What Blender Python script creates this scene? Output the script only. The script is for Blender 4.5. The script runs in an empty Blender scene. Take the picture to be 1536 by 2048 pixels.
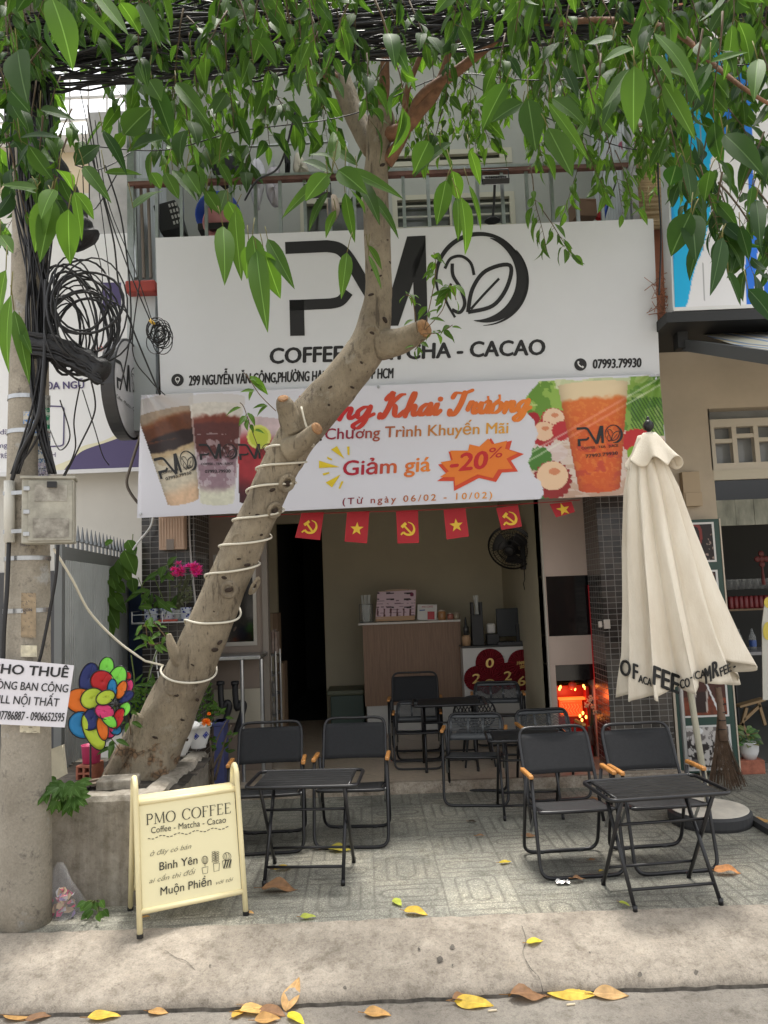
import bpy, math, random
import numpy as np
from mathutils import Vector, Matrix
C = bpy.context.scene.collection
R = math.radians
random.seed(7)
np.random.seed(7)
# ------------------------------------------------------------------ camera
F, CX, CY = 1538.0, 768.0, 1024.0          # focal length and centre, in pixels of the 1536 x 2048 photograph
PITCH, ROLL, EYE = R(5.8), R(2.2), 1.6
FW = Vector((0, math.cos(PITCH), math.sin(PITCH)))
UP0 = Vector((0, -math.sin(PITCH), math.cos(PITCH)))
RT0 = Vector((1, 0, 0))
UX = RT0 * math.cos(ROLL) - UP0 * math.sin(ROLL)
UY = RT0 * math.sin(ROLL) + UP0 * math.cos(ROLL)
CAM = Vector((0, 0, EYE))
cd = bpy.data.cameras.new('camera')
cam = bpy.data.objects.new('camera', cd)
C.objects.link(cam)
cd.sensor_fit = 'VERTICAL'
cd.sensor_height = 36.0
cd.sensor_width = 27.0
cd.lens = F / 2048 * 36
cd.clip_start, cd.clip_end = 0.05, 900
m = Matrix.Identity(4)
for i in range(3):
 m[i][0], m[i][1], m[i][2], m[i][3] = UX[i], UY[i], -FW[i], CAM[i]
cam.matrix_world = m
bpy.context.scene.camera = cam
# ------------------------------------------------------------------ sky, sun, exposure
SUN_EL, SUN_AZ = R(76), R(10)              # high behind the house, so its front and the footpath lie in open shade
wd = bpy.data.worlds.new('World')
bpy.context.scene.world = wd
wd.use_nodes = True
nt = wd.node_tree
nt.nodes.clear()
sk = nt.nodes.new('ShaderNodeTexSky')
sk.sky_type = 'NISHITA'
sk.sun_disc = False
sk.sun_elevation = SUN_EL
sk.sun_rotation = SUN_AZ
sk.air_density, sk.dust_density, sk.ozone_density = 1.0, 4.0, 1.0
hs = nt.nodes.new('ShaderNodeHueSaturation')
hs.inputs['Saturation'].default_value = 0.10
bg = nt.nodes.new('ShaderNodeBackground')
bg.inputs['Strength'].default_value = 0.15
wo = nt.nodes.new('ShaderNodeOutputWorld')
nt.links.new(sk.outputs[0], hs.inputs['Color'])
nt.links.new(hs.outputs[0], bg.inputs['Color'])
nt.links.new(bg.outputs[0], wo.inputs['Surface'])
sl = bpy.data.lights.new('sun', 'SUN')
sl.energy, sl.angle, sl.color = 3.2, R(11), (1.0, 0.95, 0.88)
so = bpy.data.objects.new('sun', sl)
C.objects.link(so)
sd = Vector((math.sin(SUN_AZ) * math.cos(SUN_EL), math.cos(SUN_AZ) * math.cos(SUN_EL), math.sin(SUN_EL)))
so.rotation_euler = sd.to_track_quat('Z', 'Y').to_euler()
so.location = (0, -5, 12)
vs_ = bpy.context.scene.view_settings
vs_.view_transform, vs_.look, vs_.exposure, vs_.gamma, vs_.use_curve_mapping = 'Standard', 'None', 1.5, 1.0, False
bpy.context.scene.cycles.max_bounces = 8
bpy.context.scene.cycles.transparent_max_bounces = 12
# ------------------------------------------------------------------ helpers: pixels to points
def ray(px, py):
 u, v = (px - CX) / F, -(py - CY) / F
 return FW + UX * u + UY * v
def W(px, py, Y):                          # point seen at that pixel, on the plane y = Y
 d = ray(px, py)
 return CAM + d * (Y / d.y)
def G(px, py, z=0.0):                      # point seen at that pixel, on the plane z
 d = ray(px, py)
 return CAM + d * ((z - EYE) / d.z)
def PX(p):
 d = Vector(p) - CAM
 k = d.dot(FW)
 return CX + F * d.dot(UX) / k, CY - F * d.dot(UY) / k
def s2l(c):                                # sRGB 0..255 to linear
 o = []
 for x in c[:3]:
  x = x / 255.0
  o.append(x / 12.92 if x <= 0.04045 else ((x + 0.055) / 1.055) ** 2.4)
 return tuple(o)
def ysurf(Y, lift=0.003):                  # pixel -> point on an upright plane facing the street
 return lambda x, y, l=0.0: W(x, y, Y - lift - l)
def psurf(p0, n, lift=0.003):              # pixel -> point on any plane
 p0, n = Vector(p0), Vector(n).normalized()
 if n.dot(CAM - p0) < 0: n = -n
 def f(x, y, l=0.0):
  d = ray(x, y)
  return CAM + d * ((p0 + n * (lift + l) - CAM).dot(n) / d.dot(n))
 return f
# ------------------------------------------------------------------ helpers: materials
MATS = {}
def mat(name, col, rough=0.6, metal=0.0, var=0.0, scale=5.0, bump=0.0, bscale=60.0, spec=0.5, col2=None, stretch=(1, 1, 1), detail=5, em=None, coat=0):
 if name in MATS: return MATS[name]
 M = bpy.data.materials.new(name)
 M.use_nodes = True
 n, L = M.node_tree.nodes, M.node_tree.links
 b = n['Principled BSDF']
 b.inputs['Roughness'].default_value = rough
 b.inputs['Metallic'].default_value = metal
 b.inputs['Specular IOR Level'].default_value = spec
 b.inputs['Base Color'].default_value = (*col, 1)
 if coat: b.inputs['Coat Weight'].default_value = coat
 if var or bump or col2:
  tc = n.new('ShaderNodeTexCoord')
  mp = n.new('ShaderNodeMapping')
  mp.inputs['Scale'].default_value = stretch
  L.new(tc.outputs['Object'], mp.inputs['Vector'])
  if var or col2:
   t = n.new('ShaderNodeTexNoise')
   t.inputs['Scale'].default_value = scale
   t.inputs['Detail'].default_value = detail
   t.inputs['Roughness'].default_value = 0.65
   L.new(mp.outputs[0], t.inputs['Vector'])
   r = n.new('ShaderNodeValToRGB')
   a = col if col2 else tuple(x * (1 - var) for x in col)
   c = col2 if col2 else tuple(min(1, x * (1 + var)) for x in col)
   r.color_ramp.elements[0].color = (*a, 1)
   r.color_ramp.elements[1].color = (*c, 1)
   r.color_ramp.elements[0].position, r.color_ramp.elements[1].position = 0.32, 0.68
   L.new(t.outputs['Fac'], r.inputs['Fac'])
   L.new(r.outputs['Color'], b.inputs['Base Color'])
  if bump:
   t2 = n.new('ShaderNodeTexNoise')
   t2.inputs['Scale'].default_value = bscale
   t2.inputs['Detail'].default_value = 4
   L.new(mp.outputs[0], t2.inputs['Vector'])
   bp = n.new('ShaderNodeBump')
   bp.inputs['Strength'].default_value = bump
   bp.inputs['Distance'].default_value = 0.01
   L.new(t2.outputs['Fac'], bp.inputs['Height'])
   L.new(bp.outputs['Normal'], b.inputs['Normal'])
 if em:
  b.inputs['Emission Color'].default_value = (*em[0], 1)
  b.inputs['Emission Strength'].default_value = em[1]
 MATS[name] = M
 return M
def amat(name, rough=0.5, spec=0.5, transl=0.0, var=0.0, vscale=20, bump=0, alpha=None):    # colour from the mesh's own print / leaf colour
 if name in MATS: return MATS[name]
 M = bpy.data.materials.new(name)
 M.use_nodes = True
 n, L = M.node_tree.nodes, M.node_tree.links
 b = n['Principled BSDF']
 b.inputs['Roughness'].default_value = rough
 b.inputs['Specular IOR Level'].default_value = spec
 a = n.new('ShaderNodeAttribute')
 a.attribute_name = 'Col'
 src = a.outputs['Color']
 if var:
  t = n.new('ShaderNodeTexNoise'); t.inputs['Scale'].default_value = vscale; t.inputs['Detail'].default_value = 4
  tc = n.new('ShaderNodeTexCoord'); L.new(tc.outputs['Object'], t.inputs['Vector'])
  mr = n.new('ShaderNodeMapRange')
  mr.inputs['From Min'].default_value, mr.inputs['From Max'].default_value = 0.3, 0.7
  mr.inputs['To Min'].default_value, mr.inputs['To Max'].default_value = 1 - var, 1 + var
  L.new(t.outputs['Fac'], mr.inputs['Value'])
  mx = n.new('ShaderNodeVectorMath'); mx.operation = 'SCALE'
  L.new(src, mx.inputs[0]); L.new(mr.outputs[0], mx.inputs['Scale'])
  src = mx.outputs[0]
  if bump:
   bp = n.new('ShaderNodeBump'); bp.inputs['Strength'].default_value = bump; bp.inputs['Distance'].default_value = 0.004
   L.new(t.outputs['Fac'], bp.inputs['Height']); L.new(bp.outputs['Normal'], b.inputs['Normal'])
 L.new(src, b.inputs['Base Color'])
 if transl:
  tr = n.new('ShaderNodeBsdfTranslucent')
  g = n.new('ShaderNodeMix'); g.data_type = 'RGBA'; g.blend_type = 'MULTIPLY'; g.inputs['Factor'].default_value = 1
  L.new(src, g.inputs[6]); g.inputs[7].default_value = (2.6, 2.6, 1.0, 1)
  L.new(g.outputs[2], tr.inputs['Color'])
  ms = n.new('ShaderNodeMixShader'); ms.inputs['Fac'].default_value = transl
  o = n['Material Output']
  L.new(b.outputs[0], ms.inputs[1]); L.new(tr.outputs[0], ms.inputs[2]); L.new(ms.outputs[0], o.inputs['Surface'])
 MATS[name] = M
 return M
def glassmat(name, tint=(1, 1, 1), alpha=0.25, rough=0.05):
 if name in MATS: return MATS[name]
 M = bpy.data.materials.new(name); M.use_nodes = True
 b = M.node_tree.nodes['Principled BSDF']
 b.inputs['Base Color'].default_value = (*tint, 1); b.inputs['Roughness'].default_value = rough; b.inputs['Alpha'].default_value = alpha
 MATS[name] = M
 return M
# ------------------------------------------------------------------ helpers: meshes
def frame(d):
 d = Vector(d).normalized()
 a = Vector((0, 0, 1)) if abs(d.z) < 0.9 else Vector((1, 0, 0))
 u = d.cross(a).normalized()
 return u, u.cross(d).normalized(), d
class MB:
 def __init__(s):
  s.v, s.f, s.m, s.c = [], [], [], []
 def add(s, vs, fs, m=0, c=None):
  o = len(s.v)
  s.v.extend(tuple(v) for v in vs)
  for i, f in enumerate(fs):
   s.f.append(tuple(o + k for k in f)); s.m.append(m)
   s.c.append(None if c is None else (c if not isinstance(c, list) else [c[k] for k in f]))
  return s
 def box(s, c, d, rz=0.0, m=0, rot=None):
  c = Vector(c)
  M = rot if rot else Matrix.Rotation(rz, 3, 'Z')
  vs = [c + M @ Vector((x * d[0] / 2, y * d[1] / 2, z * d[2] / 2)) for x in (-1, 1) for y in (-1, 1) for z in (-1, 1)]
  return s.add(vs, [(0, 1, 3, 2), (4, 6, 7, 5), (0, 4, 5, 1), (2, 3, 7, 6), (0, 2, 6, 4), (1, 5, 7, 3)], m)
 def bb(s, a, b, m=0):
  a, b = Vector(a), Vector(b)
  return s.box((a + b) / 2, (abs(b.x - a.x), abs(b.y - a.y), abs(b.z - a.z)), m=m)
 def bar(s, p, q, w, h=None, m=0, up=None):
  p, q = Vector(p), Vector(q)
  u, v, d = frame(q - p)
  if up is not None:
   u = d.cross(Vector(up)).normalized(); v = u.cross(d).normalized()
  h = h or w
  vs = [e + u * (a * w / 2) + v * (b * h / 2) for e in (p, q) for a, b in ((-1, -1), (1, -1), (1, 1), (-1, 1))]
  return s.add(vs, [(0, 1, 2, 3), (7, 6, 5, 4), (0, 4, 5, 1), (1, 5, 6, 2), (2, 6, 7, 3), (3, 7, 4, 0)], m)
 def tube(s, pts, r, n=8, closed=False, m=0, c=None, caps=True, rough=0, seed=1):
  pts = [Vector(p) for p in pts]
  k = len(pts)
  rs = r if isinstance(r, (list, tuple)) else [r] * k
  rnd = random.Random(seed)
  vs, u = [], None
  for i, p in enumerate(pts):
   a = pts[i - 1] if i or closed else p
   b = pts[(i + 1) % k] if i < k - 1 or closed else p
   d = (b - a).normalized()
   if u is None: u = frame(d)[0]
   u = (u - d * u.dot(d)).normalized()
   w = d.cross(u)
   for j in range(n):
    t = 2 * math.pi * j / n
    rr = rs[i] * (1 + (rnd.uniform(-rough, rough) if rough else 0))
    vs.append(p + u * (math.cos(t) * rr) + w * (math.sin(t) * rr))
  fs = []
  for i in range(k if closed else k - 1):
   for j in range(n):
    a, b = i * n + j, i * n + (j + 1) % n
    e, g = ((i + 1) % k) * n + j, ((i + 1) % k) * n + (j + 1) % n
    fs.append((a, b, g, e))
  if caps and not closed:
   fs.append(tuple(range(n - 1, -1, -1))); fs.append(tuple((k - 1) * n + j for j in range(n)))
  return s.add(vs, fs, m, c)
 def lathe(s, prof, n=20, c=(0, 0, 0), m=0, M=None, capb=True, capt=True):
  c = Vector(c)
  vs = []
  for r, z in prof:
   for j in range(n):
    t = 2 * math.pi * j / n
    p = Vector((r * math.cos(t), r * math.sin(t), z))
    vs.append(c + (M @ p if M else p))
  k = len(prof)
  fs = [(i * n + j, i * n + (j + 1) % n, (i + 1) * n + (j + 1) % n, (i + 1) * n + j) for i in range(k - 1) for j in range(n)]
  if capb: fs.append(tuple(range(n - 1, -1, -1)))
  if capt: fs.append(tuple((k - 1) * n + j for j in range(n)))
  return s.add(vs, fs, m)
 def ell(s, c, r, n=12, m=0, M=None):
  k = max(5, n // 2)
  c = Vector(c)
  r = (r, r, r) if not isinstance(r, (tuple, list)) else r
  vs = []
  for i in range(k + 1):
   a = math.pi * i / k - math.pi / 2
   for j in range(n):
    t = 2 * math.pi * j / n
    p = Vector((r[0] * math.cos(a) * math.cos(t), r[1] * math.cos(a) * math.sin(t), r[2] * math.sin(a)))
    vs.append(c + (M @ p if M else p))
  return s.add(vs, [(i * n + j, i * n + (j + 1) % n, (i + 1) * n + (j + 1) % n, (i + 1) * n + j) for i in range(k) for j in range(n)], m)
 def sheet(s, rows, m=0, cols=None):
  nv = len(rows[0])
  vs = [p for r in rows for p in r]
  fs = [(i * nv + j, i * nv + j + 1, (i + 1) * nv + j + 1, (i + 1) * nv + j) for i in range(len(rows) - 1) for j in range(nv - 1)]
  return s.add(vs, fs, m, cols)
 def slab(s, pts, d, m=0):              # flat outline pushed back by the vector d
  n = len(pts)
  d = Vector(d)
  vs = [Vector(p) for p in pts] + [Vector(p) + d for p in pts]
  fs = [tuple(range(n)), tuple(range(2 * n - 1, n - 1, -1))] + [(i, (i + 1) % n + 0, (i + 1) % n + n, i + n) for i in range(n)]
  return s.add(vs, fs, m)
 def build(s, name, mats, parent=None, smooth=False, bevel=0.0, origin=None, sub=0):
  o = Vector(origin) if origin is not None else Vector((0, 0, 0))
  if parent is not None:
   q = parent
   while q is not None:
    o = o + q.location; q = q.parent
  me = bpy.data.meshes.new(name)
  me.from_pydata([(v[0] - o.x, v[1] - o.y, v[2] - o.z) for v in s.v], [], s.f)
  mats = mats if isinstance(mats, (list, tuple)) else [mats]
  for q in mats: me.materials.append(q)
  me.polygons.foreach_set('material_index', s.m)
  if smooth: me.polygons.foreach_set('use_smooth', [True] * len(s.f))
  if any(c is not None for c in s.c):
   at = me.color_attributes.new('Col', 'FLOAT_COLOR', 'CORNER')
   buf = []
   for f, c in zip(s.f, s.c):
    for k in range(len(f)):
     q = (0.5, 0.5, 0.5) if c is None else (c[k] if isinstance(c, list) else c)
     buf.extend((q[0], q[1], q[2], 1.0))
   at.data.foreach_set('color', buf)
  me.update()
  ob = bpy.data.objects.new(name, me)
  C.objects.link(ob)
  if parent is not None: ob.parent = parent
  elif origin is not None: ob.location = origin
  if sub:
   q = ob.modifiers.new('smooth', 'SUBSURF'); q.levels = q.render_levels = sub
  if bevel:
   q = ob.modifiers.new('edge', 'BEVEL'); q.width = bevel; q.segments = 2; q.limit_method = 'ANGLE'; q.angle_limit = R(40)
  return ob
def tag(o, label, cat, group=None):
 o['label'] = label; o['category'] = cat
 if group: o['group'] = group
 return o
def T(name, label, cat, loc=(0, 0, 0), group=None):
 o = bpy.data.objects.new(name, None)
 o.empty_display_size = 0.1
 C.objects.link(o)
 o.location = loc
 return tag(o, label, cat, group)
def struct(o):
 o['kind'] = 'structure'
 return o
def dup(root, loc, rz, label, group=None):
 r = root.copy(); C.objects.link(r); r.location = loc; r.rotation_euler = (0, 0, rz); r['label'] = label
 if group: r['group'] = group
 for ch in list(root.children):
  c = ch.copy(); C.objects.link(c); c.parent = r
  for g in list(ch.children):
   d = g.copy(); C.objects.link(d); d.parent = c
 return r
def spline(pts, n=8, closed=False):        # Catmull-Rom through points (tuples of any length)
 P = [np.array(p, float) for p in pts]
 out = []
 k = len(P)
 for i in range(k if closed else k - 1):
  if closed: a, b, c, d = P[i - 1], P[i], P[(i + 1) % k], P[(i + 2) % k]
  else: a, b, c, d = P[max(i - 1, 0)], P[i], P[i + 1], P[min(i + 2, k - 1)]
  for j in range(n):
   t = j / n
   out.append(0.5 * ((2 * b) + (c - a) * t + (2 * a - 5 * b + 4 * c - d) * t * t + (3 * b - a - 3 * c + d) * t ** 3))
 if not closed: out.append(P[-1])
 return out
def vnoise(x, y, seed=0):                  # smooth value noise on numpy arrays
 x, y = np.asarray(x, float), np.asarray(y, float)
 xi, yi = np.floor(x), np.floor(y)
 fx, fy = x - xi, y - yi
 fx, fy = fx * fx * (3 - 2 * fx), fy * fy * (3 - 2 * fy)
 def h(a, b):
  q = np.sin(a * 127.1 + b * 311.7 + seed * 74.7) * 43758.5453
  return q - np.floor(q)
 return (h(xi, yi) * (1 - fx) + h(xi + 1, yi) * fx) * (1 - fy) + (h(xi, yi + 1) * (1 - fx) + h(xi + 1, yi + 1) * fx) * fy
def fbm(x, y, seed=0, o=4):
 return sum(vnoise(x * 2 ** k, y * 2 ** k, seed + k) / 2 ** (k + 1) for k in range(o))
def lin(a):                                # sRGB 0..255 array to linear
 a = np.clip(np.asarray(a, float) / 255.0, 0, 1)
 return np.where(a <= 0.04045, a / 12.92, ((a + 0.055) / 1.055) ** 2.4)
def printed(name, corners, nu, nv, surf, paint, material, parent, gain=1.0):
 # a printed sheet: a fine grid between four pixel corners (TL TR BR BL), coloured like the print
 a, b, c, d = [np.array(q, float) for q in corners]
 s, t = np.meshgrid(np.linspace(0, 1, nu + 1), np.linspace(0, 1, nv + 1))
 s, t = s[..., None], t[..., None]
 P = (a * (1 - s) + b * s) * (1 - t) + (d * (1 - s) + c * s) * t
 X, Y = P[..., 0], P[..., 1]
 col = lin(paint(X, Y)) * gain
 vs = [surf(x, y) for x, y in zip(X.ravel(), Y.ravel())]
 k = nu + 1
 fs = [(i * k + j, (i + 1) * k + j, (i + 1) * k + j + 1, i * k + j + 1) for i in range(nv) for j in range(nu)]
 o = Vector((0, 0, 0)); q = parent
 while q is not None: o = o + q.location; q = q.parent
 me = bpy.data.meshes.new(name)
 me.from_pydata([tuple(v - o) for v in vs], [], fs)
 me.materials.append(material)
 at = me.color_attributes.new('Col', 'FLOAT_COLOR', 'POINT')
 at.data.foreach_set('color', np.concatenate([col.reshape(-1, 3), np.ones((col.shape[0] * col.shape[1], 1))], 1).ravel())
 me.polygons.foreach_set('use_smooth', [True] * len(fs))
 ob = bpy.data.objects.new(name, me); C.objects.link(ob); ob.parent = parent
 return ob
# ------------------------------------------------------------------ helpers: lettering
_TX = {}
HORN = dict(zip('ơờớởỡợƠỜỚỞỠỢ', 'oòóỏõọOÒÓỎÕỌ'))
def text2d(s, bold=0.0, space=1.0):
 k = (s, space)
 if k in _TX: return _TX[k]
 def raw(t):
  cu = bpy.data.curves.new('lettering', 'FONT')
  cu.body = t; cu.size = 1.0; cu.resolution_u = 3; cu.space_character = space
  ob = bpy.data.objects.new('lettering', cu); C.objects.link(ob)
  me = bpy.data.meshes.new_from_object(ob.evaluated_get(bpy.context.evaluated_depsgraph_get()))
  r = [(v.co.x, v.co.y) for v in me.vertices], [tuple(p.vertices) for p in me.polygons]
  bpy.data.objects.remove(ob); bpy.data.curves.remove(cu); bpy.data.meshes.remove(me)
  return r
 t = ''.join(HORN.get(c, c) for c in s)
 V, Fc = raw(t)
 for i, c in enumerate(s):              # the hook of the Vietnamese o is added as its own small stroke
  if c in HORN:
   x = max(v[0] for v in raw(t[:i + 1])[0]); h = .68 if c.isupper() else .46; o = len(V)
   V += [(x - .085, h - .055), (x - .02, h - .105), (x + .04, h + .03), (x + .035, h + .10), (x - .03, h + .10), (x - .025, h + .02)]
   Fc += [(o, o + 1, o + 2, o + 5), (o + 5, o + 2, o + 3, o + 4)]
 _TX[k] = (V, Fc)
 return _TX[k]
def put_text(mb, s, p0, p1, h, surf, m=0, bold=0.0, shear=0.0, up=None, cf=None, space=1.0):
 # baseline from pixel p0 to p1, capital height h pixels; bold thickens with slightly shifted copies
 V, Fc = text2d(s, 0.0, space)
 if not V: return
 x0, x1 = min(v[0] for v in V), max(v[0] for v in V)
 p0, p1 = np.array(p0, float), np.array(p1, float)
 b = p1 - p0
 L = np.hypot(*b)
 if up is None: up = np.array([b[1], -b[0]]) / L
 else: up = np.array(up, float) / np.hypot(*up)
 k = h / 0.727
 bo = max(0.0, bold) * k
 for n_, (ox, oy) in enumerate(((0, 0),) if bo == 0 else ((-1, 0), (1, 0), (0, .6), (0, -.6))):
  vs, cs = [], []
  for x, y in V:
   q = p0 + b * ((x - x0) / (x1 - x0)) + up * (y * k + oy * bo) + b / L * (y * k * shear + ox * bo)
   vs.append(surf(q[0], q[1], n_ * .0003))
   if cf: cs.append(cf(q[0], q[1]))
  mb.add(vs, Fc, m, cs if cf else None)
def stroke(mb, pts, w, surf, m=0, cf=None):    # flat brush stroke in pixel space
 P = [np.array(p[:2], float) for p in pts]
 k = len(P)
 ws = w if isinstance(w, (list, tuple, np.ndarray)) else [w] * k
 vs, cs = [], []
 for i in range(k):
  a, b = P[max(i - 1, 0)], P[min(i + 1, k - 1)]
  d = b - a
  d = d / (np.hypot(*d) + 1e-9)
  nn = np.array([-d[1], d[0]])
  for sg in (-1, 1):
   q = P[i] + nn * sg * ws[i] / 2
   vs.append(surf(q[0], q[1]))
   if cf: cs.append(cf(q[0], q[1]))
 mb.add(vs, [(2 * i, 2 * i + 1, 2 * i + 3, 2 * i + 2) for i in range(k - 1)], m, cs if cf else None)
def blob(mb, pts, surf, m=0, c=None):          # flat filled outline in pixel space
 mb.add([surf(p[0], p[1]) for p in pts], [tuple(range(len(pts)))], m, c)
def circ(cx, cy, rx, ry=None, n=24, a0=0, a1=360):
 ry = rx if ry is None else ry
 return [(cx + rx * math.cos(R(a0 + (a1 - a0) * i / n)), cy + ry * math.sin(R(a0 + (a1 - a0) * i / n))) for i in range(n + (a1 - a0 != 360))]
def logo(mb, o, ex, ey, surf, m=0):
 # the P-M-O mark; unit frame 475 x 200, x right, y down
 o, ex, ey = np.array(o, float), np.array(ex, float), np.array(ey, float)
 def tr(x, y, l=0.0):
  q = o + ex * (x / 475.0) + ey * (y / 200.0)
  return surf(q[0], q[1], l)
 def S(pts, w, n=6): stroke(mb, spline(pts, n) if n else pts, w, lambda x, y: tr(x, y), m)
 stroke(mb, [(0, 22), (84, 20)] + [tuple(p) for p in spline([(84, 20), (108, 26), (128, 48), (160, 105), (205, 180)], 6)][1:], 24, tr, m)
 stroke(mb, [(20, 198), (20, 126)], 29, tr, m)
 stroke(mb, [(6, 137), (88, 135)] + [tuple(p) for p in spline([(88, 135), (108, 130), (124, 112)], 5)][1:], [21, 21] + [21] * 10, tr, m)
 blob(mb, [(244, 4), (281, 3), (281, 22), (222, 182), (188, 182)], tr, m)
 blob(mb, [(253.5, 62), (281, 4), (281, 177), (255, 177)], tr, m)
 # ring of the O: thin at the left, thick at the right
 def arc(cx, cy, r, a0, a1, w0, wm, w1, n=40):
  pts = [(cx + r * math.cos(R(a0 + (a1 - a0) * i / n)), cy + r * math.sin(R(a0 + (a1 - a0) * i / n))) for i in range(n + 1)]
  ws = []
  for i in range(n + 1):
   t = i / n
   ws.append((1 - t) ** 2 * w0 + 2 * t * (1 - t) * (2 * wm - (w0 + w1) / 2) + t * t * w1)
  stroke(mb, pts, ws, tr, m)
 arc(388, 90, 88, 150, 330, 2, 9, 3)
 arc(388, 92, 84, -75, 100, 1, 23, 1)
 arc(392, 94, 91, -40, 90, 1, 6, 1)
 S([(318, 70), (330, 50), (352, 46), (370, 60), (376, 84)], [2, 7, 9, 7, 2] + [6] * 0 if False else 6)
 S([(333, 60), (334, 84), (348, 110), (356, 140), (346, 158), (330, 152)], 7)
 S([(362, 158), (372, 112), (400, 76), (448, 66), (442, 108), (412, 146), (362, 158)], 8)
 S([(368, 152), (394, 124), (426, 92)], 5)
 S([(330, 100), (318, 130), (336, 168)], 5)
def pin_icon(mb, cx, cy, r, surf, m=0, mw=1):
 blob(mb, circ(cx, cy, r), lambda x, y: surf(x, y), m)
 s2 = lambda x, y, l=0: surf(x, y, 0.002)
 stroke(mb, circ(cx, cy - r * .12, r * .33, n=18) + [circ(cx, cy - r * .12, r * .33, n=18)[0]], r * .14, s2, mw)
 stroke(mb, [(cx - r * .33, cy), (cx, cy + r * .55), (cx + r * .33, cy)], r * .14, s2, mw)
def phone_icon(mb, cx, cy, r, surf, m=0, mw=1):
 blob(mb, circ(cx, cy, r), lambda x, y: surf(x, y), m)
 s2 = lambda x, y, l=0: surf(x, y, 0.002)
 stroke(mb, [(cx - r * .42, cy - r * .35), (cx - r * .3, cy), (cx, cy + r * .3), (cx + r * .38, cy + r * .42)], r * .2, s2, mw)
 stroke(mb, [(cx - r * .46, cy - r * .42), (cx - r * .22, cy - r * .3)], r * .3, s2, mw)
 stroke(mb, [(cx + r * .24, cy + r * .26), (cx + r * .46, cy + r * .5)], r * .3, s2, mw)
# ------------------------------------------------------------------ shared materials
BLACK = mat('black_print', (0.012, 0.012, 0.014), 0.55)
WHITE = mat('white_paint', (0.72, 0.72, 0.72), 0.5, var=0.04)
PRINT = amat('print_ink', 0.45, 0.4)
LEAF = amat('leaf', 0.6, 0.18, transl=0.36)
TWIG = mat('twig', (0.10, 0.055, 0.025), 0.8, var=0.3, scale=30)
BTUBE = mat('black_tube', (0.010, 0.010, 0.012), 0.34, spec=0.5)
CABLE = mat('black_cable', (0.010, 0.010, 0.012), 0.5)
STEEL = mat('steel', (0.42, 0.43, 0.44), 0.32, metal=0.9, var=0.15, scale=12)
CONC = mat('planter_concrete', (0.20, 0.185, 0.155), 0.9, var=0.5, scale=4, bump=0.5, bscale=35, col2=(0.36, 0.335, 0.29))
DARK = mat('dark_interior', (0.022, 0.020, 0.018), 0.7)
# ================================================================== SETTING
class NB:                                  # small node builder
 def __init__(s, name):
  s.M = bpy.data.materials.new(name); s.M.use_nodes = True
  s.n, s.L = s.M.node_tree.nodes, s.M.node_tree.links
  s.b = s.n['Principled BSDF']
 def put(s, sock, x):
  if isinstance(x, (int, float)): sock.default_value = x
  elif isinstance(x, tuple): sock.default_value = x if len(x) == len(sock.default_value) else (*x, 1)
  else: s.L.new(x, sock)
 def m(s, op, a, b=None, c=None):
  q = s.n.new('ShaderNodeMath'); q.operation = op
  s.put(q.inputs[0], a)
  if b is not None: s.put(q.inputs[1], b)
  if c is not None: s.put(q.inputs[2], c)
  return q.outputs[0]
 def xyz(s, which='Object'):
  tc = s.n.new('ShaderNodeTexCoord'); se = s.n.new('ShaderNodeSeparateXYZ')
  s.L.new(tc.outputs[which], se.inputs[0]); s.co = tc.outputs[which]
  return se.outputs
 def noise(s, scale, detail=4, vec=None, rough=0.6):
  t = s.n.new('ShaderNodeTexNoise'); t.inputs['Scale'].default_value = scale; t.inputs['Detail'].default_value = detail; t.inputs['Roughness'].default_value = rough
  s.L.new(vec if vec is not None else s.co, t.inputs['Vector'])
  return t.outputs['Fac']
 def ramp(s, f, *stops):
  r = s.n.new('ShaderNodeValToRGB'); s.L.new(f, r.inputs['Fac'])
  e = r.color_ramp.elements
  while len(e) < len(stops): e.new(0.5)
  for q, (p, c) in zip(e, stops):
   q.position = p; q.color = (*c, 1) if isinstance(c, tuple) else (c, c, c, 1)
  return r.outputs['Color']
 def mix(s, f, a, b, mode='MIX'):
  q = s.n.new('ShaderNodeMix'); q.data_type = 'RGBA'; q.blend_type = mode
  s.put(q.inputs[0], f); s.put(q.inputs[6], a); s.put(q.inputs[7], b)
  return q.outputs[2]
 def bump(s, h, st=0.5, d=0.01):
  q = s.n.new('ShaderNodeBump'); q.inputs['Strength'].default_value = st; q.inputs['Distance'].default_value = d
  s.L.new(h, q.inputs['Height']); s.L.new(q.outputs[0], s.b.inputs['Normal'])
 def vec(s, x, y, z=0.0):
  q = s.n.new('ShaderNodeCombineXYZ'); s.put(q.inputs[0], x); s.put(q.inputs[1], y); s.put(q.inputs[2], z)
  return q.outputs[0]
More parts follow.
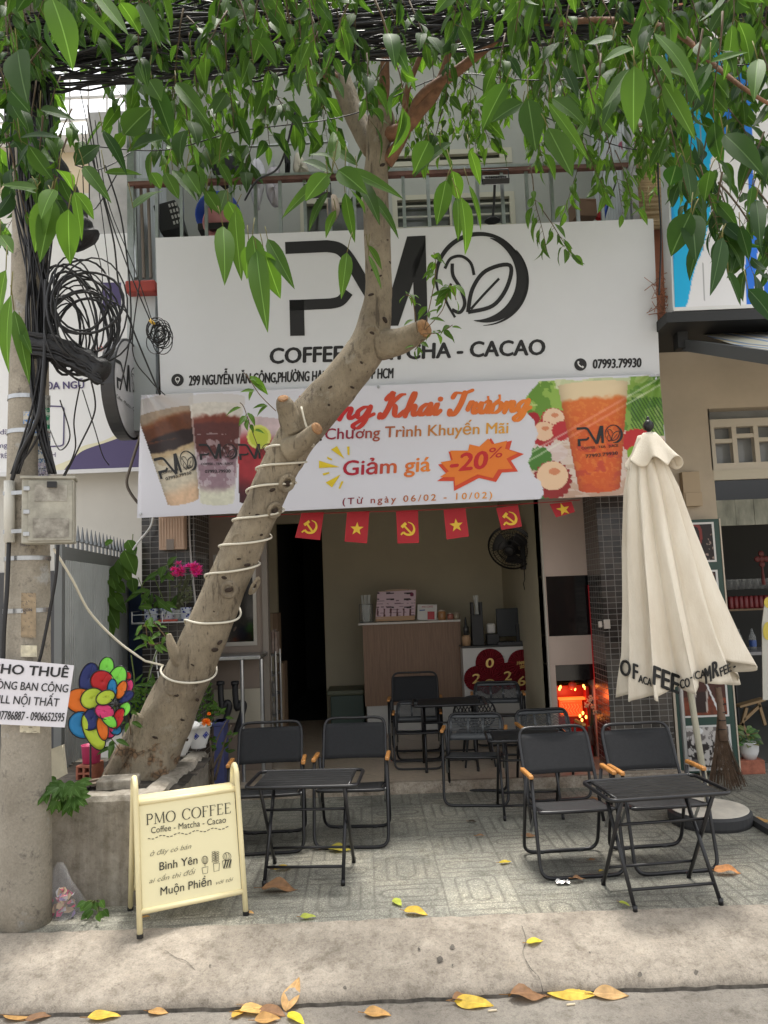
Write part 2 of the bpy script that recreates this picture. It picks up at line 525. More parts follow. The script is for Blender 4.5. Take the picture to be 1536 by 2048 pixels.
def paving():
 B = NB('terrazzo_paving'); x, y, z = B.xyz()
 wob = B.noise(2.2, 2)
 u = B.m('MULTIPLY', B.m('ADD', x, B.m('MULTIPLY', y, 0.03)), 2.7); v = B.m('MULTIPLY', B.m('SUBTRACT', y, B.m('MULTIPLY', x, 0.03)), 2.7)
 fu, fv = B.m('SUBTRACT', B.m('FRACT', u), 0.5), B.m('SUBTRACT', B.m('FRACT', v), 0.5)
 ch = B.m('MODULO', B.m('ABSOLUTE', B.m('ADD', B.m('FLOOR', u), B.m('FLOOR', v))), 2.0)
 ch = B.m('GREATER_THAN', ch, 0.5)
 inv = B.m('SUBTRACT', 1.0, ch)
 au, av = B.m('ABSOLUTE', fu), B.m('ABSOLUTE', fv)
 a = B.m('ADD', B.m('MULTIPLY', au, ch), B.m('MULTIPLY', av, inv))
 b = B.m('ADD', B.m('MULTIPLY', av, ch), B.m('MULTIPLY', au, inv))
 def rb(ox, oy, r):                     # rounded box distance
  qx, qy = B.m('MAXIMUM', B.m('SUBTRACT', a, ox - r), 0.0), B.m('MAXIMUM', B.m('SUBTRACT', b, oy - r), 0.0)
  return B.m('SUBTRACT', B.m('SQRT', B.m('ADD', B.m('MULTIPLY', qx, qx), B.m('MULTIPLY', qy, qy))), r)
 g1 = B.m('ABSOLUTE', rb(0.40, 0.14, 0.14))
 g2 = B.m('ABSOLUTE', rb(0.56, 0.30, 0.16))
 ed = B.m('SUBTRACT', 0.5, B.m('MAXIMUM', au, av))
 d = B.m('MINIMUM', B.m('MINIMUM', g1, g2), B.m('MULTIPLY', ed, 1.3))
 gr = B.m('SUBTRACT', 1.0, B.m('MULTIPLY', B.m('MINIMUM', d, 0.045), 22.2))
 gs = B.m('MULTIPLY', B.m('POWER', gr, 1.5), B.ramp(B.noise(1.1, 3), (.30, .25), (.60, 1.0)))
 chips = B.n.new('ShaderNodeTexVoronoi'); chips.inputs['Scale'].default_value = 210; B.L.new(B.co, chips.inputs['Vector'])
 cc = B.ramp(chips.outputs['Color'], (0.0, (0.135, 0.131, 0.115)), (0.55, (0.228, 0.224, 0.2)), (0.95, (0.44, 0.435, 0.385)))
 tone = B.n.new('ShaderNodeTexWhiteNoise'); tone.noise_dimensions = '2D'; B.L.new(B.vec(B.m('FLOOR', u), B.m('FLOOR', v)), tone.inputs['Vector'])
 tv = B.m('ADD', 0.80, B.m('MULTIPLY', tone.outputs['Value'], 0.34))
 c = B.mix(1.0, cc, B.vec(tv, tv, tv), 'MULTIPLY')
 st = B.noise(1.4, 6, rough=0.7)
 c = B.mix(1.0, c, B.ramp(st, (0.30, (0.55, 0.56, 0.54)), (0.5, (0.95, 0.94, 0.88)), (0.70, (1.28, 1.22, 1.08))), 'MULTIPLY')
 sp = B.noise(9, 6, rough=0.8)
 c = B.mix(1.0, c, B.ramp(sp, (0.33, (0.55, 0.54, 0.50)), (0.47, (1, 1, 1))), 'MULTIPLY')
 c = B.mix(B.m('MULTIPLY', gs, .8), c, (0.085, 0.078, 0.066))
 B.L.new(c, B.b.inputs['Base Color']); B.b.inputs['Roughness'].default_value = 0.82
 B.bump(B.m('ADD', B.m('MULTIPLY', gr, -1.0), B.m('MULTIPLY', sp, 0.5)), 0.42, 0.005)
 return B.M
def concrete(name, a, b, dirt, big=1.6):
 B = NB(name); B.xyz()
 n1, n2, n3 = B.noise(big, 7, rough=0.7), B.noise(11, 6, rough=0.75), B.noise(140, 3)
 c = B.mix(B.ramp(n1, (0.33, 0.0), (0.66, 1.0)), a, b)
 c = B.mix(1.0, c, B.ramp(n2, (0.30, (0.60, 0.58, 0.55)), (0.5, (1, 1, 1)), (0.75, (1.12, 1.1, 1.07))), 'MULTIPLY')
 c = B.mix(B.ramp(B.noise(3.2, 9, rough=0.8), (0.60, 0.0), (0.68, 0.75)), c, dirt)
 c = B.mix(1.0, c, B.ramp(B.noise(48, 8, rough=.85), (.36, (.62, .6, .57)), (.47, (1, 1, 1)), (.66, (1.12, 1.11, 1.09))), 'MULTIPLY')
 c = B.mix(1.0, c, B.ramp(n3, (0.3, (0.82, 0.82, 0.82)), (0.7, (1.12, 1.12, 1.12))), 'MULTIPLY')
 B.L.new(c, B.b.inputs['Base Color']); B.b.inputs['Roughness'].default_value = 0.9
 B.bump(B.m('ADD', n2, B.m('MULTIPLY', n3, 0.5)), 0.5, 0.006)
 return B.M
def tiles(name, tw, th, c1, c2, c3, grout, rough=0.25, gw=0.0022):
 B = NB(name); x, y, z = B.xyz()
 u, v = B.m('DIVIDE', B.m('ADD', x, y), tw), B.m('DIVIDE', z, th)
 fu, fv = B.m('FRACT', u), B.m('FRACT', v)
 eu = B.m('MULTIPLY', B.m('MINIMUM', fu, B.m('SUBTRACT', 1.0, fu)), tw)
 ev = B.m('MULTIPLY', B.m('MINIMUM', fv, B.m('SUBTRACT', 1.0, fv)), th)
 g = B.m('LESS_THAN', B.m('MINIMUM', eu, ev), gw)
 w = B.n.new('ShaderNodeTexWhiteNoise'); w.noise_dimensions = '2D'; B.L.new(B.vec(B.m('FLOOR', u), B.m('FLOOR', v)), w.inputs['Vector'])
 c = B.ramp(w.outputs['Value'], (0.0, c1), (0.5, c2), (1.0, c3))
 n = B.noise(30, 4)
 c = B.mix(1.0, c, B.ramp(n, (0.3, (0.85, 0.85, 0.85)), (0.7, (1.15, 1.15, 1.15))), 'MULTIPLY')
 B.L.new(B.mix(g, c, grout), B.b.inputs['Base Color'])
 B.L.new(B.m('ADD', rough, B.m('MULTIPLY', g, 0.5)), B.b.inputs['Roughness'])
 B.bump(B.m('SUBTRACT', 1.0, g), 0.6, 0.002)
 return B.M
ZF, YF, YP, YB = 0.085, 6.35, 6.88, 9.3
# ground: one road sheet to the horizon, a rolled kerb, the paved footpath
mb = MB()
gx = [-400, -60, -12, -6, -3, 0, 3, 6, 12, 60, 400]
mb.sheet([[(x, y, -0.15) for x in gx] for y in (-400, -60, -10, 0, 2, 3, 3.62)][::-1])
struct(mb.build('road', concrete('road_surface', (0.17, 0.152, 0.13), (0.25, 0.228, 0.195), (0.105, 0.095, 0.08), 1.6)))
mb = MB()
xs = list(np.arange(-9, 9.01, 0.05))
prof = [(3.47, -0.20), (3.47, -0.134), (3.488, -0.098), (3.55, -0.077), (3.66, -0.05), (3.77, -0.025), (3.87, -0.004), (3.915, 0.004), (3.935, 0.004)]
mb.sheet([[(x, y + 0.012 * math.sin(x * 1.7) * (k < 4) + random.uniform(-.009, .007) * (0 < k < 3), z + random.uniform(-.004, .003) * (k > 1)) for k, (y, z) in enumerate(prof)] for x in xs])
for i in range(len(mb.f)):
 if i % 8 < 1: mb.m[i] = 1
def kpt(px, py, l=0):                      # point on the kerb slope under a pixel
 z = 0.0
 for _ in range(8):
  q = G(px, py, z); z = float(np.interp(q.y, [3.47, 3.488, 3.55, 3.66, 3.77, 3.87, 3.915, 9], [-.134, -.098, -.077, -.05, -.025, -.004, .004, .004]))
 return G(px, py, z + .0035)
stroke(mb, spline([(1044, 1852), (1052, 1880), (1046, 1905), (1060, 1935), (1078, 1955), (1086, 1985)], 7), [random.uniform(.4, 1.8) for _ in range(36)], kpt, 1)
stroke(mb, spline([(330, 1900), (352, 1915), (372, 1922), (390, 1940)], 5), [random.uniform(.4, 1.4) for _ in range(16)], kpt, 1)
for x, y, r in ((905, 1893, 5), (879, 1919, 6), (838, 1898, 3), (905, 1930, 2), (690, 1976, 4), (1280, 1950, 5), (1392, 1944, 5), (1180, 1905, 2), (420, 1930, 2)): blob(mb, [(x + r * random.uniform(.6, 1.3) * math.cos(a), y + r * random.uniform(.7, 1.5) * math.sin(a)) for a in np.linspace(0, 5.7, 9)], kpt, 1)
struct(mb.build('kerb', [concrete('kerb_concrete', (0.225, 0.195, 0.158), (0.385, 0.338, 0.278), (0.15, 0.132, 0.108), 3.4), mat('kerb_dirt', (0.10, 0.088, 0.073), .95, var=.6, scale=18)], smooth=True))
mb = MB()
mb.sheet([[(x, y, 0.0) for x in np.arange(-14, 14.1, 1)] for y in (3.93, 5, 6, 7, 8, 9.9)][::-1])
struct(mb.build('pavement', paving()))
# ================================================================== CAFE BUILDING
cafe = T('cafe_building', 'narrow grey cafe house with open shop front, dark tiled pillars and an upstairs balcony', 'building', (0, YF, 0))
TILE = tiles('dark_wall_tile', 0.072, 0.046, (0.018, 0.016, 0.015), (0.035, 0.031, 0.028), (0.070, 0.060, 0.052), (0.26, 0.25, 0.235), 0.22)
FLOORM = tiles('beige_floor_tile', 0.60, 0.60, (0.42, 0.34, 0.26), (0.44, 0.36, 0.275), (0.47, 0.385, 0.295), (0.23, 0.185, 0.14), 0.28, 0.002)
OLIVE = mat('olive_wall_paint', (0.52, 0.465, 0.33), 0.75, var=0.06, scale=1.5)
GREYW = mat('grey_wall_paint', (0.50, 0.49, 0.45), 0.8, var=0.07, scale=1.2)
TAUPE = mat('taupe_panel', (0.50, 0.40, 0.34), 0.6, var=0.05, scale=2)
XL, XLi, XR, XRo = W(283, 1050, YF).x, W(390, 1060, YF).x, W(1192, 1010, YF).x, 2.27
mb = MB(); mb.bb((XL - .02, 6.27, -0.02), (XRo + .02, YB + .1, ZF)); mb.build('floor', FLOORM, cafe)
mb = MB()
NS = 60
mb.sheet([[(XL - .05 + (XRo + .1 - XL) * i / NS, 6.235 + random.uniform(-.004, .004), z) for i in range(NS + 1)] for z in (-.01, ZF * .5, ZF + .002)] + [[(XL - .05 + (XRo + .1 - XL) * i / NS, 6.275, ZF + .004) for i in range(NS + 1)]])
mb.build('step', concrete('step_stone', (0.24, 0.19, 0.14), (0.46, 0.40, 0.33), (0.13, 0.10, 0.08), 6), cafe)
mb = MB(); mb.bb((XL, YF, 0), (XLi, YF + .5, 3.6)); mb.build('pillar', TILE, cafe, bevel=.002)
mb = MB(); mb.bb((XR, YF, 0), (XRo, YF + .42, 3.6)); mb.build('pillar', TILE, cafe, bevel=.002)
# room behind: left partition with window, back wall with a dark doorway, right wall, ceiling
xp1 = W(525, 1200, YP).x
zt, zb = W(470, 1108, YP).z, W(470, 1292, YP).z
xw0 = W(428, 1200, YP).x
xw1 = W(513, 1200, YP).x
BROWN = mat('brown_grey_wall', (0.235, 0.185, 0.15), 0.7, var=0.06, scale=2)
mb = MB()
mb.bb((XL + .02, YP, ZF), (xw0, YP + .08, 3.0)); mb.bb((xw0, YP, zt), (xp1, YP + .08, 3.0)); mb.bb((xw1, YP, ZF), (xp1, YP + .08, zt)); mb.bb((xw0, YP, ZF), (xw1, YP + .08, zb))
mb.build('partition', BROWN, cafe)
w = MB(); w.bb((xw0 + .03, YP + .03, zb + .03), (xw1 - .03, YP + .04, zt - .03)); pw = w.build('partition_window', mat('dark_glass', (0.008, 0.008, 0.009), 0.08), cafe)
w = MB()
for a, b in (((xw0, zb), (xw1, zb + .035)), ((xw0, zt - .035), (xw1, zt)), ((xw0, zb + .035), (xw0 + .03, zt - .035)), ((xw1 - .03, zb + .035), (xw1, zt - .035))):
 w.bb((a[0], YP - .012, a[1]), (b[0], YP - .002, b[1]))
w.build('window_frame', mat('aluminium', (0.33, 0.31, 0.28), 0.4, metal=.7), pw)
mb = MB(); mb.bb((xp1, YP - .02, ZF), (xp1 + .05, YP + .1, 3.0)); mb.build('door_post', mat('post_grey', (0.22, 0.19, 0.16), .4), cafe)
xd0, xd1, zd = W(555, 1200, YB).x, W(649, 1240, YB).x, W(610, 1046, YB).z
mb = MB()
mb.bb((XL, YB, ZF), (xd0, YB + .1, 3.05)); mb.bb((xd0, YB, zd), (xd1, YB + .1, 3.05)); mb.bb((xd1, YB, ZF), (1.6, YB + .1, 3.05))
mb.build('back_wall', OLIVE, cafe)
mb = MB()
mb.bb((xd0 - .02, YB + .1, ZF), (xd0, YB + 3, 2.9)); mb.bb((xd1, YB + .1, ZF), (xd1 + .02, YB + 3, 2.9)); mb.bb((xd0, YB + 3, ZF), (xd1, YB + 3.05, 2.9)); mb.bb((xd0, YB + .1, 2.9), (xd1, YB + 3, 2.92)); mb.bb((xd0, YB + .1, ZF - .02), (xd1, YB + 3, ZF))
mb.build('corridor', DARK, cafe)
mb = MB(); mb.bb((XL - .0, YF + .502, ZF), (XL + .018, YB - .002, 3.05)); mb.build('side_wall', BROWN, cafe)
XS = W(1084, 1150, 6.8).x
mb = MB(); mb.bb((XS + .02, 6.85, ZF), (XS + .07, YB, 3.05)); mb.build('side_wall', OLIVE, cafe)
mb = MB(); mb.bb((XLi + .002, YF + .02, 2.98), (XR - .002, YF + .4, 3.349)); mb.build('lintel', GREYW, cafe)
mb = MB(); mb.bb((XL + .02, YF + .42, 2.985), (XRo - .02, YB + .1, 3.04)); mb.build('ceiling', mat('ceiling_paint', (0.40, 0.39, 0.35), .8), cafe)
# niche column beside the right pillar: taupe panels and two black niches
def zz(py): return W(1125, py, 6.8).z
x0, x1 = XS + .02, XR + .02
mb = MB()
for a, b in ((2.98, zz(1152)), (zz(1272), zz(1330))):
 mb.bb((x0, 6.8, b), (x1, 7.1, a))
mb.bb((x0, 6.8, ZF), (x0 + .05, 7.1, zz(1330))); mb.bb((x0, 6.8, zz(1272)), (x0 + .012, 7.1, zz(1152)))
mb.bb((x1, 6.775, ZF), (x1 + .02, 7.12, 2.98)); mb.build('niche_column', TAUPE, cafe, bevel=.002)
mb = MB(); mb.bb((x0 + .012, 6.812, zz(1272)), (x1, 6.83, zz(1152))); mb.build('niche_panel', mat('black_gloss', (0.006, 0.006, 0.007), 0.12), cafe)
mb = MB(); mb.bb((x0 + .05, 7.08, ZF), (x1, 7.12, zz(1330))); mb.bb((x0 + .05, 6.82, zz(1362)), (x1, 7.08, zz(1330))); mb.build('niche_panel', mat('black_gloss', (0, 0, 0)), cafe)
mb = MB(); mb.bb((x0 - .015, 6.79, ZF), (x0 - .001, 6.83, 2.98)); mb.build('corner_trim', mat('trim_beige', (0.45, 0.42, 0.36), .5), cafe)
# storey above
YU = 7.35
UPW = mat('upper_wall_paint', (0.47, 0.475, 0.44), 0.8, var=0.09, scale=1.3)
wx0, wx1 = W(785, 420, YU).x, W(1030, 420, YU).x
wz0, wz1 = 4.3, W(900, 388, YU).z
tz0, tz1 = W(900, 330, YU).z, W(900, 300, YU).z
dx0, dx1 = W(600, 420, YU).x, W(742, 420, YU).x
mb = MB()
mb.bb((-2.15, YU, 3.3), (dx0, YU + .12, 8.5)); mb.bb((dx0, YU, wz1), (dx1, YU + .12, 8.5)); mb.bb((dx1, YU, 3.3), (wx0, YU + .12, 8.5))
mb.bb((wx0, YU, wz1), (wx1, YU + .12, tz0)); mb.bb((wx0, YU, tz1), (wx1, YU + .12, 8.5)); mb.bb((wx0, YU, 3.3), (wx1, YU + .12, wz0)); mb.bb((wx1, YU, 3.3), (2.35, YU + .12, 8.5))
mb.build('upper_wall', UPW, cafe)
mb = MB(); mb.bb((XL - .02, YF - .12, 3.35), (XRo + .02, YU, 3.62)); mb.build('balcony_slab', mat('slab_grey', (0.25, 0.25, 0.24), .8, var=.2), cafe)
mb = MB(); mb.bb((-2.2, YF + .2, 7.4), (2.4, YU, 7.5)); mb.build('balcony_roof', UPW, cafe)
FR = mat('cream_window_frame', (0.58, 0.55, 0.44), 0.5)
def window(xa, xb, za, zc, Y, bars, name='window', mull=()):
 g = MB(); g.bb((xa, Y + .05, za), (xb, Y + .06, zc))
 o = g.build(name, mat('window_glass', (0.10, 0.105, 0.095), 0.12), cafe)
 f = MB(); t = .05
 f.bb((xa, Y - .01, za), (xb, Y + .04, za + t)); f.bb((xa, Y - .01, zc - t), (xb, Y + .04, zc)); f.bb((xa, Y - .01, za + t), (xa + t, Y + .04, zc - t)); f.bb((xb - t, Y - .01, za + t), (xb, Y + .04, zc - t))
 for q in mull: f.bb((q - .03, Y - .012, za + t), (q + .03, Y + .04, zc - t))
 f.build('window_frame', FR, o)
 if bars:
  b = MB()
  k = int((zc - za) / .11)
  for i in range(1, k): b.bb((xa + t, Y + .005, za + i * (zc - za) / k - .009), (xb - t, Y + .02, za + i * (zc - za) / k + .009))
  b.build('window_bars', mat('bar_cream', (0.50, 0.48, 0.40), .5), o)
 return o
wm = W(1052, 420, YU).x
window(wx0, wx1, wz0, wz1, YU, True, mull=(W(905, 420, YU).x,))
window(wx0, wx1, tz0, tz1, YU, False, 'transom', mull=(W(873, 315, YU).x, W(1005, 315, YU).x))
window(dx0, dx1, 3.75, wz1, YU, False, 'balcony_door')
# corrugated side screens of the balcony
CORR = mat('corrugated_steel', (0.44, 0.46, 0.47), 0.42, metal=0.5, var=0.12, scale=3)
def corrugated(x, y0, y1, z0, z1, name, parent, pitch=0.075, amp=.012, M=None):
 k = int((y1 - y0) / pitch * 6)
 g = MB()
 row = [(x + amp * math.copysign(min(1, abs(1.6 * math.sin(2 * math.pi * i / 6))), math.sin(2 * math.pi * i / 6)), y0 + (y1 - y0) * i / k) for i in range(k + 1)]
 g.sheet([[(a, b, z) for a, b in row] for z in (z0, z1)])
 o = g.build(name, M or CORR, parent)
 q = o.modifiers.new('thick', 'SOLIDIFY'); q.thickness = .003
 return o
corrugated(-2.06, YF + .02, YU, 3.6, 7.2, 'side_screen', cafe)
corrugated(2.24, YF + .02, YU, 3.6, 7.2, 'side_screen', cafe)
mb = MB()
for x in (-2.075, 2.255):
 mb = MB(); mb.bb((x - .03, YF - .05, 3.62), (x + .03, YF + .01, 7.2)); mb.build('screen_post', STEEL, cafe)
# railing: brown-painted top rail and steel balusters
RY = YF - .08
rz = W(760, 345, RY).z
mb = MB(); mb.bb((-2.08, RY - .03, rz - .045), (2.2, RY + .03, rz - .012), 0); mb.bb((-2.085, RY - .033, rz - .012), (2.205, RY + .033, rz + .012), 1)
rail = mb.build('railing', [mat('rust_rail', (0.15, 0.07, 0.055), .6, var=.3, scale=9), STEEL], cafe)
NBAL = 21
for i in range(NBAL):
 x = -2.05 + 4.22 * i / (NBAL - 1)
 g = MB(); g.bb((x - .014, RY - .014, 3.62), (x + .014, RY + .014, rz - .045))
 g.build('baluster', STEEL, rail)
mb = MB(); mb.bb((-2.05, RY - .02, 3.95), (2.17, RY + .02, 3.98)); mb.build('lower_rail', STEEL, rail)
# ================================================================== LEFT NEIGHBOUR
YN = 7.25
nb = T('neighbour_house', 'pale house left of the cafe with beige upper storey behind the cables', 'building', (-4, YN, 0))
mb = MB(); mb.bb((-9, YN, 0), (XL - .05, YN + .15, W(200, 385, YN).z)); mb.build('wall', mat('pale_wall', (0.62, 0.60, 0.56), .8, var=.06, scale=1), nb)
mb = MB(); mb.bb((-9, YN + .6, 4.2), (W(222, 430, YN + .6).x, YN + .7, W(200, 300, YN + .6).z)); mb.build('upper_wall', mat('beige_wall', (0.66, 0.55, 0.40), .8, var=.1, scale=1.2), nb)
mb = MB(); mb.bb((W(222, 430, YN + .6).x, YN - .02, 3.4), (-2.16, YN + .75, W(200, 300, YN + .6).z + .02)); mb.build('side_wall', mat('grey_render', (0.42, 0.41, 0.40), .85, var=.25, scale=2), nb)
mb = MB(); zt_ = W(200, 292, YN + .6).z; mb.bb((-9, YN + .45, zt_ - .06), (-2.14, YN + .76, zt_ + .05)); mb.build('ledge', mat('ledge_white', (0.55, 0.52, 0.47), .8, var=.2), nb)
gr = MB(); gy = YN + .5
for py in (275, 240, 195, 155, 110, 65): z = W(170, py, gy).z; gr.bb((-4.5, gy - .012, z - .012), (-2.17, gy + .012, z + .012))
for i in range(12): x = -4.4 + i * .2; gr.bb((x - .008, gy - .008, zt_ + .05), (x + .008, gy + .008, 8.3))
gr.bb((-2.42, gy - .04, zt_ + .05), (-2.36, gy + .04, 8.5))
gr.build('grille', mat('grille_grey', (0.45, 0.44, 0.42), .5, var=.2), nb)
mb = MB(); mb.bb((-9, YN - .02, 0), (-3.0, YN - .004, 1.9)); mb.build('shutter', mat('shutter_dark', (0.07, 0.07, 0.075), .6), nb)
# its purple and white shop sign
ys = 7.0
pur = T('shop_sign', 'white and purple shop sign on the pale neighbour house, partly hidden by the pole', 'sign', (-3.2, ys, 3.0))
sx1 = W(282, 800, ys).x
def zs(px, py): return W(px, py, ys).z
mb = MB(); mb.bb((-5.2, ys, zs(140, 940)), (sx1, ys + .12, zs(140, 470))); mb.build('panel', mat('sign_white', (0.80, 0.80, 0.81), .4), pur, bevel=.004)
mb = MB(); sf = ysurf(ys); sf2 = lambda x, y, l=0: W(x, y, ys - .005 - l); sf3 = lambda x, y, l=0: W(x, y, ys - .007 - l)
blob(mb, [(126, 942)] + [tuple(p) for p in spline([(140, 925), (165, 900), (215, 880), (262, 868), (281, 866)], 6)] + [(282, 936)], sf, 0)
mb.build('purple_shape', mat('purple_print', (0.075, 0.055, 0.16), .45), pur); mb = MB()
blob(mb, [(205, 565), (242, 565), (242, 615), (224, 608), (205, 625)], sf, 0)
mb.build('purple_shape', mat('purple_print', (0.075, 0.055, 0.16), .45), pur)
mb = MB()
blob(mb, [(60, 948)] + [tuple(p) for p in spline([(100, 935), (148, 915), (162, 894), (205, 882), (240, 866), (281, 852)], 6)] + [tuple(p) for p in spline([(281, 866), (262, 868), (215, 884), (165, 902), (140, 925), (124, 946)], 6)], sf2, 0)
mb.build('cream_edge', mat('cream_print', (0.76, 0.72, 0.52), .45), pur)
mb = MB()
for s_, a, b, h, bo in (('ĐA NGŨ', (92, 779), (168, 776), 15, .03), ('ng', (0, 896), (15, 895), 11, 0), ('dã', (0, 869), (17, 868), 11, 0), ('TRẺ', (-6, 917), (15, 916), 10, 0), ('H', (103, 914), (111, 914), 10, 0)):
 mb = MB(); put_text(mb, s_, a, b, h, sf3, bold=bo); mb.build('lettering', mat('purple_print', (0, 0, 0)), pur)
mb = MB()
stroke(mb, [(100, 812), (122, 813)] + [tuple(p) for p in spline([(122, 813), (127, 816), (128, 822)], 3)] + [(127, 882)] + [tuple(p) for p in spline([(127, 882), (126, 889), (120, 892)], 3)] + [(100, 893)], 2.6, sf3)
mb.build('outline_box', mat('purple_print', (0, 0, 0)), pur)
mb = MB(); random.seed(3)
for k in range(9): blob(mb, [(150 + k * 7 + 4 * math.cos(a), 712 - k * 2 + 5 * math.sin(a * 1.3)) for a in np.linspace(0, 6, 7)], sf3)
mb.build('red_shape', mat('red_print', (0.55, 0.06, 0.03), .45), pur)
mb = MB(); mb.bb((-5.2, ys - .015, zs(140, 948)), (sx1 + .01, ys, zs(140, 940))); mb.build('edge_strip', mat('strip_white', (0.7, 0.7, 0.72), .4), pur)
# ribbed steel gate with spikes
g0, g1 = Vector((-2.14, 5.05, 0)), Vector((-2.34, 6.9, 0))
gz0, gz1 = 1.98, 1.98
gate = T('side_gate', 'grey ribbed steel gate topped with small spikes behind the pole', 'gate', g0)
dg = (g1 - g0); LG = dg.length; dg.normalize(); ng = Vector((-dg.y, dg.x, 0))
mb = MB(); k = int(LG / .05) * 4
row = []
for i in range(k + 1):
 q = g0 + dg * (LG * i / k); a = [0, 1, 1, 0][i % 4] * .026
 row.append(q - ng * a)
mb.sheet([[Vector((q.x, q.y, z)) for q in row] for z in (.5, gz0 - .1)])
GM = mat('gate_grey', (0.38, 0.40, 0.40), .45, var=.1, scale=4, metal=.2)
o = mb.build('ribbed_panel', GM, gate); q = o.modifiers.new('thick', 'SOLIDIFY'); q.thickness = .003
mb = MB()
mb.bar(g0 + Vector((0, 0, gz0 - .06)), g1 + Vector((0, 0, gz1 - .06)), .035, .10, up=(0, 0, 1)); mb.bar(g1 + Vector((0, 0, .2)), g1 + Vector((0, 0, gz1)), .05); mb.bar(g0 + Vector((0, 0, .2)), g0 + Vector((0, 0, gz0)), .05)
mb.build('gate_frame', mat('gate_frame_grey', (0.16, 0.17, 0.17), .5), gate)
mb = MB()
for i in range(16):
 q = g0 + dg * (LG * (i + .5) / 16) + Vector((0, 0, gz0 - .01))
 mb.lathe([(.010, 0), (.010, .05), (.022, .06), (.016, .075), (.012, .10), (.002, .17)], 6, q)
mb.build('spike', mat('spike_grey', (0.18, 0.19, 0.20), .4, metal=.4), gate)
mb = MB(); q = g1 + Vector((.0, .03, 0)); mb.bb((q.x, q.y, 0), (XL + .0, q.y + .03, 1.72)); mb.build('blue_panel', mat('blue_panel', (0.03, 0.05, 0.12), .5, var=.2), gate)
# ================================================================== RIGHT NEIGHBOUR
YR = 6.55
rn = T('corner_shop_building', 'cream rendered shop right of the cafe with dark open front', 'building', (4, YR, 0))
CREAM = mat('cream_render', (0.46, 0.39, 0.295), .85, var=.13, scale=1.1, bump=.15, bscale=25)
xo = W(1437, 1060, YR).x                    # left side of its opening
zo = W(1480, 1050, YR).z
wxa, wza, wzb = W(1418, 860, YR).x, W(1480, 938, YR).z, W(1480, 815, YR).z
ztop = W(1400, 640, YR).z
mb = MB()
mb.bb((XRo + .002, YR, 0), (xo, YR + .2, ztop)); mb.bb((xo, YR, wzb), (9, YR + .2, ztop)); mb.bb((wxa - .0, YR, wzb), (wxa, YR + .2, wzb))
mb.bb((xo, YR, wza), (wxa, YR + .2, wzb))
mb.build('wall', CREAM, rn)
zv = W(1480, 958, YR).z
mb = MB(); mb.bb((xo, YR + .02, zv), (9, YR + .14, wza)); mb.build('window_sill', mat('sill_cream', (0.50, 0.46, 0.36), .7), rn)
w = MB(); w.bb((wxa, YR + .14, wza), (9, YR + .15, wzb)); wn = w.build('window', mat('grey_glass', (0.24, 0.25, 0.25), .2, var=.1), rn)
w = MB(); st = .05
w.bb((wxa, YR + .03, wzb - .16), (9, YR + .10, wzb - .09)); w.bb((wxa, YR + .03, wza), (9, YR + .10, wza + .06))
for i in range(8): x = wxa + .04 + i * .19; w.bb((x - .02, YR + .035, wza + .06), (x + .02, YR + .095, wzb - .16))
for i in range(7):
 x = wxa + .06 + i * .19; z = wza + (.24 if i % 2 == 0 else .28); w.bb((x, YR + .04, z), (x + .15, YR + .09, z + .035))
w.build('window_frame', mat('frame_beige', (0.52, 0.47, 0.38), .6), wn)
mb = MB(); mb.bb((xo + .002, YR + .05, zo + .22), (9, YR + .09, zv)); mb.build('dark_slot', mat('black_gloss', (0, 0, 0)), rn)
mb = MB()
for i in range(40): x = xo + .01 + i * .16; mb.bb((x, YR + .02 + random.uniform(0, .006), zo), (x + .157, YR + .06, zo + .22))
mb.build('stone_fascia', mat('mossy_stone', (0.13, 0.135, 0.105), .8, col2=(0.30, 0.30, 0.24), scale=9, stretch=(1, 1, .35)), rn)
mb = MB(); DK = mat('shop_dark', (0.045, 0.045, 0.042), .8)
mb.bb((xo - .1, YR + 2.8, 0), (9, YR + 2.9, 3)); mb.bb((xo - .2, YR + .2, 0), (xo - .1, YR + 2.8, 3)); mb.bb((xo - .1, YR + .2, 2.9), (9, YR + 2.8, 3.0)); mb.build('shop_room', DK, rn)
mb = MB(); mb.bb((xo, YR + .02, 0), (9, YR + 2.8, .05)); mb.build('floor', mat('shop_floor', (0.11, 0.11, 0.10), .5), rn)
mb = MB(); mb.bb((XRo, YR + .001, ztop + .02), (W(1400, 500, YR).x + 8, YR + .2, 7.6)); mb.build('upper_wall', mat('terracotta_wall', (0.45, 0.19, 0.11), .85, var=.2, scale=3), rn)
# reed screen and white block lattice between the two houses
mb = MB()
ra, rb_ = W(1303, 455, YR - .1), W(1348, 322, YR - .1)
for i in range(26):
 z = ra.z + (rb_.z - ra.z) * i / 25; mb.tube([(ra.x - .1, YR - .1 + random.uniform(-.01, .01), z), (rb_.x + .5, YR - .1 + random.uniform(-.01, .01), z + random.uniform(-.01, .01))], .019, 5)
tag(mb.build('reed_screen', mat('reed', (0.62, 0.47, 0.28), .7, var=.25, scale=6), smooth=True, origin=(2.4, YR, 5)), 'pale reed blind hung between the cafe balcony and the blue sign', 'blind')
mb = MB(); yl = YR - .04
la, lb = W(1262, 330, yl), W(1338, 100, yl)
for i in range(10): z = la.z + i * .13; mb.bb((la.x, yl, z), (lb.x + .6, yl + .05, z + .09))
k = 0
for i in range(10):
 for j in range(6):
  x = la.x + j * .16 + (i % 2) * .08; mb.bb((x, yl + .004, la.z + i * .13 + .09), (x + .07, yl + .046, la.z + i * .13 + .13))
tag(mb.build('lattice_screen', mat('lattice_white', (0.78, 0.75, 0.72), .8, var=.06), origin=(2.4, YR, 6)), 'white block lattice wall above the reed blind', 'screen')
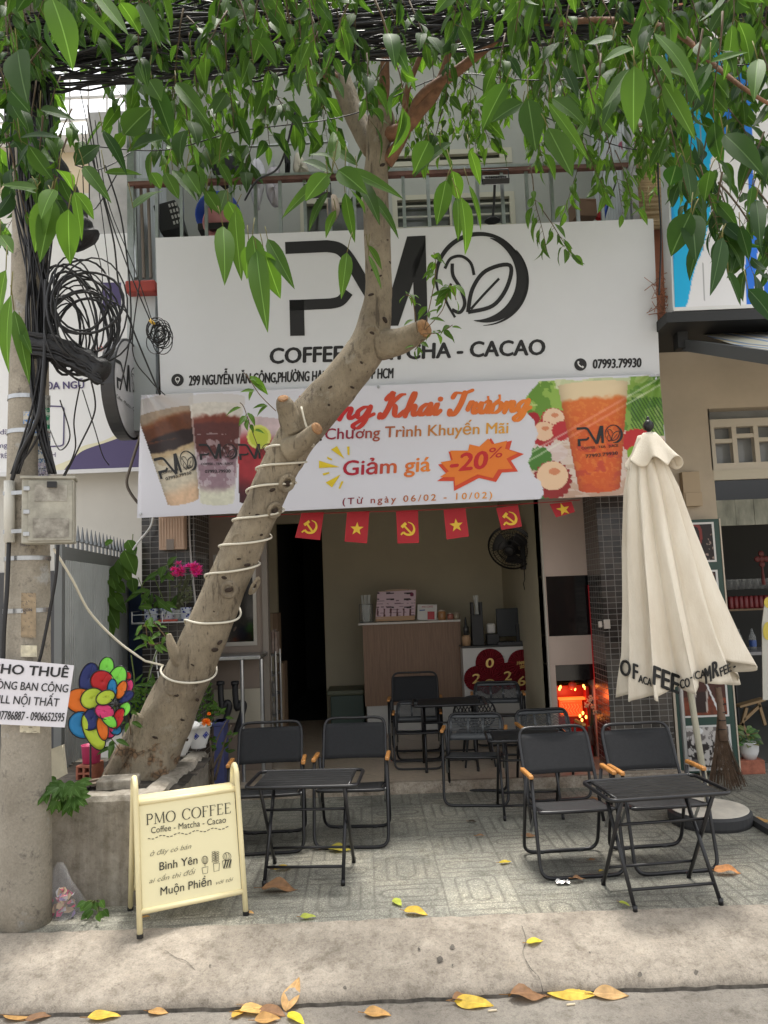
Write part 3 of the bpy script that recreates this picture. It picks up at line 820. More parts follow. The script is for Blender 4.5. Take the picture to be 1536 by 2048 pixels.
# ================================================================== MAIN SIGN AND BANNER
def plane3(a, b, c):
 return a, (b - a).cross(c - a)
sTL, sTR, sBL, sBR = W(309, 478, 5.86), W(1305, 438, 5.86), W(327, 800, 5.98), W(1319, 765, 5.98)
sTL.x = sBL.x = (sTL.x + sBL.x) / 2; sTR.x = sBR.x = (sTR.x + sBR.x) / 2
sTL.z = sTR.z = (sTL.z + sTR.z) / 2; sBL.z = sBR.z = (sBL.z + sBR.z) / 2
sgn = T('shop_sign', 'large white fascia sign with black logo and COFFEE MATCHA CACAO lettering below the balcony', 'sign', (0, 5.95, 3.8))
mb = MB(); mb.slab([sBL, sBR, sTR, sTL], (0, .14, 0))
mb.build('panel', mat('sign_sheet', (0.665, 0.685, 0.725), 0.38, var=.025, scale=1.2, spec=.4), sgn, bevel=.006)
sS = psurf(*plane3(sTL, sTR, sBL))
sS2 = lambda x, y, l=0: sS(x, y, .002 + l)
mb = MB(); logo(mb, (570, 474), (475, -10), (5, 200), lambda x, y, l=0: sS(x, y, l)); mb.build('logo_mark', BLACK, sgn)
mb = MB(); put_text(mb, 'COFFEE - MATCHA - CACAO', (540, 727), (1089, 709), 32, sS, bold=.036, up=(.035, -1)); mb.build('lettering', BLACK, sgn)
mb = MB(); put_text(mb, '299 NGUYỄN VĂN CÔNG,PHƯỜNG HẠNH THÔNG, TP HCM', (378, 771), (786, 756), 21, sS, bold=.03, up=(.035, -1)); mb.build('lettering', BLACK, sgn)
mb = MB(); put_text(mb, '07993.79930', (1186, 737), (1282, 734), 19, sS, bold=.04, up=(.035, -1)); mb.build('lettering', BLACK, sgn)
WPR = mat('white_print', (0.75, 0.75, 0.76), .5)
mb = MB(); pin_icon(mb, 355, 760, 12.5, sS); mb.build('map_icon', [BLACK, WPR], sgn)
mb = MB(); phone_icon(mb, 1161, 729, 12.5, sS); mb.build('phone_icon', [BLACK, WPR], sgn)
# --- promotion banner
def fB(x, z):
 t = min(1, max(0, (3.25 - z) / 1.0))
 w = .010 * math.sin(2.3 * x + .8 * z) + .006 * math.sin(5.1 * x - 3.0 * z + 1) + .010 * math.sin(7.5 * z + .6 * x) * t
 for cx_, sg in ((-1.86, 1), (2.2, -1)):                       # pulled creases from the upper corners
  dx, dz = (x - cx_) * sg, 3.25 - z
  r = math.hypot(dx, dz)
  if dx > 0 and r > .02: w += .022 * math.exp(-r / .55) * math.sin(11 * math.atan2(dz, dx) + .5)
 return 5.885 - .05 * t + w
def sB(px, py, l=0.0):
 Y = 5.87
 for _ in range(5):
  P = W(px, py, Y); Y = fB(P.x, P.z) - l
 return W(px, py, Y)
sBt = lambda x, y, l=0: sB(x, y, .004 + l)
def inv_cup(X, Y, tl, tr, br, bl):
 # tapered cup: returns a (across 0..1), b (down 0..1)
 tc, bc = (np.array(tl) + tr) / 2, (np.array(bl) + br) / 2
 ax = bc - tc; L = np.hypot(*ax); d = ax / L; n = np.array([-d[1], d[0]])
 if np.dot(n, np.array(tr, float) - tl) < 0: n = -n
 b = ((X - tc[0]) * d[0] + (Y - tc[1]) * d[1]) / L
 h0, h1 = np.dot(n, np.array(tr, float) - tl) / 2, np.dot(n, np.array(br, float) - bl) / 2
 q = ((X - tc[0]) * n[0] + (Y - tc[1]) * n[1]) / (h0 + (h1 - h0) * np.clip(b, -.2, 1.2))
 b = b - .035 * np.sqrt(np.clip(1 - q * q, 0, 1)) * np.sign(b - .3)     # rounded rim and foot
 return q / 2 + .5, b, q
def layer(col, mask, c):
 c = np.array(c, float)
 m_ = np.clip(mask, 0, 1)[..., None]
 return col * (1 - m_) + c * m_
def sstep(a, b, x):
 t = np.clip((x - a) / (b - a), 0, 1); return t * t * (3 - 2 * t)
def paint_banner(X, Y):
 col = np.zeros(X.shape + (3,)) + np.array([222, 222, 232.])
 n1, n2, n3 = fbm(X / 14, Y / 14, 1), fbm(X / 40, Y / 40, 5), fbm(X / 5, Y / 5, 9)
 # --- third cup (red), behind
 a, b, q = inv_cup(X, Y, (474, 845), (580, 835), (548, 1003), (478, 1008))
 ins = (abs(q) < 1) & (b > 0) & (b < 1)
 c3 = np.zeros(col.shape) + np.array([205., 185, 190])
 c3 = layer(c3, sstep(.15, .32, b + .1 * (n1 - .5)), (165, 50, 58)); c3 = layer(c3, sstep(.6, .95, b), (62, 24, 32)); c3 = c3 * (0.85 + .3 * n1)[..., None]
 col = np.where(ins[..., None], c3, col)
 r = np.hypot((X - 518) / 24, (Y - 874) / 24)
 col = layer(col, (r < 1) * 1., (190, 202, 70)); col = layer(col, (abs(r - .9) < .1) * .8, (225, 225, 130));
 # --- first cup (layered coffee)
 a, b, q = inv_cup(X, Y, (276, 836), (386, 812), (398, 996), (335, 1008))
 lid = (abs(q * 1.0) < 1.02) & (b > -.16) & (b <= .02)
 col = np.where(lid[..., None], col * .5 + np.array([176, 168, 160]) * .5, col)
 ins = (abs(q) < 1) & (b > 0) & (b < 1.0)
 bb = b + .05 * (n1 - .5) + .03 * q
 c1 = np.zeros(col.shape) + np.array([168, 150, 132.])
 c1 = layer(c1, sstep(.05, .12, bb), (136, 84, 52)); c1 = layer(c1, sstep(.11, .19, bb + .06 * n2), (104, 60, 38)); c1 = layer(c1, sstep(.25, .29, bb), (46, 32, 32))
 c1 = layer(c1, sstep(.37, .40, bb), (188, 165, 130)); c1 = layer(c1, sstep(.41, .50, bb), (208, 198, 178)); c1 = layer(c1, sstep(.75, .92, bb), (222, 188, 156))
 c1 = layer(c1, ((n2 > .62) & (bb > .42) & (bb < .7)) * .35, (150, 120, 80))
 c1 = c1 * (.9 + .2 * n3)[..., None] * (1 - .22 * abs(q) ** 6)[..., None]
 col = np.where(ins[..., None], c1, col)
 # --- second cup (cacao and milk)
 a, b, q = inv_cup(X, Y, (380, 812), (487, 810), (468, 1003), (400, 1005))
 lid = (abs(q) < 1.04) & (b > -.09) & (b <= .02)
 col = np.where(lid[..., None], col * .4 + np.array([206, 200, 194]) * .6, col)
 ins = (abs(q) < 1) & (b > 0) & (b < 1.0)
 bb = b + .07 * (n1 - .5)
 c2 = np.zeros(col.shape) + np.array([214, 208, 200.])
 c2 = layer(c2, sstep(.11, .15, bb), (120, 58, 44)); c2 = layer(c2, sstep(.17, .22, bb), (92, 48, 46)); c2 = layer(c2, sstep(.38, .55, bb + .16 * (n3 - .5)), (150, 124, 136))
 c2 = layer(c2, ((n1 > .52) & (bb > .33) & (bb < .85)) * .55, (205, 196, 204)); c2 = layer(c2, sstep(.78, .88, bb), (218, 218, 200))
 c2 = layer(c2, (abs(q) > .93) * .5, (225, 222, 220))
 c2 = c2 * (.92 + .16 * n3)[..., None]
 col = np.where(ins[..., None], c2, col)
 # --- right-hand picture
 edge = 1068 + 14 * np.sin(Y / 19) + 12 * (n1 - .5) - 6 * np.sin(Y / 45 + 2)
 top = 752 + 8 * (n2 - .5) + np.clip((1318 - X) * .036, 0, 99)
 pic = (X > edge) & (Y > top) & (X < 1322 + (Y - 750) * .06)
 g = np.zeros(col.shape) + np.array([150, 186, 84.])
 g = layer(g, (fbm(X / 26, Y / 26, 3) > .5) * .8, (96, 142, 48)); g = layer(g, (fbm(X / 18, Y / 18, 13) > .62) * .7, (206, 220, 150)); g = layer(g, sstep(1180, 1320, X) * .35, (64, 110, 34))
 fr = np.sin((X - 1330) * .9 - (Y - 780) * .55) * .5 + .5
 g = layer(g, ((X > 1262) & (Y > 795) & (Y < 905) & (fr > .6)) * .75, (40, 78, 26))
 tb = np.zeros(col.shape) + np.array([222, 204, 192.])
 tb = layer(tb, (fbm(X / 30, Y / 7, 4) > .52) * .5, (190, 150, 124)); tb = layer(tb, sstep(950, 1010, Y) * .3, (160, 116, 92))
 pcol = np.where((Y > 862 + 10 * np.sin(X / 40))[..., None], tb, g)
 def ball(cx, cy, r, rim, core, sq=1.0):
  nonlocal pcol
  rr = np.hypot((X - cx) / r, (Y - cy) / (r * sq))
  pcol = layer(pcol, (rr < 1 + .05 * np.sin(20 * np.arctan2(Y - cy, X - cx))) * 1., rim)
  if core is not None:
   r2 = np.hypot((X - cx) / (r * .82), (Y - cy + r * .22) / (r * .76 * sq))
   pcol = layer(pcol, (r2 < 1) * 1., core); r3 = np.hypot((X - cx - r * .1) / (r * .3), (Y - cy + r * .45) / (r * .18)); pcol = layer(pcol, (r3 < 1) * .7, (206, 112, 70))
 pcol = layer(pcol, (np.hypot((X - 1090) / 46, (Y - 905) / 22) < 1) * .6, (226, 210, 212))
 ball(1066, 838, 14, (170, 30, 42), None); ball(1107, 842, 26, (186, 38, 44), (240, 206, 176)); ball(1088, 868, 25, (176, 34, 42), (238, 200, 168)); ball(1124, 862, 20, (190, 42, 50), None)
 ball(1275, 882, 34, (196, 40, 44), None, .72); ball(1268, 906, 14, (130, 176, 50), None)
 pcol = layer(pcol, ((np.hypot((X - 1078) / 26, (Y - 918) / 24) < 1 + .3 * (n3 - .5)) & (X < 1104)) * 1., (74, 128, 44)); pcol = layer(pcol, ((np.hypot((X - 1084) / 30, (Y - 992) / 16) < 1 + .4 * (n3 - .5))) * 1., (62, 104, 44))
 ball(1105, 960, 38, (150, 36, 34), (240, 204, 168))
 a, b, q = inv_cup(X, Y, (1116, 772), (1256, 766), (1240, 976), (1158, 980))
 lid = (abs(q) < 1.06) & (b > -.07) & (b < .02)
 pcol = np.where(lid[..., None], pcol * .35 + np.array([232, 226, 214]) * .65, pcol)
 ins = (abs(q) < 1) & (b > 0) & (b < 1)
 bb = b + .06 * (n1 - .5)
 o = np.zeros(col.shape) + np.array([236, 214, 176.])
 o = layer(o, sstep(.13, .18, bb), (226, 116, 48)); o = layer(o, sstep(.22, .4, bb) * .6, (218, 84, 28)); o = layer(o, ((n3 > .56) & (bb > .2)) * .45, (240, 150, 66)); o = layer(o, ((fbm(X / 20, Y / 12, 22) > .55) & (bb > .55)) * .6, (196, 62, 52)); o = layer(o, sstep(.78, .95, bb) * .6, (214, 96, 44))
 for k_, (sx, sy) in enumerate(((1316, 758), (1316, 772))):
  dd = abs((Y - sy) - (1316 - X) * .58)
  o = layer(o, (dd < 2.6) * .45, (255, 170, 150)); pcol = layer(pcol, (dd < 2.0) * .5, (240, 245, 230))
 o = o * (1 - .18 * abs(q) ** 5)[..., None]
 pcol = np.where(ins[..., None], o, pcol)
 col = np.where(pic[..., None], pcol, col)
 return col
bn = T('promo_banner', 'white vinyl promotion banner printed with iced drinks and -20% hung under the main sign', 'banner', (0, 5.87, 2.75))
printed('banner_sheet', [(282, 790), (1319, 748), (1340, 986), (274, 1036)], 560, 132, sB, paint_banner, PRINT, bn, gain=.88)
def grad(x0, x1, ca, cb):
 ca, cb = np.array(s2l(ca)), np.array(s2l(cb))
 def f(x, y):
  t = min(1, max(0, (x - x0) / (x1 - x0))); return tuple(ca * (1 - t) + cb * t)
 return f
RED, DRED, ORG, GLD = (186, 34, 42), (140, 26, 54), (226, 128, 46), (220, 160, 60)
BINK = amat('banner_ink', 0.5, 0.4)
# flowing script headline, drawn as brush strokes
def script(mb, strokes, o, ex, ey, w, surf, cf, m=0):
 for st in strokes:
  wd_ = w
  if isinstance(st, tuple): wd_, st = st; wd_ *= w
  P = spline(st, 6)
  P = [(o[0] + ex[0] * p[0] + ey[0] * p[1], o[1] + ex[1] * p[0] + ey[1] * p[1]) for p in P]
  k = len(P)
  ws = []
  for i in range(k):
   a, b = P[max(0, i - 1)], P[min(k - 1, i + 1)]
   dx, dy = b[0] - a[0], b[1] - a[1]
   v = abs(dy) / (math.hypot(dx, dy) + 1e-6)
   ws.append(wd_ * (.45 + .65 * v))
  stroke(mb, P, ws, surf, m, cf)
  for e in (0, -1): blob(mb, circ(P[e][0], P[e][1], ws[e] * .5, n=8), lambda x, y: surf(x, y, .0004), m, [cf(P[e][0], P[e][1])] * 8 if cf else None)
GL = {   # each glyph: (advance, strokes) in x-height units, y up
 'u': (1.0, [[(0, .6), (.12, 1), (.14, .3), (.35, 0), (.62, .35), (.7, 1)], [(.72, 1), (.68, .2), (.85, .02), (1.05, .3)]]),
 'n': (1.05, [[(0, .5), (.14, .95), (.2, .5), (.14, 0)], [(.16, .3), (.45, .95), (.66, .85), (.64, .3), (.78, .02), (1.08, .35)]]),
 'g': (1.0, [[(.7, .8), (.4, 1), (.06, .6), (.2, .05), (.5, .2), (.7, .9)], [(.72, 1), (.62, -.3), (.3, -.85), (.0, -.6), (.4, -.15), (1.05, .35)]]),
 'h': (1.1, [[(0, .35), (.35, 1.5), (.34, 2.1), (.2, 1.7), (.1, .0)], [(.12, .3), (.42, .95), (.66, .85), (.64, .3), (.8, .02), (1.1, .35)]]),
 'a': (1.05, [[(.7, .85), (.4, 1), (.06, .6), (.15, .05), (.45, .15), (.7, .8)], [(.74, 1), (.68, .2), (.85, .02), (1.08, .35)]]),
 'i': (.55, [[(0, .4), (.2, 1), (.16, .2), (.32, .02), (.58, .35)], [(.27, 1.4), (.30, 1.48), (.32, 1.42)]]),
 'r': (.85, [[(0, .4), (.12, 1.1), (.3, .95), (.5, .95), (.46, .3), (.62, .02), (.9, .35)]]),
 'o': (.95, [[(.45, 1), (.08, .7), (.1, .1), (.42, 0), (.7, .35), (.62, .85), (.4, .98), (.7, .8), (.98, .8)]]),
 'K': (1.75, [(1.15, [(.35, 2.1), (.42, 1.2), (.2, .1), (-.05, -.1), (-.1, .2)]), [(0, 1.6), (.2, 2.0), (.5, 2.15)], [(1.35, 2.0), (1.0, 1.9), (.45, 1.1)], (1.1, [(.5, 1.15), (.85, .9), (1.0, .2), (1.3, 0), (1.65, .4)])]),
 'T': (1.35, [[(-.1, 1.6), (.1, 2.0), (.7, 1.95), (1.3, 2.2)], (1.15, [(.75, 1.95), (.68, 1.0), (.45, .1), (.1, -.05), (.0, .3)])]),
 'M': (2.0, [(1.1, [(-.1, .1), (.15, .05), (.4, 1.2), (.5, 2.0)]), (1.2, [(.5, 2.0), (.7, .9), (.8, .4)]), [(.8, .4), (1.3, 2.0)], (1.2, [(1.3, 2.0), (1.35, .9), (1.5, .05), (1.9, .35)])]),
 ' ': (.6, []),
}
def script_word(mb, word, p0, p1, xh, w, surf, cf, up=None, m=0):
 tot = sum(GL[c][0] for c in word)
 p0, p1 = np.array(p0, float), np.array(p1, float)
 ex = (p1 - p0) / tot
 up = np.array([.30, -1.0]) if up is None else np.array(up, float)
 x = 0
 for c in word:
  adv, sts = GL[c]
  script(mb, sts, p0 + ex * x, ex, up * xh, w, surf, cf, m)
  x += adv
gh = grad(690, 1060, RED, ORG)
mb = MB()
script_word(mb, 'Mung', (572, 843), (744, 836), 23, 9.5, sBt, gh)
stroke(mb, spline([(664, 815), (672, 812), (675, 803)], 4), 5, sBt, 0, gh); stroke(mb, [(646, 797), (658, 804)], 5, sBt, 0, gh)
script_word(mb, 'Khai', (762, 834), (878, 829), 22, 9.5, sBt, gh)
script_word(mb, 'Truong', (898, 829), (1058, 822), 21.5, 9.5, sBt, gh)
stroke(mb, [(969, 806), (977, 800), (976, 792)], 5, sBt, 0, gh); stroke(mb, [(990, 805), (1000, 798), (999, 789)], 5, sBt, 0, gh)
mb.build('script_lettering', BINK, bn)
mb = MB(); put_text(mb, 'Chương Trình Khuyến Mãi', (650, 879), (1016, 866), 23, sBt, bold=.016, up=(.05, -1), cf=grad(700, 1000, DRED, GLD)); mb.build('lettering', BINK, bn)
mb = MB(); put_text(mb, 'Giảm giá', (686, 951), (860, 942), 31, sBt, bold=.022, up=(.05, -1), cf=grad(740, 840, (168, 30, 52), ORG)); mb.build('lettering', BINK, bn)
mb = MB(); put_text(mb, '(Từ ngày 06/02 - 10/02)', (685, 1009), (984, 996), 13.5, sBt, bold=.014, up=(.05, -1), cf=grad(720, 960, (128, 26, 52), (226, 150, 50)), space=1.35); mb.build('lettering', BINK, bn)
mb = MB()
ray_y = s2l((216, 190, 40))
for q in ([(662, 899), (674, 892), (689, 918)], [(638, 921), (638, 936), (679, 934)], [(651, 965), (664, 975), (681, 949)], [(694, 893), (699, 893), (699, 911), (695, 909)], [(654, 913), (664, 918), (664, 921), (655, 918)], [(645, 947), (658, 944), (659, 947), (647, 951)], [(683, 962), (687, 963), (680, 978), (677, 977)]):
 blob(mb, q, sBt, 0, ray_y)
mb.build('ray_marks', BINK, bn)
star = [(874, 962), (894, 949), (876, 929), (903, 924), (897, 903), (937, 903), (940, 889), (962, 894), (982, 876), (990, 889), (1024, 881), (1019, 899), (1048, 908), (1022, 921), (1036, 943), (1004, 945), (992, 964), (958, 956), (908, 982), (907, 962)]
mb = MB(); blob(mb, star, sBt, 0, s2l((206, 70, 40)))
def shrink(P, k, dx, dy):
 cx_, cy_ = np.mean([p[0] for p in P]), np.mean([p[1] for p in P])
 return [(cx_ + (p[0] - cx_) * k + dx, cy_ + (p[1] - cy_) * k + dy) for p in P]
blob(mb, shrink(star, .9, -3, -4), lambda x, y, l=0: sB(x, y, .006 + l), 0, s2l((224, 122, 44)))
put_text(mb, '-20', (900, 943), (972, 936), 36, lambda x, y, l=0: sB(x, y, .008 + l), bold=.04, shear=.1, up=(.05, -1), cf=lambda x, y: s2l((190, 38, 40)))
put_text(mb, '%', (976, 917), (1004, 914), 22, lambda x, y, l=0: sB(x, y, .008 + l), bold=.005, shear=.1, up=(.05, -1), cf=lambda x, y: s2l((190, 38, 40)))
mb.build('burst_mark', BINK, bn)
mb = MB()
sB6 = lambda x, y, l=0: sB(x, y, .005 + l)
for lo, lx, ly, tx, a, b, h, c, d, h2 in (((306, 915), (78, -16), (14, 44), 'COFFEE . TEA . JUICE', (323, 949), (383, 934), 4.5, (332, 961), (383, 948), 6.5), ((397, 886), (75, 2), (2, 34), 'COFFEE . TEA . JUICE', (402, 930), (466, 929), 4.5, (410, 946), (461, 945), 6.5), ((1153, 853), (90, -4), (2, 40), 'COFFEE . TEA . JUICE', (1163, 899), (1237, 893), 5, (1172, 916), (1236, 909), 7)):
 mb = MB(); logo(mb, lo, lx, ly, sB6); put_text(mb, tx, a, b, h, sB6, bold=.02); put_text(mb, '77993.79930' if lo[0] > 1000 else '07993.79930', c, d, h2, sB6, bold=.02); mb.build('cup_lettering', BLACK, bn)
mb = MB(); logo(mb, (476, 886), (74, 2), (2, 34), sB6)
mb.build('cup_lettering', BLACK, bn)
mb = MB()
for q in ((281, 1028), (757, 774), (1312, 757)):
 P = sB(*q, .004); mb.lathe([(.006, -.001), (.012, 0), (.012, .003), (.006, .004)], 10, P, M=Matrix.Rotation(R(90), 3, 'X'))
mb.build('eyelet', STEEL, bn)
# --- bunting flags under the banner
FR_ = mat('flag_red', (0.42, 0.012, 0.022), .65); FY = mat('flag_yellow', (0.80, 0.52, 0.04), .6)
def flag(cs, kind, lab, n):
 Yf = 5.98
 tl, tr, br, bl = [np.array(c, float) for c in cs]
 cen = W(*((tl + tr) / 2), Yf)
 t = T('flag', lab, 'flag', cen, 'bunting flags hanging under the banner')
 ph = n * 1.7
 def sfl(x, y, l=0):
  P = W(x, y, Yf); Y = Yf + .008 * math.sin(14 * P.x + 9 * P.z + ph) - l
  return W(x, y, Y)
 mb = MB(); rows = []
 for i in range(9):
  a, b = tl + (bl - tl) * i / 8, tr + (br - tr) * i / 8
  rows.append([sfl(*(a + (b - a) * j / 6)) for j in range(7)])
 mb.sheet(rows); mb.build('cloth', FR_, t, smooth=True)
 c = tl * .22 + tr * .22 + br * .28 + bl * .28
 ex, ey = (tr - tl + br - bl) / 2, (bl - tl + br - tr) / 2
 ex = ex / np.hypot(*ex); ey = ey / np.hypot(*ey)
 s2 = lambda x, y: sfl(c[0] + ex[0] * x + ey[0] * y, c[1] + ex[1] * x + ey[1] * y, .004)
 g = MB()
 if kind == 'star':
  blob(g, [((14 if k % 2 == 0 else 5.6) * math.sin(math.pi * k / 5), -(14 if k % 2 == 0 else 5.6) * math.cos(math.pi * k / 5)) for k in range(10)], s2)
  g.build('star_mark', FY, t)
 else:
  s_ = lambda x, y, l=0: s2(x, y)
  stroke(g, spline([(1, -14), (10, -9), (13, 1), (8, 10), (-2, 11), (-9, 6)], 6), [1, 3, 4, 5] + [5.5] * 18 + [5.5, 5.5, 5, 5, 4, 4, 4, 4, 4] if False else list(np.interp(np.linspace(0, 1, 31), [0, .5, .85, 1], [1, 5.5, 4, 4])), s_)
  stroke(g, [(-9, 6), (-14, 11)], 3.4, s_)
  stroke(g, [(-8, -8), (9, 11)], 3.6, lambda x, y, l=0: s2(x, y) + Vector((0, -.001, 0)))
  stroke(g, [(-12, -4), (-3, -12)], 6, lambda x, y, l=0: s2(x, y) + Vector((0, -.002, 0)))
  g.build('hammer_sickle_mark', FY, t)
 return t
fl = [([(603, 1026), (648, 1024), (640, 1080), (590, 1075)], 'hs', 'red flag with yellow hammer and sickle closest to the dark doorway'),
      ([(694, 1024), (739, 1022), (734, 1087), (689, 1083)], 'star', 'red flag with yellow star between the doorway and the middle of the counter'),
      ([(792, 1023), (836, 1021), (838, 1086), (795, 1087)], 'hs', 'red flag with hammer and sickle hanging above the paper menu board'),
      ([(887, 1020), (931, 1017), (938, 1073), (893, 1079)], 'star', 'red star flag hanging just left of the wall fan'),
      ([(992, 1016), (1036, 1010), (1044, 1053), (1003, 1060)], 'hs', 'red hammer and sickle flag hanging directly above the wall fan'),
      ([(1099, 1008), (1143, 1003), (1150, 1024), (1112, 1035)], 'star', 'red star flag crumpled against the taupe column, mostly behind the banner')]
for i, (c, k, l) in enumerate(fl): flag(c, k, l, i)
mb = MB(); mb.tube([tuple(W(x, y, 5.985)) for x, y in spline([(420, 1034), (600, 1028), (760, 1023), (900, 1018), (1030, 1009), (1160, 1000)], 6)], .003, 5)
tag(mb.build('flag_string', FR_, origin=(0, 5.985, 2.3)), 'thin red string carrying the row of small flags', 'string')
# ================================================================== SANDWICH BOARD
CRM = mat('cream_metal', (0.78, 0.68, 0.40), .42, var=.04, scale=6)
fl_, fr_, bl_ = G(280, 1876), G(492, 1830), G(247, 1823)
ux = (fr_ - fl_).normalized(); back = Vector((-ux.y, ux.x, 0))
if back.y < 0: back = -back
wB = (fr_ - fl_).length
tl_ = W(272, 1563, 3.95); HB = .672
top_off = back * .16
sb = T('sandwich_board', 'cream folding pavement board lettered PMO COFFEE in front of the planter', 'sandwich board', (fl_ + fr_) / 2 + back * .18)
lean = (back * .155 + Vector((0, 0, HB)))
nF = ux.cross(lean).normalized()
def bp(u, v, w=0): return fl_ + ux * (u * wB) + lean * v + (back * w)
rt = .0135
mb = MB(); LOOP = .93
def leg_side(u, s):
 # one bent tube: front leg up, over the top as a handle, and down the inner post
 uu = u; inn = u + s * .085
 return [bp(uu, 0) + Vector((0, 0, .0)), bp(uu, .5), bp(uu, .93)]
HT = .10
def side_frame(u, s):
 f, b = bp(u, 0), bp(u, 0) + back * .37
 A, Bk = bp(u, 1) - back * .012, bp(u, 1) + back * .07
 pts = [f, f + (A - f) * .5, f + (A - f) * .93]
 arch = [f + (A - f) * .93, A + Vector((0, 0, .0)) - back * 0.002, A * .5 + Bk * .5 + Vector((0, 0, .032)), Bk, b + (Bk - b) * .93]
 pts = pts + [Vector(p) for p in spline([tuple(q) for q in arch], 5)][1:] + [b + (Bk - b) * .5, b]
 return pts
mb.tube(side_frame(0, 1), rt, 10); mb.tube(side_frame(1, -1), rt, 10)
mb.build('side_frame', CRM, sb, smooth=True)
vt, vb = .875, .16
for v in (vt, vb):
 for o2 in (Vector((0, 0, 0)), back * (.37 * (1 - v) + .055 * v + .02)):
  mb = MB(); mb.tube([bp(0, v) + o2, bp(1, v) + o2], rt * .95, 10); mb.build('cross_rail', CRM, sb, smooth=True)
mb = MB(); mb.slab([bp(.03, vb + .01), bp(.97, vb + .01), bp(.97, vt - .01), bp(.03, vt - .01)], -nF * .008 if nF.y < 0 else nF * .008)
mb.build('front_panel', mat('cream_panel', (0.80, 0.72, 0.44), .5), sb)
mb = MB()
q = [bp(.03, vb + .01) + back * .31, bp(.97, vb + .01) + back * .31, bp(.97, vt - .01) + back * .10, bp(.03, vt - .01) + back * .10]
mb.slab(q, back * .008); mb.build('rear_panel', mat('cream_panel', (0, 0, 0)), sb)
mb = MB()
mb.slab([bp(.02, .895), bp(.98, .895), bp(.98, .895) + back * .085, bp(.02, .895) + back * .085], (0, 0, -.006)); mb.build('top_plate', CRM, sb)
for u in (0, 1):
 for p in (bp(u, 0), bp(u, 0) + back * .37):
  mb = MB(); mb.lathe([(.016, -.0), (.0165, .018)], 10, p); mb.build('rubber_foot', BTUBE, sb)
sP0 = psurf(bp(0, .5), nF, .0035)
sP = lambda x, y, l=0: sP0(x, y, l)
INK = mat('board_ink', (0.02, 0.018, 0.012), .6); GINK = mat('grey_ink', (0.22, 0.20, 0.13), .6)
# roman capitals with thick and thin strokes
SER = {'P': (.62, [('t', .1, 0, .1, 1), ('c', [(.1, .97), (.42, .97), (.55, .74), (.42, .5), (.1, .49)]), ('s', .1, 0), ('h', 0, .16, 1)]),
       'M': (1.0, [('n', .1, 0, .16, 1), ('t', .16, 1, .5, .05), ('n', .5, .05, .84, 1), ('t', .84, 1, .9, 0), ('s', .1, 0), ('s', .9, 0), ('h', .05, .2, 1), ('h', .8, .95, 1)]),
       'O': (.86, [('o', .43, .5, .40, .51)]),
       'C': (.78, [('c2', .43, .5, .38, .51)]),
       'F': (.58, [('t', .12, 0, .12, 1), ('h', .02, .52, .985), ('h', .12, .44, .53), ('s', .12, 0), ('n', .52, .99, .53, .8)]),
       'E': (.60, [('t', .12, 0, .12, 1), ('h', .02, .52, .985), ('h', .12, .44, .53), ('h', .02, .54, .015), ('n', .52, .99, .53, .8), ('n', .54, .0, .57, .2)]),
       ' ': (.42, [])}
def serif_text(mb, s, p0, p1, h, up, surf, thick=.10, thin=.035):
 tot = sum(SER[c][0] + .10 for c in s) - .10
 p0, p1 = np.array(p0, float), np.array(p1, float)
 ex = (p1 - p0) / tot; ey = np.array(up, float) * h; k = np.hypot(*ex)
 x = 0
 for c in s:
  adv, sts = SER[c]
  f = lambda a, b: tuple(p0 + ex * (x + a) + ey * b)
  for q in sts:
   if q[0] == 't': stroke(mb, [f(q[1], q[2]), f(q[3], q[4])], thick * k, surf)
   elif q[0] == 'n': stroke(mb, [f(q[1], q[2]), f(q[3], q[4])], thin * k * 1.3, surf)
   elif q[0] == 'h': stroke(mb, [f(q[1], q[3]), f(q[2], q[3])], thin * k * 1.3, surf)
   elif q[0] == 's': stroke(mb, [f(q[1] - .11, q[2] + .01), f(q[1] + .11, q[2] + .01)], thin * k * 1.3, surf)
   elif q[0] == 'c':
    P = [f(*p) for p in spline(q[1], 6)]; n_ = len(P); stroke(mb, P, [k * (thin + (thick - thin) * math.sin(math.pi * i / (n_ - 1))) for i in range(n_)], surf)
   else:
    a0, a1 = (0, 360) if q[0] == 'o' else (42, 318)
    P = [f(q[1] + q[3] * math.cos(R(a)), q[2] + q[4] * math.sin(R(a))) for a in np.linspace(a0, a1, 33)]
    stroke(mb, P, [k * (thin + (thick * 1.1 - thin) * abs(math.cos(R(a)))) for a in np.linspace(a0, a1, 33)], surf)
    if q[0] == 'c2': stroke(mb, [f(.72, .95), f(.72, .72)], thin * k * 1.4, surf)
  x += adv + .10
mb = MB(); serif_text(mb, 'PMO COFFEE', (293, 1650), (462, 1626), 21, (-.02, -1), sP); mb.build('lettering', INK, sb)
mb = MB(); put_text(mb, 'Coffee - Matcha - Cacao', (302, 1667), (452, 1645), 13, sP, bold=-.004, up=(.0, -1)); mb.build('lettering', INK, sb)
mb = MB()
for i in range(22):
 a = i / 22; x = 296 + 163 * a; y = 1677 - 23 * a + 2.2 * math.sin(i * 1.35)
 stroke(mb, [(x, y), (x + 5, y - .7 + 1.6 * math.cos(i * 1.35))], 1.5, sP)
mb.build('dashed_line', INK, sb)
mb = MB(); put_text(mb, 'Bình Yên', (319, 1741), (395, 1727), 17, sP, bold=.006, up=(0, -1)); mb.build('lettering', INK, sb)
mb = MB(); put_text(mb, 'Muộn Phiền', (321, 1791), (423, 1770), 17, sP, bold=.004, up=(0, -1)); mb.build('lettering', INK, sb)
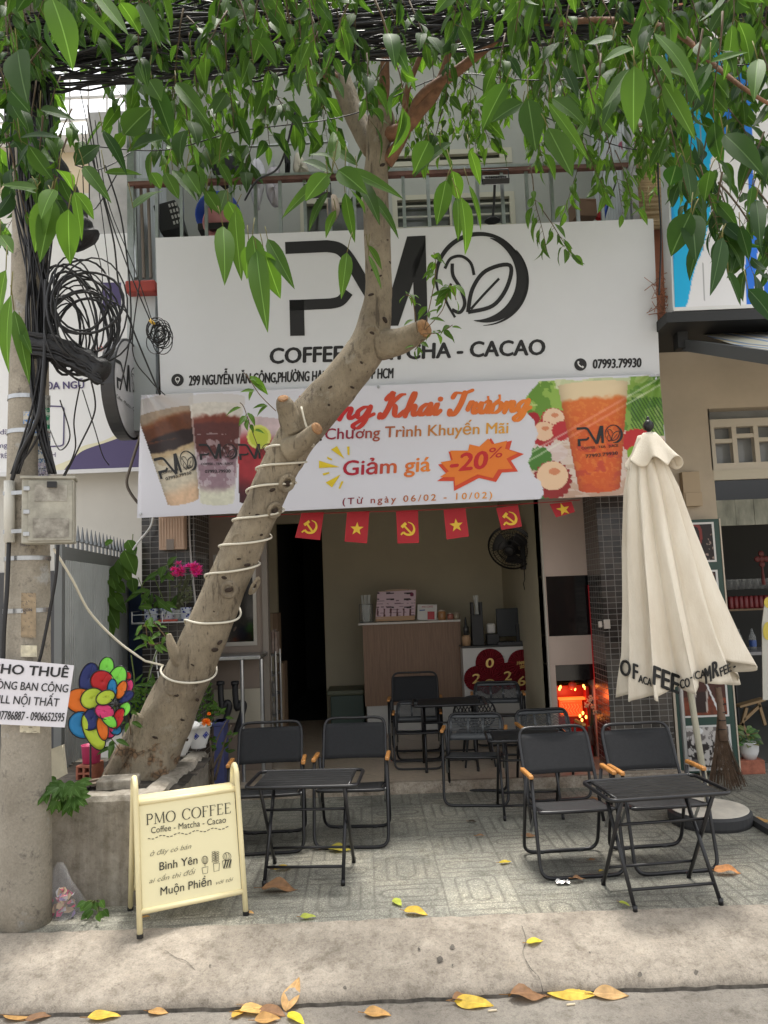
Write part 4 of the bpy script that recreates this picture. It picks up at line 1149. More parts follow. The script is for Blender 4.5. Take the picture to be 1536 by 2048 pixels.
for s_, a, b, h in (('ở đây có bán', (299, 1713), (381, 1697), 10), ('ai cần thì đổi', (298, 1767), (388, 1748), 10), ('với tôi', (430, 1770), (464, 1762), 8)):
 mb = MB(); put_text(mb, s_, a, b, h, sP, shear=.42, up=(.0, -1)); mb.build('script_lettering', GINK, sb)
mb = MB()
for pot, st in ((((404, 1736), (416, 1733), (415, 1746), (406, 1748)), [(410, 1733), (410, 1716)]), (((427, 1727), (439, 1726), (438, 1741), (428, 1743)), [(432, 1726), (430, 1702)]), (((445, 1722), (463, 1719), (461, 1735), (447, 1737)), [(454, 1720), (453, 1708)])):
 stroke(mb, list(pot) + [pot[0]], 1.0, sP)
 stroke(mb, st, 1.0, sP)
for c, rx, ry in (((410, 1720), 6, 8), ((454, 1713), 8, 8)):
 for k in (1, .55): stroke(mb, circ(*c, rx * k, ry, n=14) + [circ(*c, rx * k, ry, n=14)[0]], .9, sP)
for i in range(5):
 for s_ in (-1, 1): stroke(mb, circ(431 + s_ * 4, 1705 + i * 4.4, 3.2, 1.7, n=8) + [circ(431 + s_ * 4, 1705 + i * 4.4, 3.2, 1.7, n=8)[0]], .9, sP)
for i in range(3): stroke(mb, [(448 + i * 5, 1736 - i), (452 + i * 5, 1721 - i)], 2.4, sP)
mb.build('plant_drawing', INK, sb)
# ================================================================== CHAIRS AND TABLES
WOOD = mat('arm_wood', (0.46, 0.205, 0.055), .45, var=.25, scale=14, stretch=(6, 1, 1))
FAB = mat('charcoal_fabric', (0.023, 0.0236, 0.0255), .85, spec=.25, var=.10, scale=60, bump=.12, bscale=400)
METP = mat('slotted_metal', (0.055, 0.060, 0.065), .38, var=.1, scale=10)
def make_chair(kind, label):
 t = T('folding_chair', label, 'chair', (0, 0, 0), 'black folding chairs')
 w = .235; r = .0105
 # floor bars run left to right; front bar at y = -0.21, rear bar at y = +0.20
 def U(yf, ya, za):
  c = .07
  return [(-w, ya, za), (-w - .0, ya + (yf - ya) * .55, za * .45)] + [tuple(p) for p in spline([(-w, yf - (yf - ya) * .16, c * 1.15), (-w + .012, yf - (yf - ya) * .04, .034), (-w + c * .9, yf, r), (0, yf, r), (w - c * .9, yf, r), (w - .012, yf - (yf - ya) * .04, .034), (w, yf - (yf - ya) * .16, c * 1.15)], 5)] + [(w, ya + (yf - ya) * .55, za * .45), (w, ya, za)]
 mb = MB(); mb.tube(U(-.22, -.12, .515), r, 8); mb.build('front_frame', BTUBE, t, smooth=True)
 mb = MB(); P = [(x * .955, y, z) for x, y, z in U(.21, .05, .505)]; mb.tube(P, r, 8)
 mb.box((-.12, .21, .004), (.03, .026, .012)); mb.box((.12, .21, .004), (.03, .026, .012))
 mb.build('rear_frame', BTUBE, t, smooth=True)
 # back frame leans backwards
 y0, z0, y1, z1 = (.02, .22, .255, .725) if kind == 'fabric' else (.04, .22, .215, .60)
 def bk(u, v): return (u, y0 + (y1 - y0) * v, z0 + (z1 - z0) * v)
 wb = .212; rr = .05 / (z1 - z0)
 mb = MB()
 arch = [bk(-wb, 1 - 1.6 * rr), bk(-wb + .010, 1 - .55 * rr), bk(-wb + .055, 1), bk(0, 1), bk(wb - .055, 1), bk(wb - .010, 1 - .55 * rr), bk(wb, 1 - 1.6 * rr)]
 mb.tube([bk(-wb, 0), bk(-wb, .45)] + [tuple(p) for p in spline(arch, 5)] + [bk(wb, .45), bk(wb, 0)], r * .95, 8)
 mb.build('back_frame', BTUBE, t, smooth=True)
 if kind == 'fabric':
  mb = MB(); rows = []
  for i in range(9):
   v = .505 + (.935 - .505) * i / 8
   rows.append([Vector(bk(-wb + .0 + 2 * wb * j / 10, v)) + Vector((0, .018 * math.sin(math.pi * j / 10) - .003, 0)) for j in range(11)])
  mb.sheet(rows)
  o = mb.build('backrest', FAB, t, smooth=True); q = o.modifiers.new('thick', 'SOLIDIFY'); q.thickness = .006; q.offset = 0
 else:
  mb = MB(); wavy = kind == 'wavy'
  N = 10
  rows_ = [(.52, .60)] + [(.615 + .285 * i / N, .615 + .285 * (i + .52) / N) for i in range(N)] + [(.905, .985)]
  def strip(va, vb, ua, ub, wave):
   k = 12; g = []
   for v in (va, vb):
    g.append([Vector(bk(ua + (ub - ua) * i / k, v + (wave * math.sin(4 * math.pi * i / k)))) + Vector((0, .012 * math.cos(math.pi * (ua + (ub - ua) * i / k) / .5) - .004, 0)) for i in range(k + 1)])
   mb.sheet(g)
  strip(.50, .625, -wb, wb, 0); strip(.905, .995, -wb + .02, wb - .02, 0)
  cols = [(-wb, -wb + .028), (-.068, -.048), (.048, .068), (wb - .028, wb)]
  for a, b in cols: strip(.62, .91, a, b, 0)
  for va, vb in rows_[1:-1]:
   for a, b in zip(cols[:-1], cols[1:]): strip(va, vb, a[1], b[0], .012 if wavy else 0)
  o = mb.build('backrest', METP, t, smooth=True); q = o.modifiers.new('thick', 'SOLIDIFY'); q.thickness = .004; q.offset = 0
 # seat
 zs_ = .335; ws = .205
 mb = MB()
 P = [tuple(p) for p in spline([(-ws, .14, zs_ - .03), (-ws, -.12, zs_ + .004), (-ws + .03, -.185, zs_ + .010), (ws - .03, -.185, zs_ + .010), (ws, -.12, zs_ + .004), (ws, .14, zs_ - .03)], 5)]
 mb.tube(P, r, 8); mb.tube([(-ws, .14, zs_ - .03), (ws, .14, zs_ - .03)], r, 8); mb.build('seat_frame', BTUBE, t, smooth=True)
 mb = MB(); rows = []
 for i in range(11):
  y = -.176 + .30 * i / 10
  rows.append([(-ws + .012 + (2 * ws - .024) * j / 10, y, zs_ + .014 - .03 * i / 10 - .016 * math.sin(math.pi * j / 10) * math.sin(math.pi * (i + 1) / 12)) for j in range(11)])
 mb.sheet(rows)
 o = mb.build('seat', mat('shaded_seat_fabric', (.013, .0135, .015), .7, bump=.12, bscale=400) if kind == 'fabric' else METP, t, smooth=True); q = o.modifiers.new('thick', 'SOLIDIFY'); q.thickness = .008; q.offset = 0  # same charcoal cloth as the backrest, its shaded look put into a darker colour
 for s in (-1, 1):
  mb = MB(); mb.box((s * (w + .003), -.03, .525), (.027, .215, .022)); mb.build('armrest', WOOD, t, bevel=.006)
  mb = MB(); mb.bar((s * (ws + .012), -.10, zs_), (s * (w - .014), .02, .19), .016, .005); mb.build('hinge', STEEL, t)
 return t
chair_f = make_chair('fabric', 'front fabric chair left of the low table nearest the parasol base')
used = {}
def put_chair(first, key, floor_px, rz, label, z=0.0, yoff=.22, s=1.0):
 p = G(*floor_px, z)
 a = R(rz)
 loc = (p.x + -math.sin(a) * yoff * s, p.y + math.cos(a) * yoff * s, z)
 if key not in used:
  used[key] = 1; first.location = loc; first.rotation_euler = (0, 0, a); first['label'] = label; c = first
 else: c = dup(first, loc, a, label)
 c.scale = (s, s, s)
 return c
put_chair(chair_f, 'f', (1168, 1757), 4, 'charcoal fabric chair at the front table, the one farther from the parasol pole')
put_chair(chair_f, 'f', (1356, 1748), 5, 'charcoal fabric chair under the parasol, directly behind the front right table')
put_chair(chair_f, 'f', (532, 1710), 3, 'charcoal fabric chair partly hidden behind the cream pavement board')
put_chair(chair_f, 'f', (703, 1698), -3, 'charcoal fabric chair on the right of the pair behind the left table')
chair_s = make_chair('slot', ''); chair_w = make_chair('wavy', '')
put_chair(chair_s, 's', (953, 1614), -9, 'chair with straight slotted metal back standing at the step edge')
put_chair(chair_w, 'w', (1122, 1602), 4, 'chair with wavy slotted metal back just outside, in front of the red altar')
put_chair(chair_f, 'f', (834, 1524), -3, 'tall black chair on the shop floor in front of the slatted counter', ZF, s=1.0)
put_chair(chair_s, 's', (838, 1540), -3, 'slotted metal chair nested inside the black chair by the slatted counter', ZF, s=.86)
put_chair(chair_w, 'w', (1003, 1512), -6, 'wavy backed chair indoors below the red paper rosettes', ZF)
# round-backed lattice chair
lc = T('lattice_chair', 'black plastic chair with round lattice back inside the shop', 'chair', (0, 0, 0))
mb = MB()
for k in range(-5, 6):
 u = k * .036; h = math.sqrt(max(0, 1 - (u / .215) ** 2)) * .2
 for s_ in (-1, 1):
  P = [(u + s_ * .09 * v, .16 + .04 * math.cos(u * 6), .56 + v * .2) for v in np.linspace(-1, 1, 9)]
  P = [p for p in P if (p[0] / .215) ** 2 + ((p[2] - .56) / .21) ** 2 < 1.02]
  if len(P) > 1: mb.tube(P, .006, 5)
mb.tube([(.215 * math.cos(a), .16 + .03, .56 + .21 * math.sin(a)) for a in np.linspace(0, 2 * math.pi, 28, endpoint=False)], .011, 6, closed=True)
mb.build('backrest', BTUBE, lc, smooth=True)
mb = MB(); mb.lathe([(.20, .36), (.215, .37), (.21, .385), (0.02, .38)], 24); mb.build('seat', BTUBE, lc, smooth=True)
for a in (45, 135, 225, 315):
 mb = MB(); mb.tube([(.15 * math.cos(R(a)), .15 * math.sin(R(a)), .37), (.21 * math.cos(R(a)), .21 * math.sin(R(a)), 0)], [.016, .011], 6); mb.build('leg', BTUBE, lc)
lc.location = G(958, 1528, ZF); lc.scale = (.86, .86, .72)
# folding tables
TOPM = mat('table_top', (0.012, 0.0125, 0.0135), .48, var=.3, scale=18, spec=.3)
def make_table(label):
 t = T('folding_table', label, 'table', (0, 0, 0), 'low black folding tables')
 hw, hd, H, rc = .315, .195, .54, .045
 mb = MB(); n = 7; gap = .006
 for i in range(n):
  y = -hd + .012 + (2 * hd - .024) * (i + .5) / n
  mb.box((0, y, H - .008), (2 * hw - .10, (2 * hd - .024) / n - gap, .010))
 mb.build('tabletop', TOPM, t, bevel=.002)
 mb = MB()
 cor = []
 for cx_, cy_, a0 in ((hw - rc, hd - rc, 0), (-hw + rc, hd - rc, 90), (-hw + rc, -hd + rc, 180), (hw - rc, -hd + rc, 270)):
  cor += [(cx_ + rc * math.cos(R(a0 + 90 * k / 5)), cy_ + rc * math.sin(R(a0 + 90 * k / 5)), H - .008) for k in range(6)]
 mb.tube(cor, .0105, 8, closed=True)
 for s in (-1, 1): mb.tube([(s * (hw - .05), -hd + .004, H - .012), (s * (hw - .05), hd - .004, H - .012)], .008, 6)
 mb.build('top_rim', BTUBE, t, smooth=True)
 for s in (-1, 1):                      # front feet lean back to the rear edge, rear feet lean forward
  mb = MB(); x = s * .215; mb.tube([(x * 1.02, -.175, .012), (x, .15, H - .02)], .0105, 8); mb.lathe([(.0125, 0), (.0125, .03)], 8, (x * 1.02, -.178, 0)); mb.build('leg', BTUBE, t, smooth=True)
  mb = MB(); x = s * .238; mb.tube([(x, .175, .012), (x, -.15, H - .02)], .0105, 8); mb.lathe([(.0125, 0), (.0125, .03)], 8, (x, .178, 0)); mb.build('leg', BTUBE, t, smooth=True)
 for x, y, z in ((.216, -.13, .085), (.238, .115, .11), (.238, -.04, .37)):
  mb = MB(); mb.tube([(-x, y, z), (x, y, z)], .008, 8); mb.build('crossbar', BTUBE, t, smooth=True)
 return t
tab = make_table('')
def put_table(first, px, rz, label, z=0.0, s=1.0, sx=1.0):
 p = G(*px, z); a = R(rz)
 loc = (p.x - math.sin(a) * .178 * s, p.y + math.cos(a) * .178 * s, z)
 if 't' not in used: used['t'] = 1; c = first; c.location = loc; c.rotation_euler = (0, 0, a); c['label'] = label
 else: c = dup(first, loc, a, label)
 c.scale = (s * sx, s, s)
put_table(tab, (1357, 1817), 6, 'low black slatted table at the front, closest to the kerb on the parasol side')
put_table(tab, (607, 1772), -4, 'low black slatted table beside the cream pavement board')
put_table(tab, (1068, 1640), -3, 'low black table outside, half hidden behind a charcoal fabric chair', 0.0, 1.0, .9)
put_table(tab, (905, 1544), -2, 'low black table standing indoors on the beige tiles', ZF, 1.02, .95)
# ================================================================== PARASOL
YU_ = 5.1
base_c = G(1420, 1643)
ptop = W(1298, 866, YU_); ptop.y = base_c.y - .12
um = T('closed_parasol', 'closed cream cafe parasol with COFFEE lettering on its hem', 'parasol', base_c)
ax0 = base_c + Vector((0, 0, .08)); axd = (W(1298, 866, ptop.y) - ax0)
axis = lambda z: ax0 + axd * ((z - .08) / axd.z)
ztop_ = ax0.z + axd.z
UMC = mat('parasol_cloth', (0.68, 0.605, 0.49), .8, col2=(.80, .74, .63), scale=2.5, stretch=(3, 3, .8), bump=.25, bscale=60)
mb = MB(); mb.lathe([(.255, 0), (.262, .02), (.262, .07), (.245, .085), (.04, .088)], 40, base_c); mb.build('base', [mat('base_black', (0.03, 0.03, 0.032), .6)], um, bevel=.0, smooth=False)
mb = MB(); mb.lathe([(.244, .0865), (.243, .0895), (.03, .0905)], 40, base_c, capb=False); mb.build('base_top', mat('base_stone', (0.66, 0.61, 0.52), .8, var=.15, scale=8), um)
mb = MB(); mb.tube([axis(.08), axis(ztop_ - .05)], .021, 14); mb.build('pole', mat('pole_cream', (0.60, 0.58, 0.47), .45), um, smooth=True)
mb = MB(); q = axis(ztop_)
mb.lathe([(.018, -.01), (.012, .012), (.026, .022), (.036, .045), (.034, .066), (.018, .085), (.010, .092), (.012, .104), (.005, .114)], 16, q); mb.build('finial', BTUBE, um, smooth=True)
NT, NZ, NP = 220, 64, 10
rnd = random.Random(11)
pw_ = [rnd.uniform(.7, 1.35) for _ in range(NP)]
edges = np.cumsum([0] + pw_); edges = edges / edges[-1] * 2 * math.pi
pl_amp = [rnd.uniform(.75, 1.25) for _ in range(NP)]
hem_z = [rnd.uniform(-.05, .05) for _ in range(NP)]
zb_, zt2 = .90, ztop_ - .015
def canopy(th, v):
 # v: 0 at the hem, 1 at the crown
 th = th % (2 * math.pi)
 k = int(np.searchsorted(edges, th, side='right') - 1); k = min(k, NP - 1)
 f = (th - edges[k]) / (edges[k + 1] - edges[k])
 base = float(np.interp(v, [0, .06, .15, .33, .55, .78, .90, 1], [.405, .385, .345, .290, .235, .170, .11, .03])) * 1.08
 fold = abs(math.sin(math.pi * f)) ** .75
 wob = .10 * math.sin(5.3 * v + 2.1 * k) * math.sin(math.pi * f) * (1 - v)
 amp = (.40 * pl_amp[k]) * (1 - v * .5)
 r = base * (1 - amp * (1 - fold) + .05 * math.sin(3 * th + 2.0) * (1 - v) + .35 * wob + .018 * math.sin(23 * th + 9 * v) * (1 - v))
 lo = (1 - v) ** 3
 kk = (k + 1) % NP
 z = zb_ + (zt2 - zb_) * v + lo * (hem_z[k] * (1 - f) + hem_z[kk] * f) + lo * (.03 * math.cos(th + .4)) - lo * .05 * (fold - .5)
 tw = .9 * (1 - v) * math.sin(2 * math.pi * f) * .12
 z += lo * .10 * max(0, math.cos(th - R(-25))) ** 6
 c = W(float(np.interp(v, [0, .2, .6, .9, 1], [1349, 1338, 1318, 1305, 1299])), 1000, YU_); c.z = z
 c.y = axis(z).y
 fl = lo * .035 * max(0, math.cos(th - R(-25))) ** 4
 return c + Vector(((r + fl) * math.cos(th + tw), r * math.sin(th + tw) * .8, 0))
mb = MB(); rows = [[canopy(2 * math.pi * j / NT, (i / NZ)) for j in range(NT + 1)] for i in range(NZ + 1)]
mb.sheet(rows)
o = mb.build('canopy', UMC, um, smooth=True); q = o.modifiers.new('thick', 'SOLIDIFY'); q.thickness = .003
# small vented cap on top
def cap(th, v):
 r = (.038 + .122 * (1 - v) ** .85) * (1 + .15 * (1 - v) ** 2 * math.sin(7 * th + .6) + .07 * (1 - v) * math.sin(4 * th))
 z = ztop_ - .215 + .215 * v + (1 - v) ** 2 * .03 * math.sin(7 * th + 2.0)
 return axis(z) + Vector((r * math.cos(th) * 1.12, r * math.sin(th), 0))
mb = MB(); mb.sheet([[cap(2 * math.pi * j / 120, i / 16) for j in range(121)] for i in range(17)])
o = mb.build('vent_cap', UMC, um, smooth=True); q = o.modifiers.new('thick', 'SOLIDIFY'); q.thickness = .003
# hem lettering laid on the folds
CV = np.array([tuple(canopy(2 * math.pi * j / 720, i / 150)) for i in range(36) for j in range(720)])
dv = CV - np.array(CAM); kf = dv @ np.array(FW)
pxs = np.stack([CX + F * (dv @ np.array(UX)) / kf, CY - F * (dv @ np.array(UY)) / kf], 1)
def sU(x, y, l=0):
 d2 = (pxs[:, 0] - x) ** 2 + (pxs[:, 1] - y) ** 2
 near = d2 < max(16, d2.min() * 1.5)
 return W(x, y, CV[near, 1].min() - .007 - l)
UINK = mat('hem_ink', (0.015, 0.015, 0.015), .7)
mb = MB()
for s_, a, b, h, up in (('O', (1240, 1349), (1260, 1354), 33, (.05, -1)), ('F', (1266, 1357), (1275, 1360), 32, (.02, -1)), ('ACA', (1277, 1364), (1303, 1373), 16, (.05, -1)), ('FEE', (1306, 1368), (1357, 1388), 39, (.05, -1)),
      ('CO', (1361, 1378), (1380, 1373), 19, (-.1, -1)), ('- CA', (1381, 1361), (1412, 1355), 17, (-.1, -1)), ('M', (1412, 1368), (1423, 1362), 33, (-.1, -1)), ('R', (1426, 1357), (1438, 1352), 34, (-.05, -1)), ('FEE -', (1442, 1353), (1472, 1338), 18, (-.2, -1))):
 put_text(mb, s_, a, b, h, sU, bold=.03, up=up)
mb.build('hem_lettering', UINK, um)
rp = T('red_parasol', 'folded red parasol standing behind the cream one, only its edge showing', 'parasol', (2.38, 6.0, 0))
mb = MB(); mb.lathe([(.20, 1.0), (.19, 1.15), (.15, 1.6), (.10, 2.1), (.05, 2.42), (.01, 2.5)], 18, (2.215, 6.0, 0)); mb.build('canopy', mat('red_cloth', (0.50, 0.015, 0.02), .7), rp, smooth=True)
mb = MB(); mb.tube([(2.215, 6.0, 0), (2.215, 6.0, 1.05)], .018, 10); mb.build('pole', STEEL, rp)
# ================================================================== PLANTER
random.seed(21)
zP = W(200, 1592, 4.24).z
yP0 = 4.24
pFR = W(318, 1580, yP0); xPR0 = pFR.x
pBR = G(417, 1500, zP);
xPL = -2.55
pl = T('planter', 'weathered concrete tree planter with cracked sides and bare soil', 'planter', (-1.9, 4.9, 0))
def wall_box(mb, a, b, th, z0, z1, seed):
 rnd = random.Random(seed)
 a, b = Vector(a), Vector(b); d = b - a; L = d.length; d.normalize(); n = Vector((-d.y, d.x, 0))
 k = max(2, int(L / .06)); rows = []
 for i in range(k + 1):
  p = a + d * (L * i / k)
  j = lambda s=.006: rnd.uniform(-s, s)
  prof = [(-.003 + j(.003), z0), (j(), z0 + (z1 - z0) * .35), (j(), z0 + (z1 - z0) * .7), (.004 + j(), z1 - .03), (.02 + j(), z1 - .006 + j(.004)), (.05, z1 + j(.005)), (th - .03, z1 + j(.006)), (th, z1 - .02), (th, z0)]
  rows.append([p + n * u + Vector((0, 0, v)) for u, v in prof])
 mb.sheet(rows)
 mb.add(rows[0], [tuple(range(8, -1, -1))]); mb.add(rows[-1], [tuple(range(9))])
mb = MB()
wall_box(mb, (xPL, yP0, 0), (xPR0 + .008, yP0 - .01, 0), .15, -.01, zP, 4)
wall_box(mb, (xPR0, yP0 + .003, 0), (pBR.x, pBR.y, 0), .14, -.01, zP - .004, 5)
wall_box(mb, (pBR.x - .005, pBR.y - .14, 0), (xPL, pBR.y - .10, 0), -.13, -.01, zP - .03, 6)
B = NB('planter_concrete_stained'); B.xyz()
n1, n2 = B.noise(3.2, 8, rough=.75), B.noise(14, 6, rough=.75)
mp = B.n.new('ShaderNodeMapping'); mp.inputs['Scale'].default_value = (14, 14, 1.3); B.L.new(B.co, mp.inputs['Vector'])
st = B.noise(1.0, 6, vec=mp.outputs[0])
c = B.mix(B.ramp(n1, (.3, 0.0), (.7, 1.0)), (0.21, 0.185, 0.15), (0.38, 0.345, 0.29))
c = B.mix(1.0, c, B.ramp(st, (.32, (.68, .66, .63)), (.52, (1, 1, 1))), 'MULTIPLY'); c = B.mix(1.0, c, B.ramp(n2, (.3, (.6, .58, .54)), (.55, (1.05, 1.05, 1.05))), 'MULTIPLY')
B.L.new(c, B.b.inputs['Base Color']); B.b.inputs['Roughness'].default_value = .92; B.bump(B.m('ADD', n2, n1), .6, .012)
PLM = B.M
mb.build('planter_wall', PLM, pl, smooth=False, bevel=0)
SOIL = mat('soil', (0.03, 0.024, 0.018), .95, var=.6, scale=18, bump=.8, bscale=40)
mb = MB(); mb.sheet([[(x, y, zP - .05 + .03 * vnoise(x * 7, y * 7, 2) + .02 * vnoise(x * 21, y * 21, 4)) for x in np.linspace(xPL, -1.2, 36)] for y in np.linspace(yP0 + .08, pBR.y - .12, 30)][::-1])
mb.build('soil', SOIL, pl, smooth=True)
# ================================================================== TREE
tree = T('street_tree', 'leaning street tree with pale bark, cut stubs and long hanging leaves', 'tree', (0, 0, 0))
TP = [  # px, py, width px, distance
 (270, 1585, 150, 4.88), (283, 1545, 138, 4.87), (298, 1505, 122, 4.86), (328, 1445, 106, 4.84), (378, 1340, 92, 4.80), (428, 1230, 86, 4.77), (474, 1120, 79, 4.74), (522, 1020, 74, 4.71), (570, 915, 76, 4.68),
 (618, 838, 84, 4.66), (684, 762, 80, 4.64), (738, 686, 74, 4.62), (756, 590, 55, 4.60), (755, 480, 52, 4.58), (751, 380, 50, 4.56), (755, 305, 46, 4.55), (760, 260, 56, 4.55), (764, 232, 50, 4.55), (766, 214, 24, 4.55)]
pts, rad = [], []
for x, y, w, Y in spline(TP, 8):
 p = W(x, y, Y); pts.append(p); rad.append(w / 2 * (p - CAM).dot(FW) / F)
TPX = [(PX(p), p, r) for p, r in zip(pts, rad)]
def bark():
 B = NB('bark'); B.xyz()
 mp = B.n.new('ShaderNodeMapping'); mp.inputs['Rotation'].default_value = (0, R(28), 0); mp.inputs['Scale'].default_value = (2.2, 2.2, 1); B.L.new(B.co, mp.inputs['Vector'])
 n1, n2 = B.noise(2.4, 7, rough=.7), B.noise(20, 9, vec=mp.outputs[0], rough=.8)
 v = B.n.new('ShaderNodeTexVoronoi'); v.inputs['Scale'].default_value = 9; B.L.new(mp.outputs[0], v.inputs['Vector'])
 c = B.mix(B.ramp(n1, (.32, 0.0), (.68, 1.0)), (0.17, 0.135, 0.093), (0.40, 0.335, 0.24))
 c = B.mix(1.0, c, B.ramp(n2, (.28, (.45, .43, .40)), (.46, (1, 1, 1)), (.8, (1.15, 1.13, 1.1))), 'MULTIPLY')
 c = B.mix(B.ramp(v.outputs['Distance'], (.04, .8), (.13, 0.0)), c, (0.06, 0.042, 0.03))
 m3 = B.n.new('ShaderNodeMapping'); m3.inputs['Rotation'].default_value = (0, R(-62), 0); m3.inputs['Scale'].default_value = (9, 5, 1.2); B.L.new(B.co, m3.inputs['Vector'])
 cr = B.noise(2.2, 5, vec=m3.outputs[0], rough=.7); crk = B.ramp(cr, (.36, 1.0), (.42, 0.0))
 c = B.mix(B.m('MULTIPLY', crk, .65), c, (0.05, 0.036, 0.025))
 c = B.mix(B.ramp(B.noise(5.5, 6, rough=.75), (.60, 0.0), (.68, .6)), c, (0.40, 0.37, 0.31))
 c = B.mix(B.ramp(B.noise(3.1, 7, rough=.8), (.60, 0.0), (.70, .75)), c, (0.085, 0.066, 0.048))
 se = B.n.new('ShaderNodeSeparateXYZ'); B.L.new(B.co, se.inputs[0])
 low = B.ramp(B.m('ADD', se.outputs[2], B.m('MULTIPLY', n1, .5)), (.98, 1.0), (1.2, 0.0))
 v2 = B.n.new('ShaderNodeTexVoronoi'); v2.feature = 'DISTANCE_TO_EDGE'; v2.inputs['Scale'].default_value = 30; B.L.new(B.co, v2.inputs['Vector'])
 flak = B.ramp(v2.outputs['Distance'], (.0, (.05, .035, .022)), (.12, (.20, .115, .06)), (.5, (.30, .17, .085)))
 patch = B.m('MULTIPLY', low, B.ramp(B.noise(6, 3), (.50, 0.0), (.56, .9)))
 c = B.mix(patch, c, flak)
 B.L.new(c, B.b.inputs['Base Color']); B.b.inputs['Roughness'].default_value = .85
 B.bump(B.m('ADD', n2, B.m('ADD', cr, B.m('MULTIPLY', v2.outputs['Distance'], patch))), .9, .022)
 return B.M
BARK = bark()
CUT = mat('cut_wood', (0.19, 0.09, 0.04), .85, col2=(.40, .22, .10), scale=45, bump=.5, bscale=70)
KNOT = mat('knot_dark', (0.035, 0.022, 0.015), .9, var=.4, scale=30)
def organic(mb, pts, rad, n, amp, seed, m=0, caps=True):
 # tube with smooth lumps
 vs, u = [], None
 k = len(pts)
 for i, p in enumerate(pts):
  d = (pts[min(i + 1, k - 1)] - pts[max(i - 1, 0)]).normalized()
  if u is None: u = frame(d)[0]
  u = (u - d * u.dot(d)).normalized(); w = d.cross(u)
  for j in range(n):
   t = 2 * math.pi * j / n
   a = vnoise(3 * math.cos(t) + 7, i * .28 + 3 * math.sin(t), seed) - .5 + .6 * (vnoise(7 * math.cos(t) + 7, i * .7 + 7 * math.sin(t), seed + 3) - .5)
   rr = rad[i] * (1 + amp * float(a))
   vs.append(p + u * (math.cos(t) * rr) + w * (math.sin(t) * rr))
 fs = [(i * n + j, i * n + (j + 1) % n, (i + 1) * n + (j + 1) % n, (i + 1) * n + j) for i in range(k - 1) for j in range(n)]
 if caps: fs += [tuple(range(n - 1, -1, -1)), tuple((k - 1) * n + j for j in range(n))]
 mb.add(vs, fs, m)
def on_trunk(px, py):
 (qx, qy), p, r = min(TPX, key=lambda e: (e[0][0] - px) ** 2 + (e[0][1] - py) ** 2)
 Y = p.y
 rr = r * F / (p - CAM).dot(FW)
 # perpendicular offset in pixels
 i = TPX.index(min(TPX, key=lambda e: (e[0][0] - px) ** 2 + (e[0][1] - py) ** 2))
 a, b = TPX[max(0, i - 1)][0], TPX[min(len(TPX) - 1, i + 1)][0]
 d = np.array(b) - np.array(a); d = d / np.hypot(*d)
 off = abs((px - qx) * -d[1] + (py - qy) * d[0]) / rr
 off = min(.98, off)
 return W(px, py, Y - r * math.sqrt(1 - off * off)), p
mb = MB(); organic(mb, pts, rad, 26, .10, 3)
# buttress roots spreading into the soil
for P_ in (((285, 1430, 34), (262, 1480, 34), (232, 1530, 28), (205, 1566, 14)), ((316, 1490, 44), (318, 1540, 40), (310, 1580, 22)), ((262, 1500, 30), (244, 1550, 26), (236, 1580, 14))):
 P = [(W(x, y, 4.76 - i * .03), w) for i, (x, y, w) in enumerate(P_)]
 S_ = spline([(p.x, p.y, p.z, w / 2 * 4.8 / F) for p, w in P], 5)
 organic(mb, [Vector(q[:3]) for q in S_], [q[3] for q in S_], 12, .15, 8)
for kx, ky, kr in ((745, 540, 6), (775, 480, 4), (742, 590, 7), (780, 525, 6), (760, 552, 5), (723, 725, 5), (660, 775, 5), (705, 775, 6), (630, 805, 5), (642, 880, 5), (658, 810, 4), (562, 885, 6), (575, 845, 5), (575, 967, 11), (545, 980, 6), (600, 930, 4), (500, 1027, 5), (550, 1022, 10), (515, 1030, 6), (477, 1081, 9), (523, 1070, 6), (478, 1118, 4), (448, 1155, 7), (458, 1180, 10), (510, 1172, 11), (495, 1130, 7), (428, 1223, 4), (400, 1275, 5), (440, 1285, 7), (470, 1258, 6), (345, 1375, 9), (352, 1390, 7), (385, 1330, 4), (430, 1300, 8), (365, 1440, 5), (395, 1400, 7), (330, 1410, 6), (315, 1340, 5), (375, 1480, 5), (310, 1475, 6), (765, 330, 6), (742, 360, 4), (750, 420, 3), (744, 668, 9), (770, 640, 8)):
 p, c_ = on_trunk(kx, ky)
 s_ = (p - CAM).dot(FW) / F
 nn = (p - c_).normalized()
 Mx = nn.to_track_quat('Z', 'Y').to_matrix()
 kq = .8 if kr < 9 else .75; mb.ell(p - nn * .001, (kr * s_ * kq * random.uniform(.8, 1.5), kr * s_ * kq * random.uniform(.5, .8), .0035 + kr * s_ * .12), 9, 1, M=Mx @ Matrix.Rotation(random.uniform(-.7, .7), 3, 'Z'))
 if kr >= 9: mb.lathe([(kr * s_ * .9, -.004), (kr * s_ * 1.5, kr * s_ * .28), (kr * s_ * 1.75, kr * s_ * .05), (kr * s_ * 1.9, -.006)], 12, p, 0, M=Mx, capb=False, capt=False)
mb.build('trunk', [BARK, KNOT], tree, smooth=True)
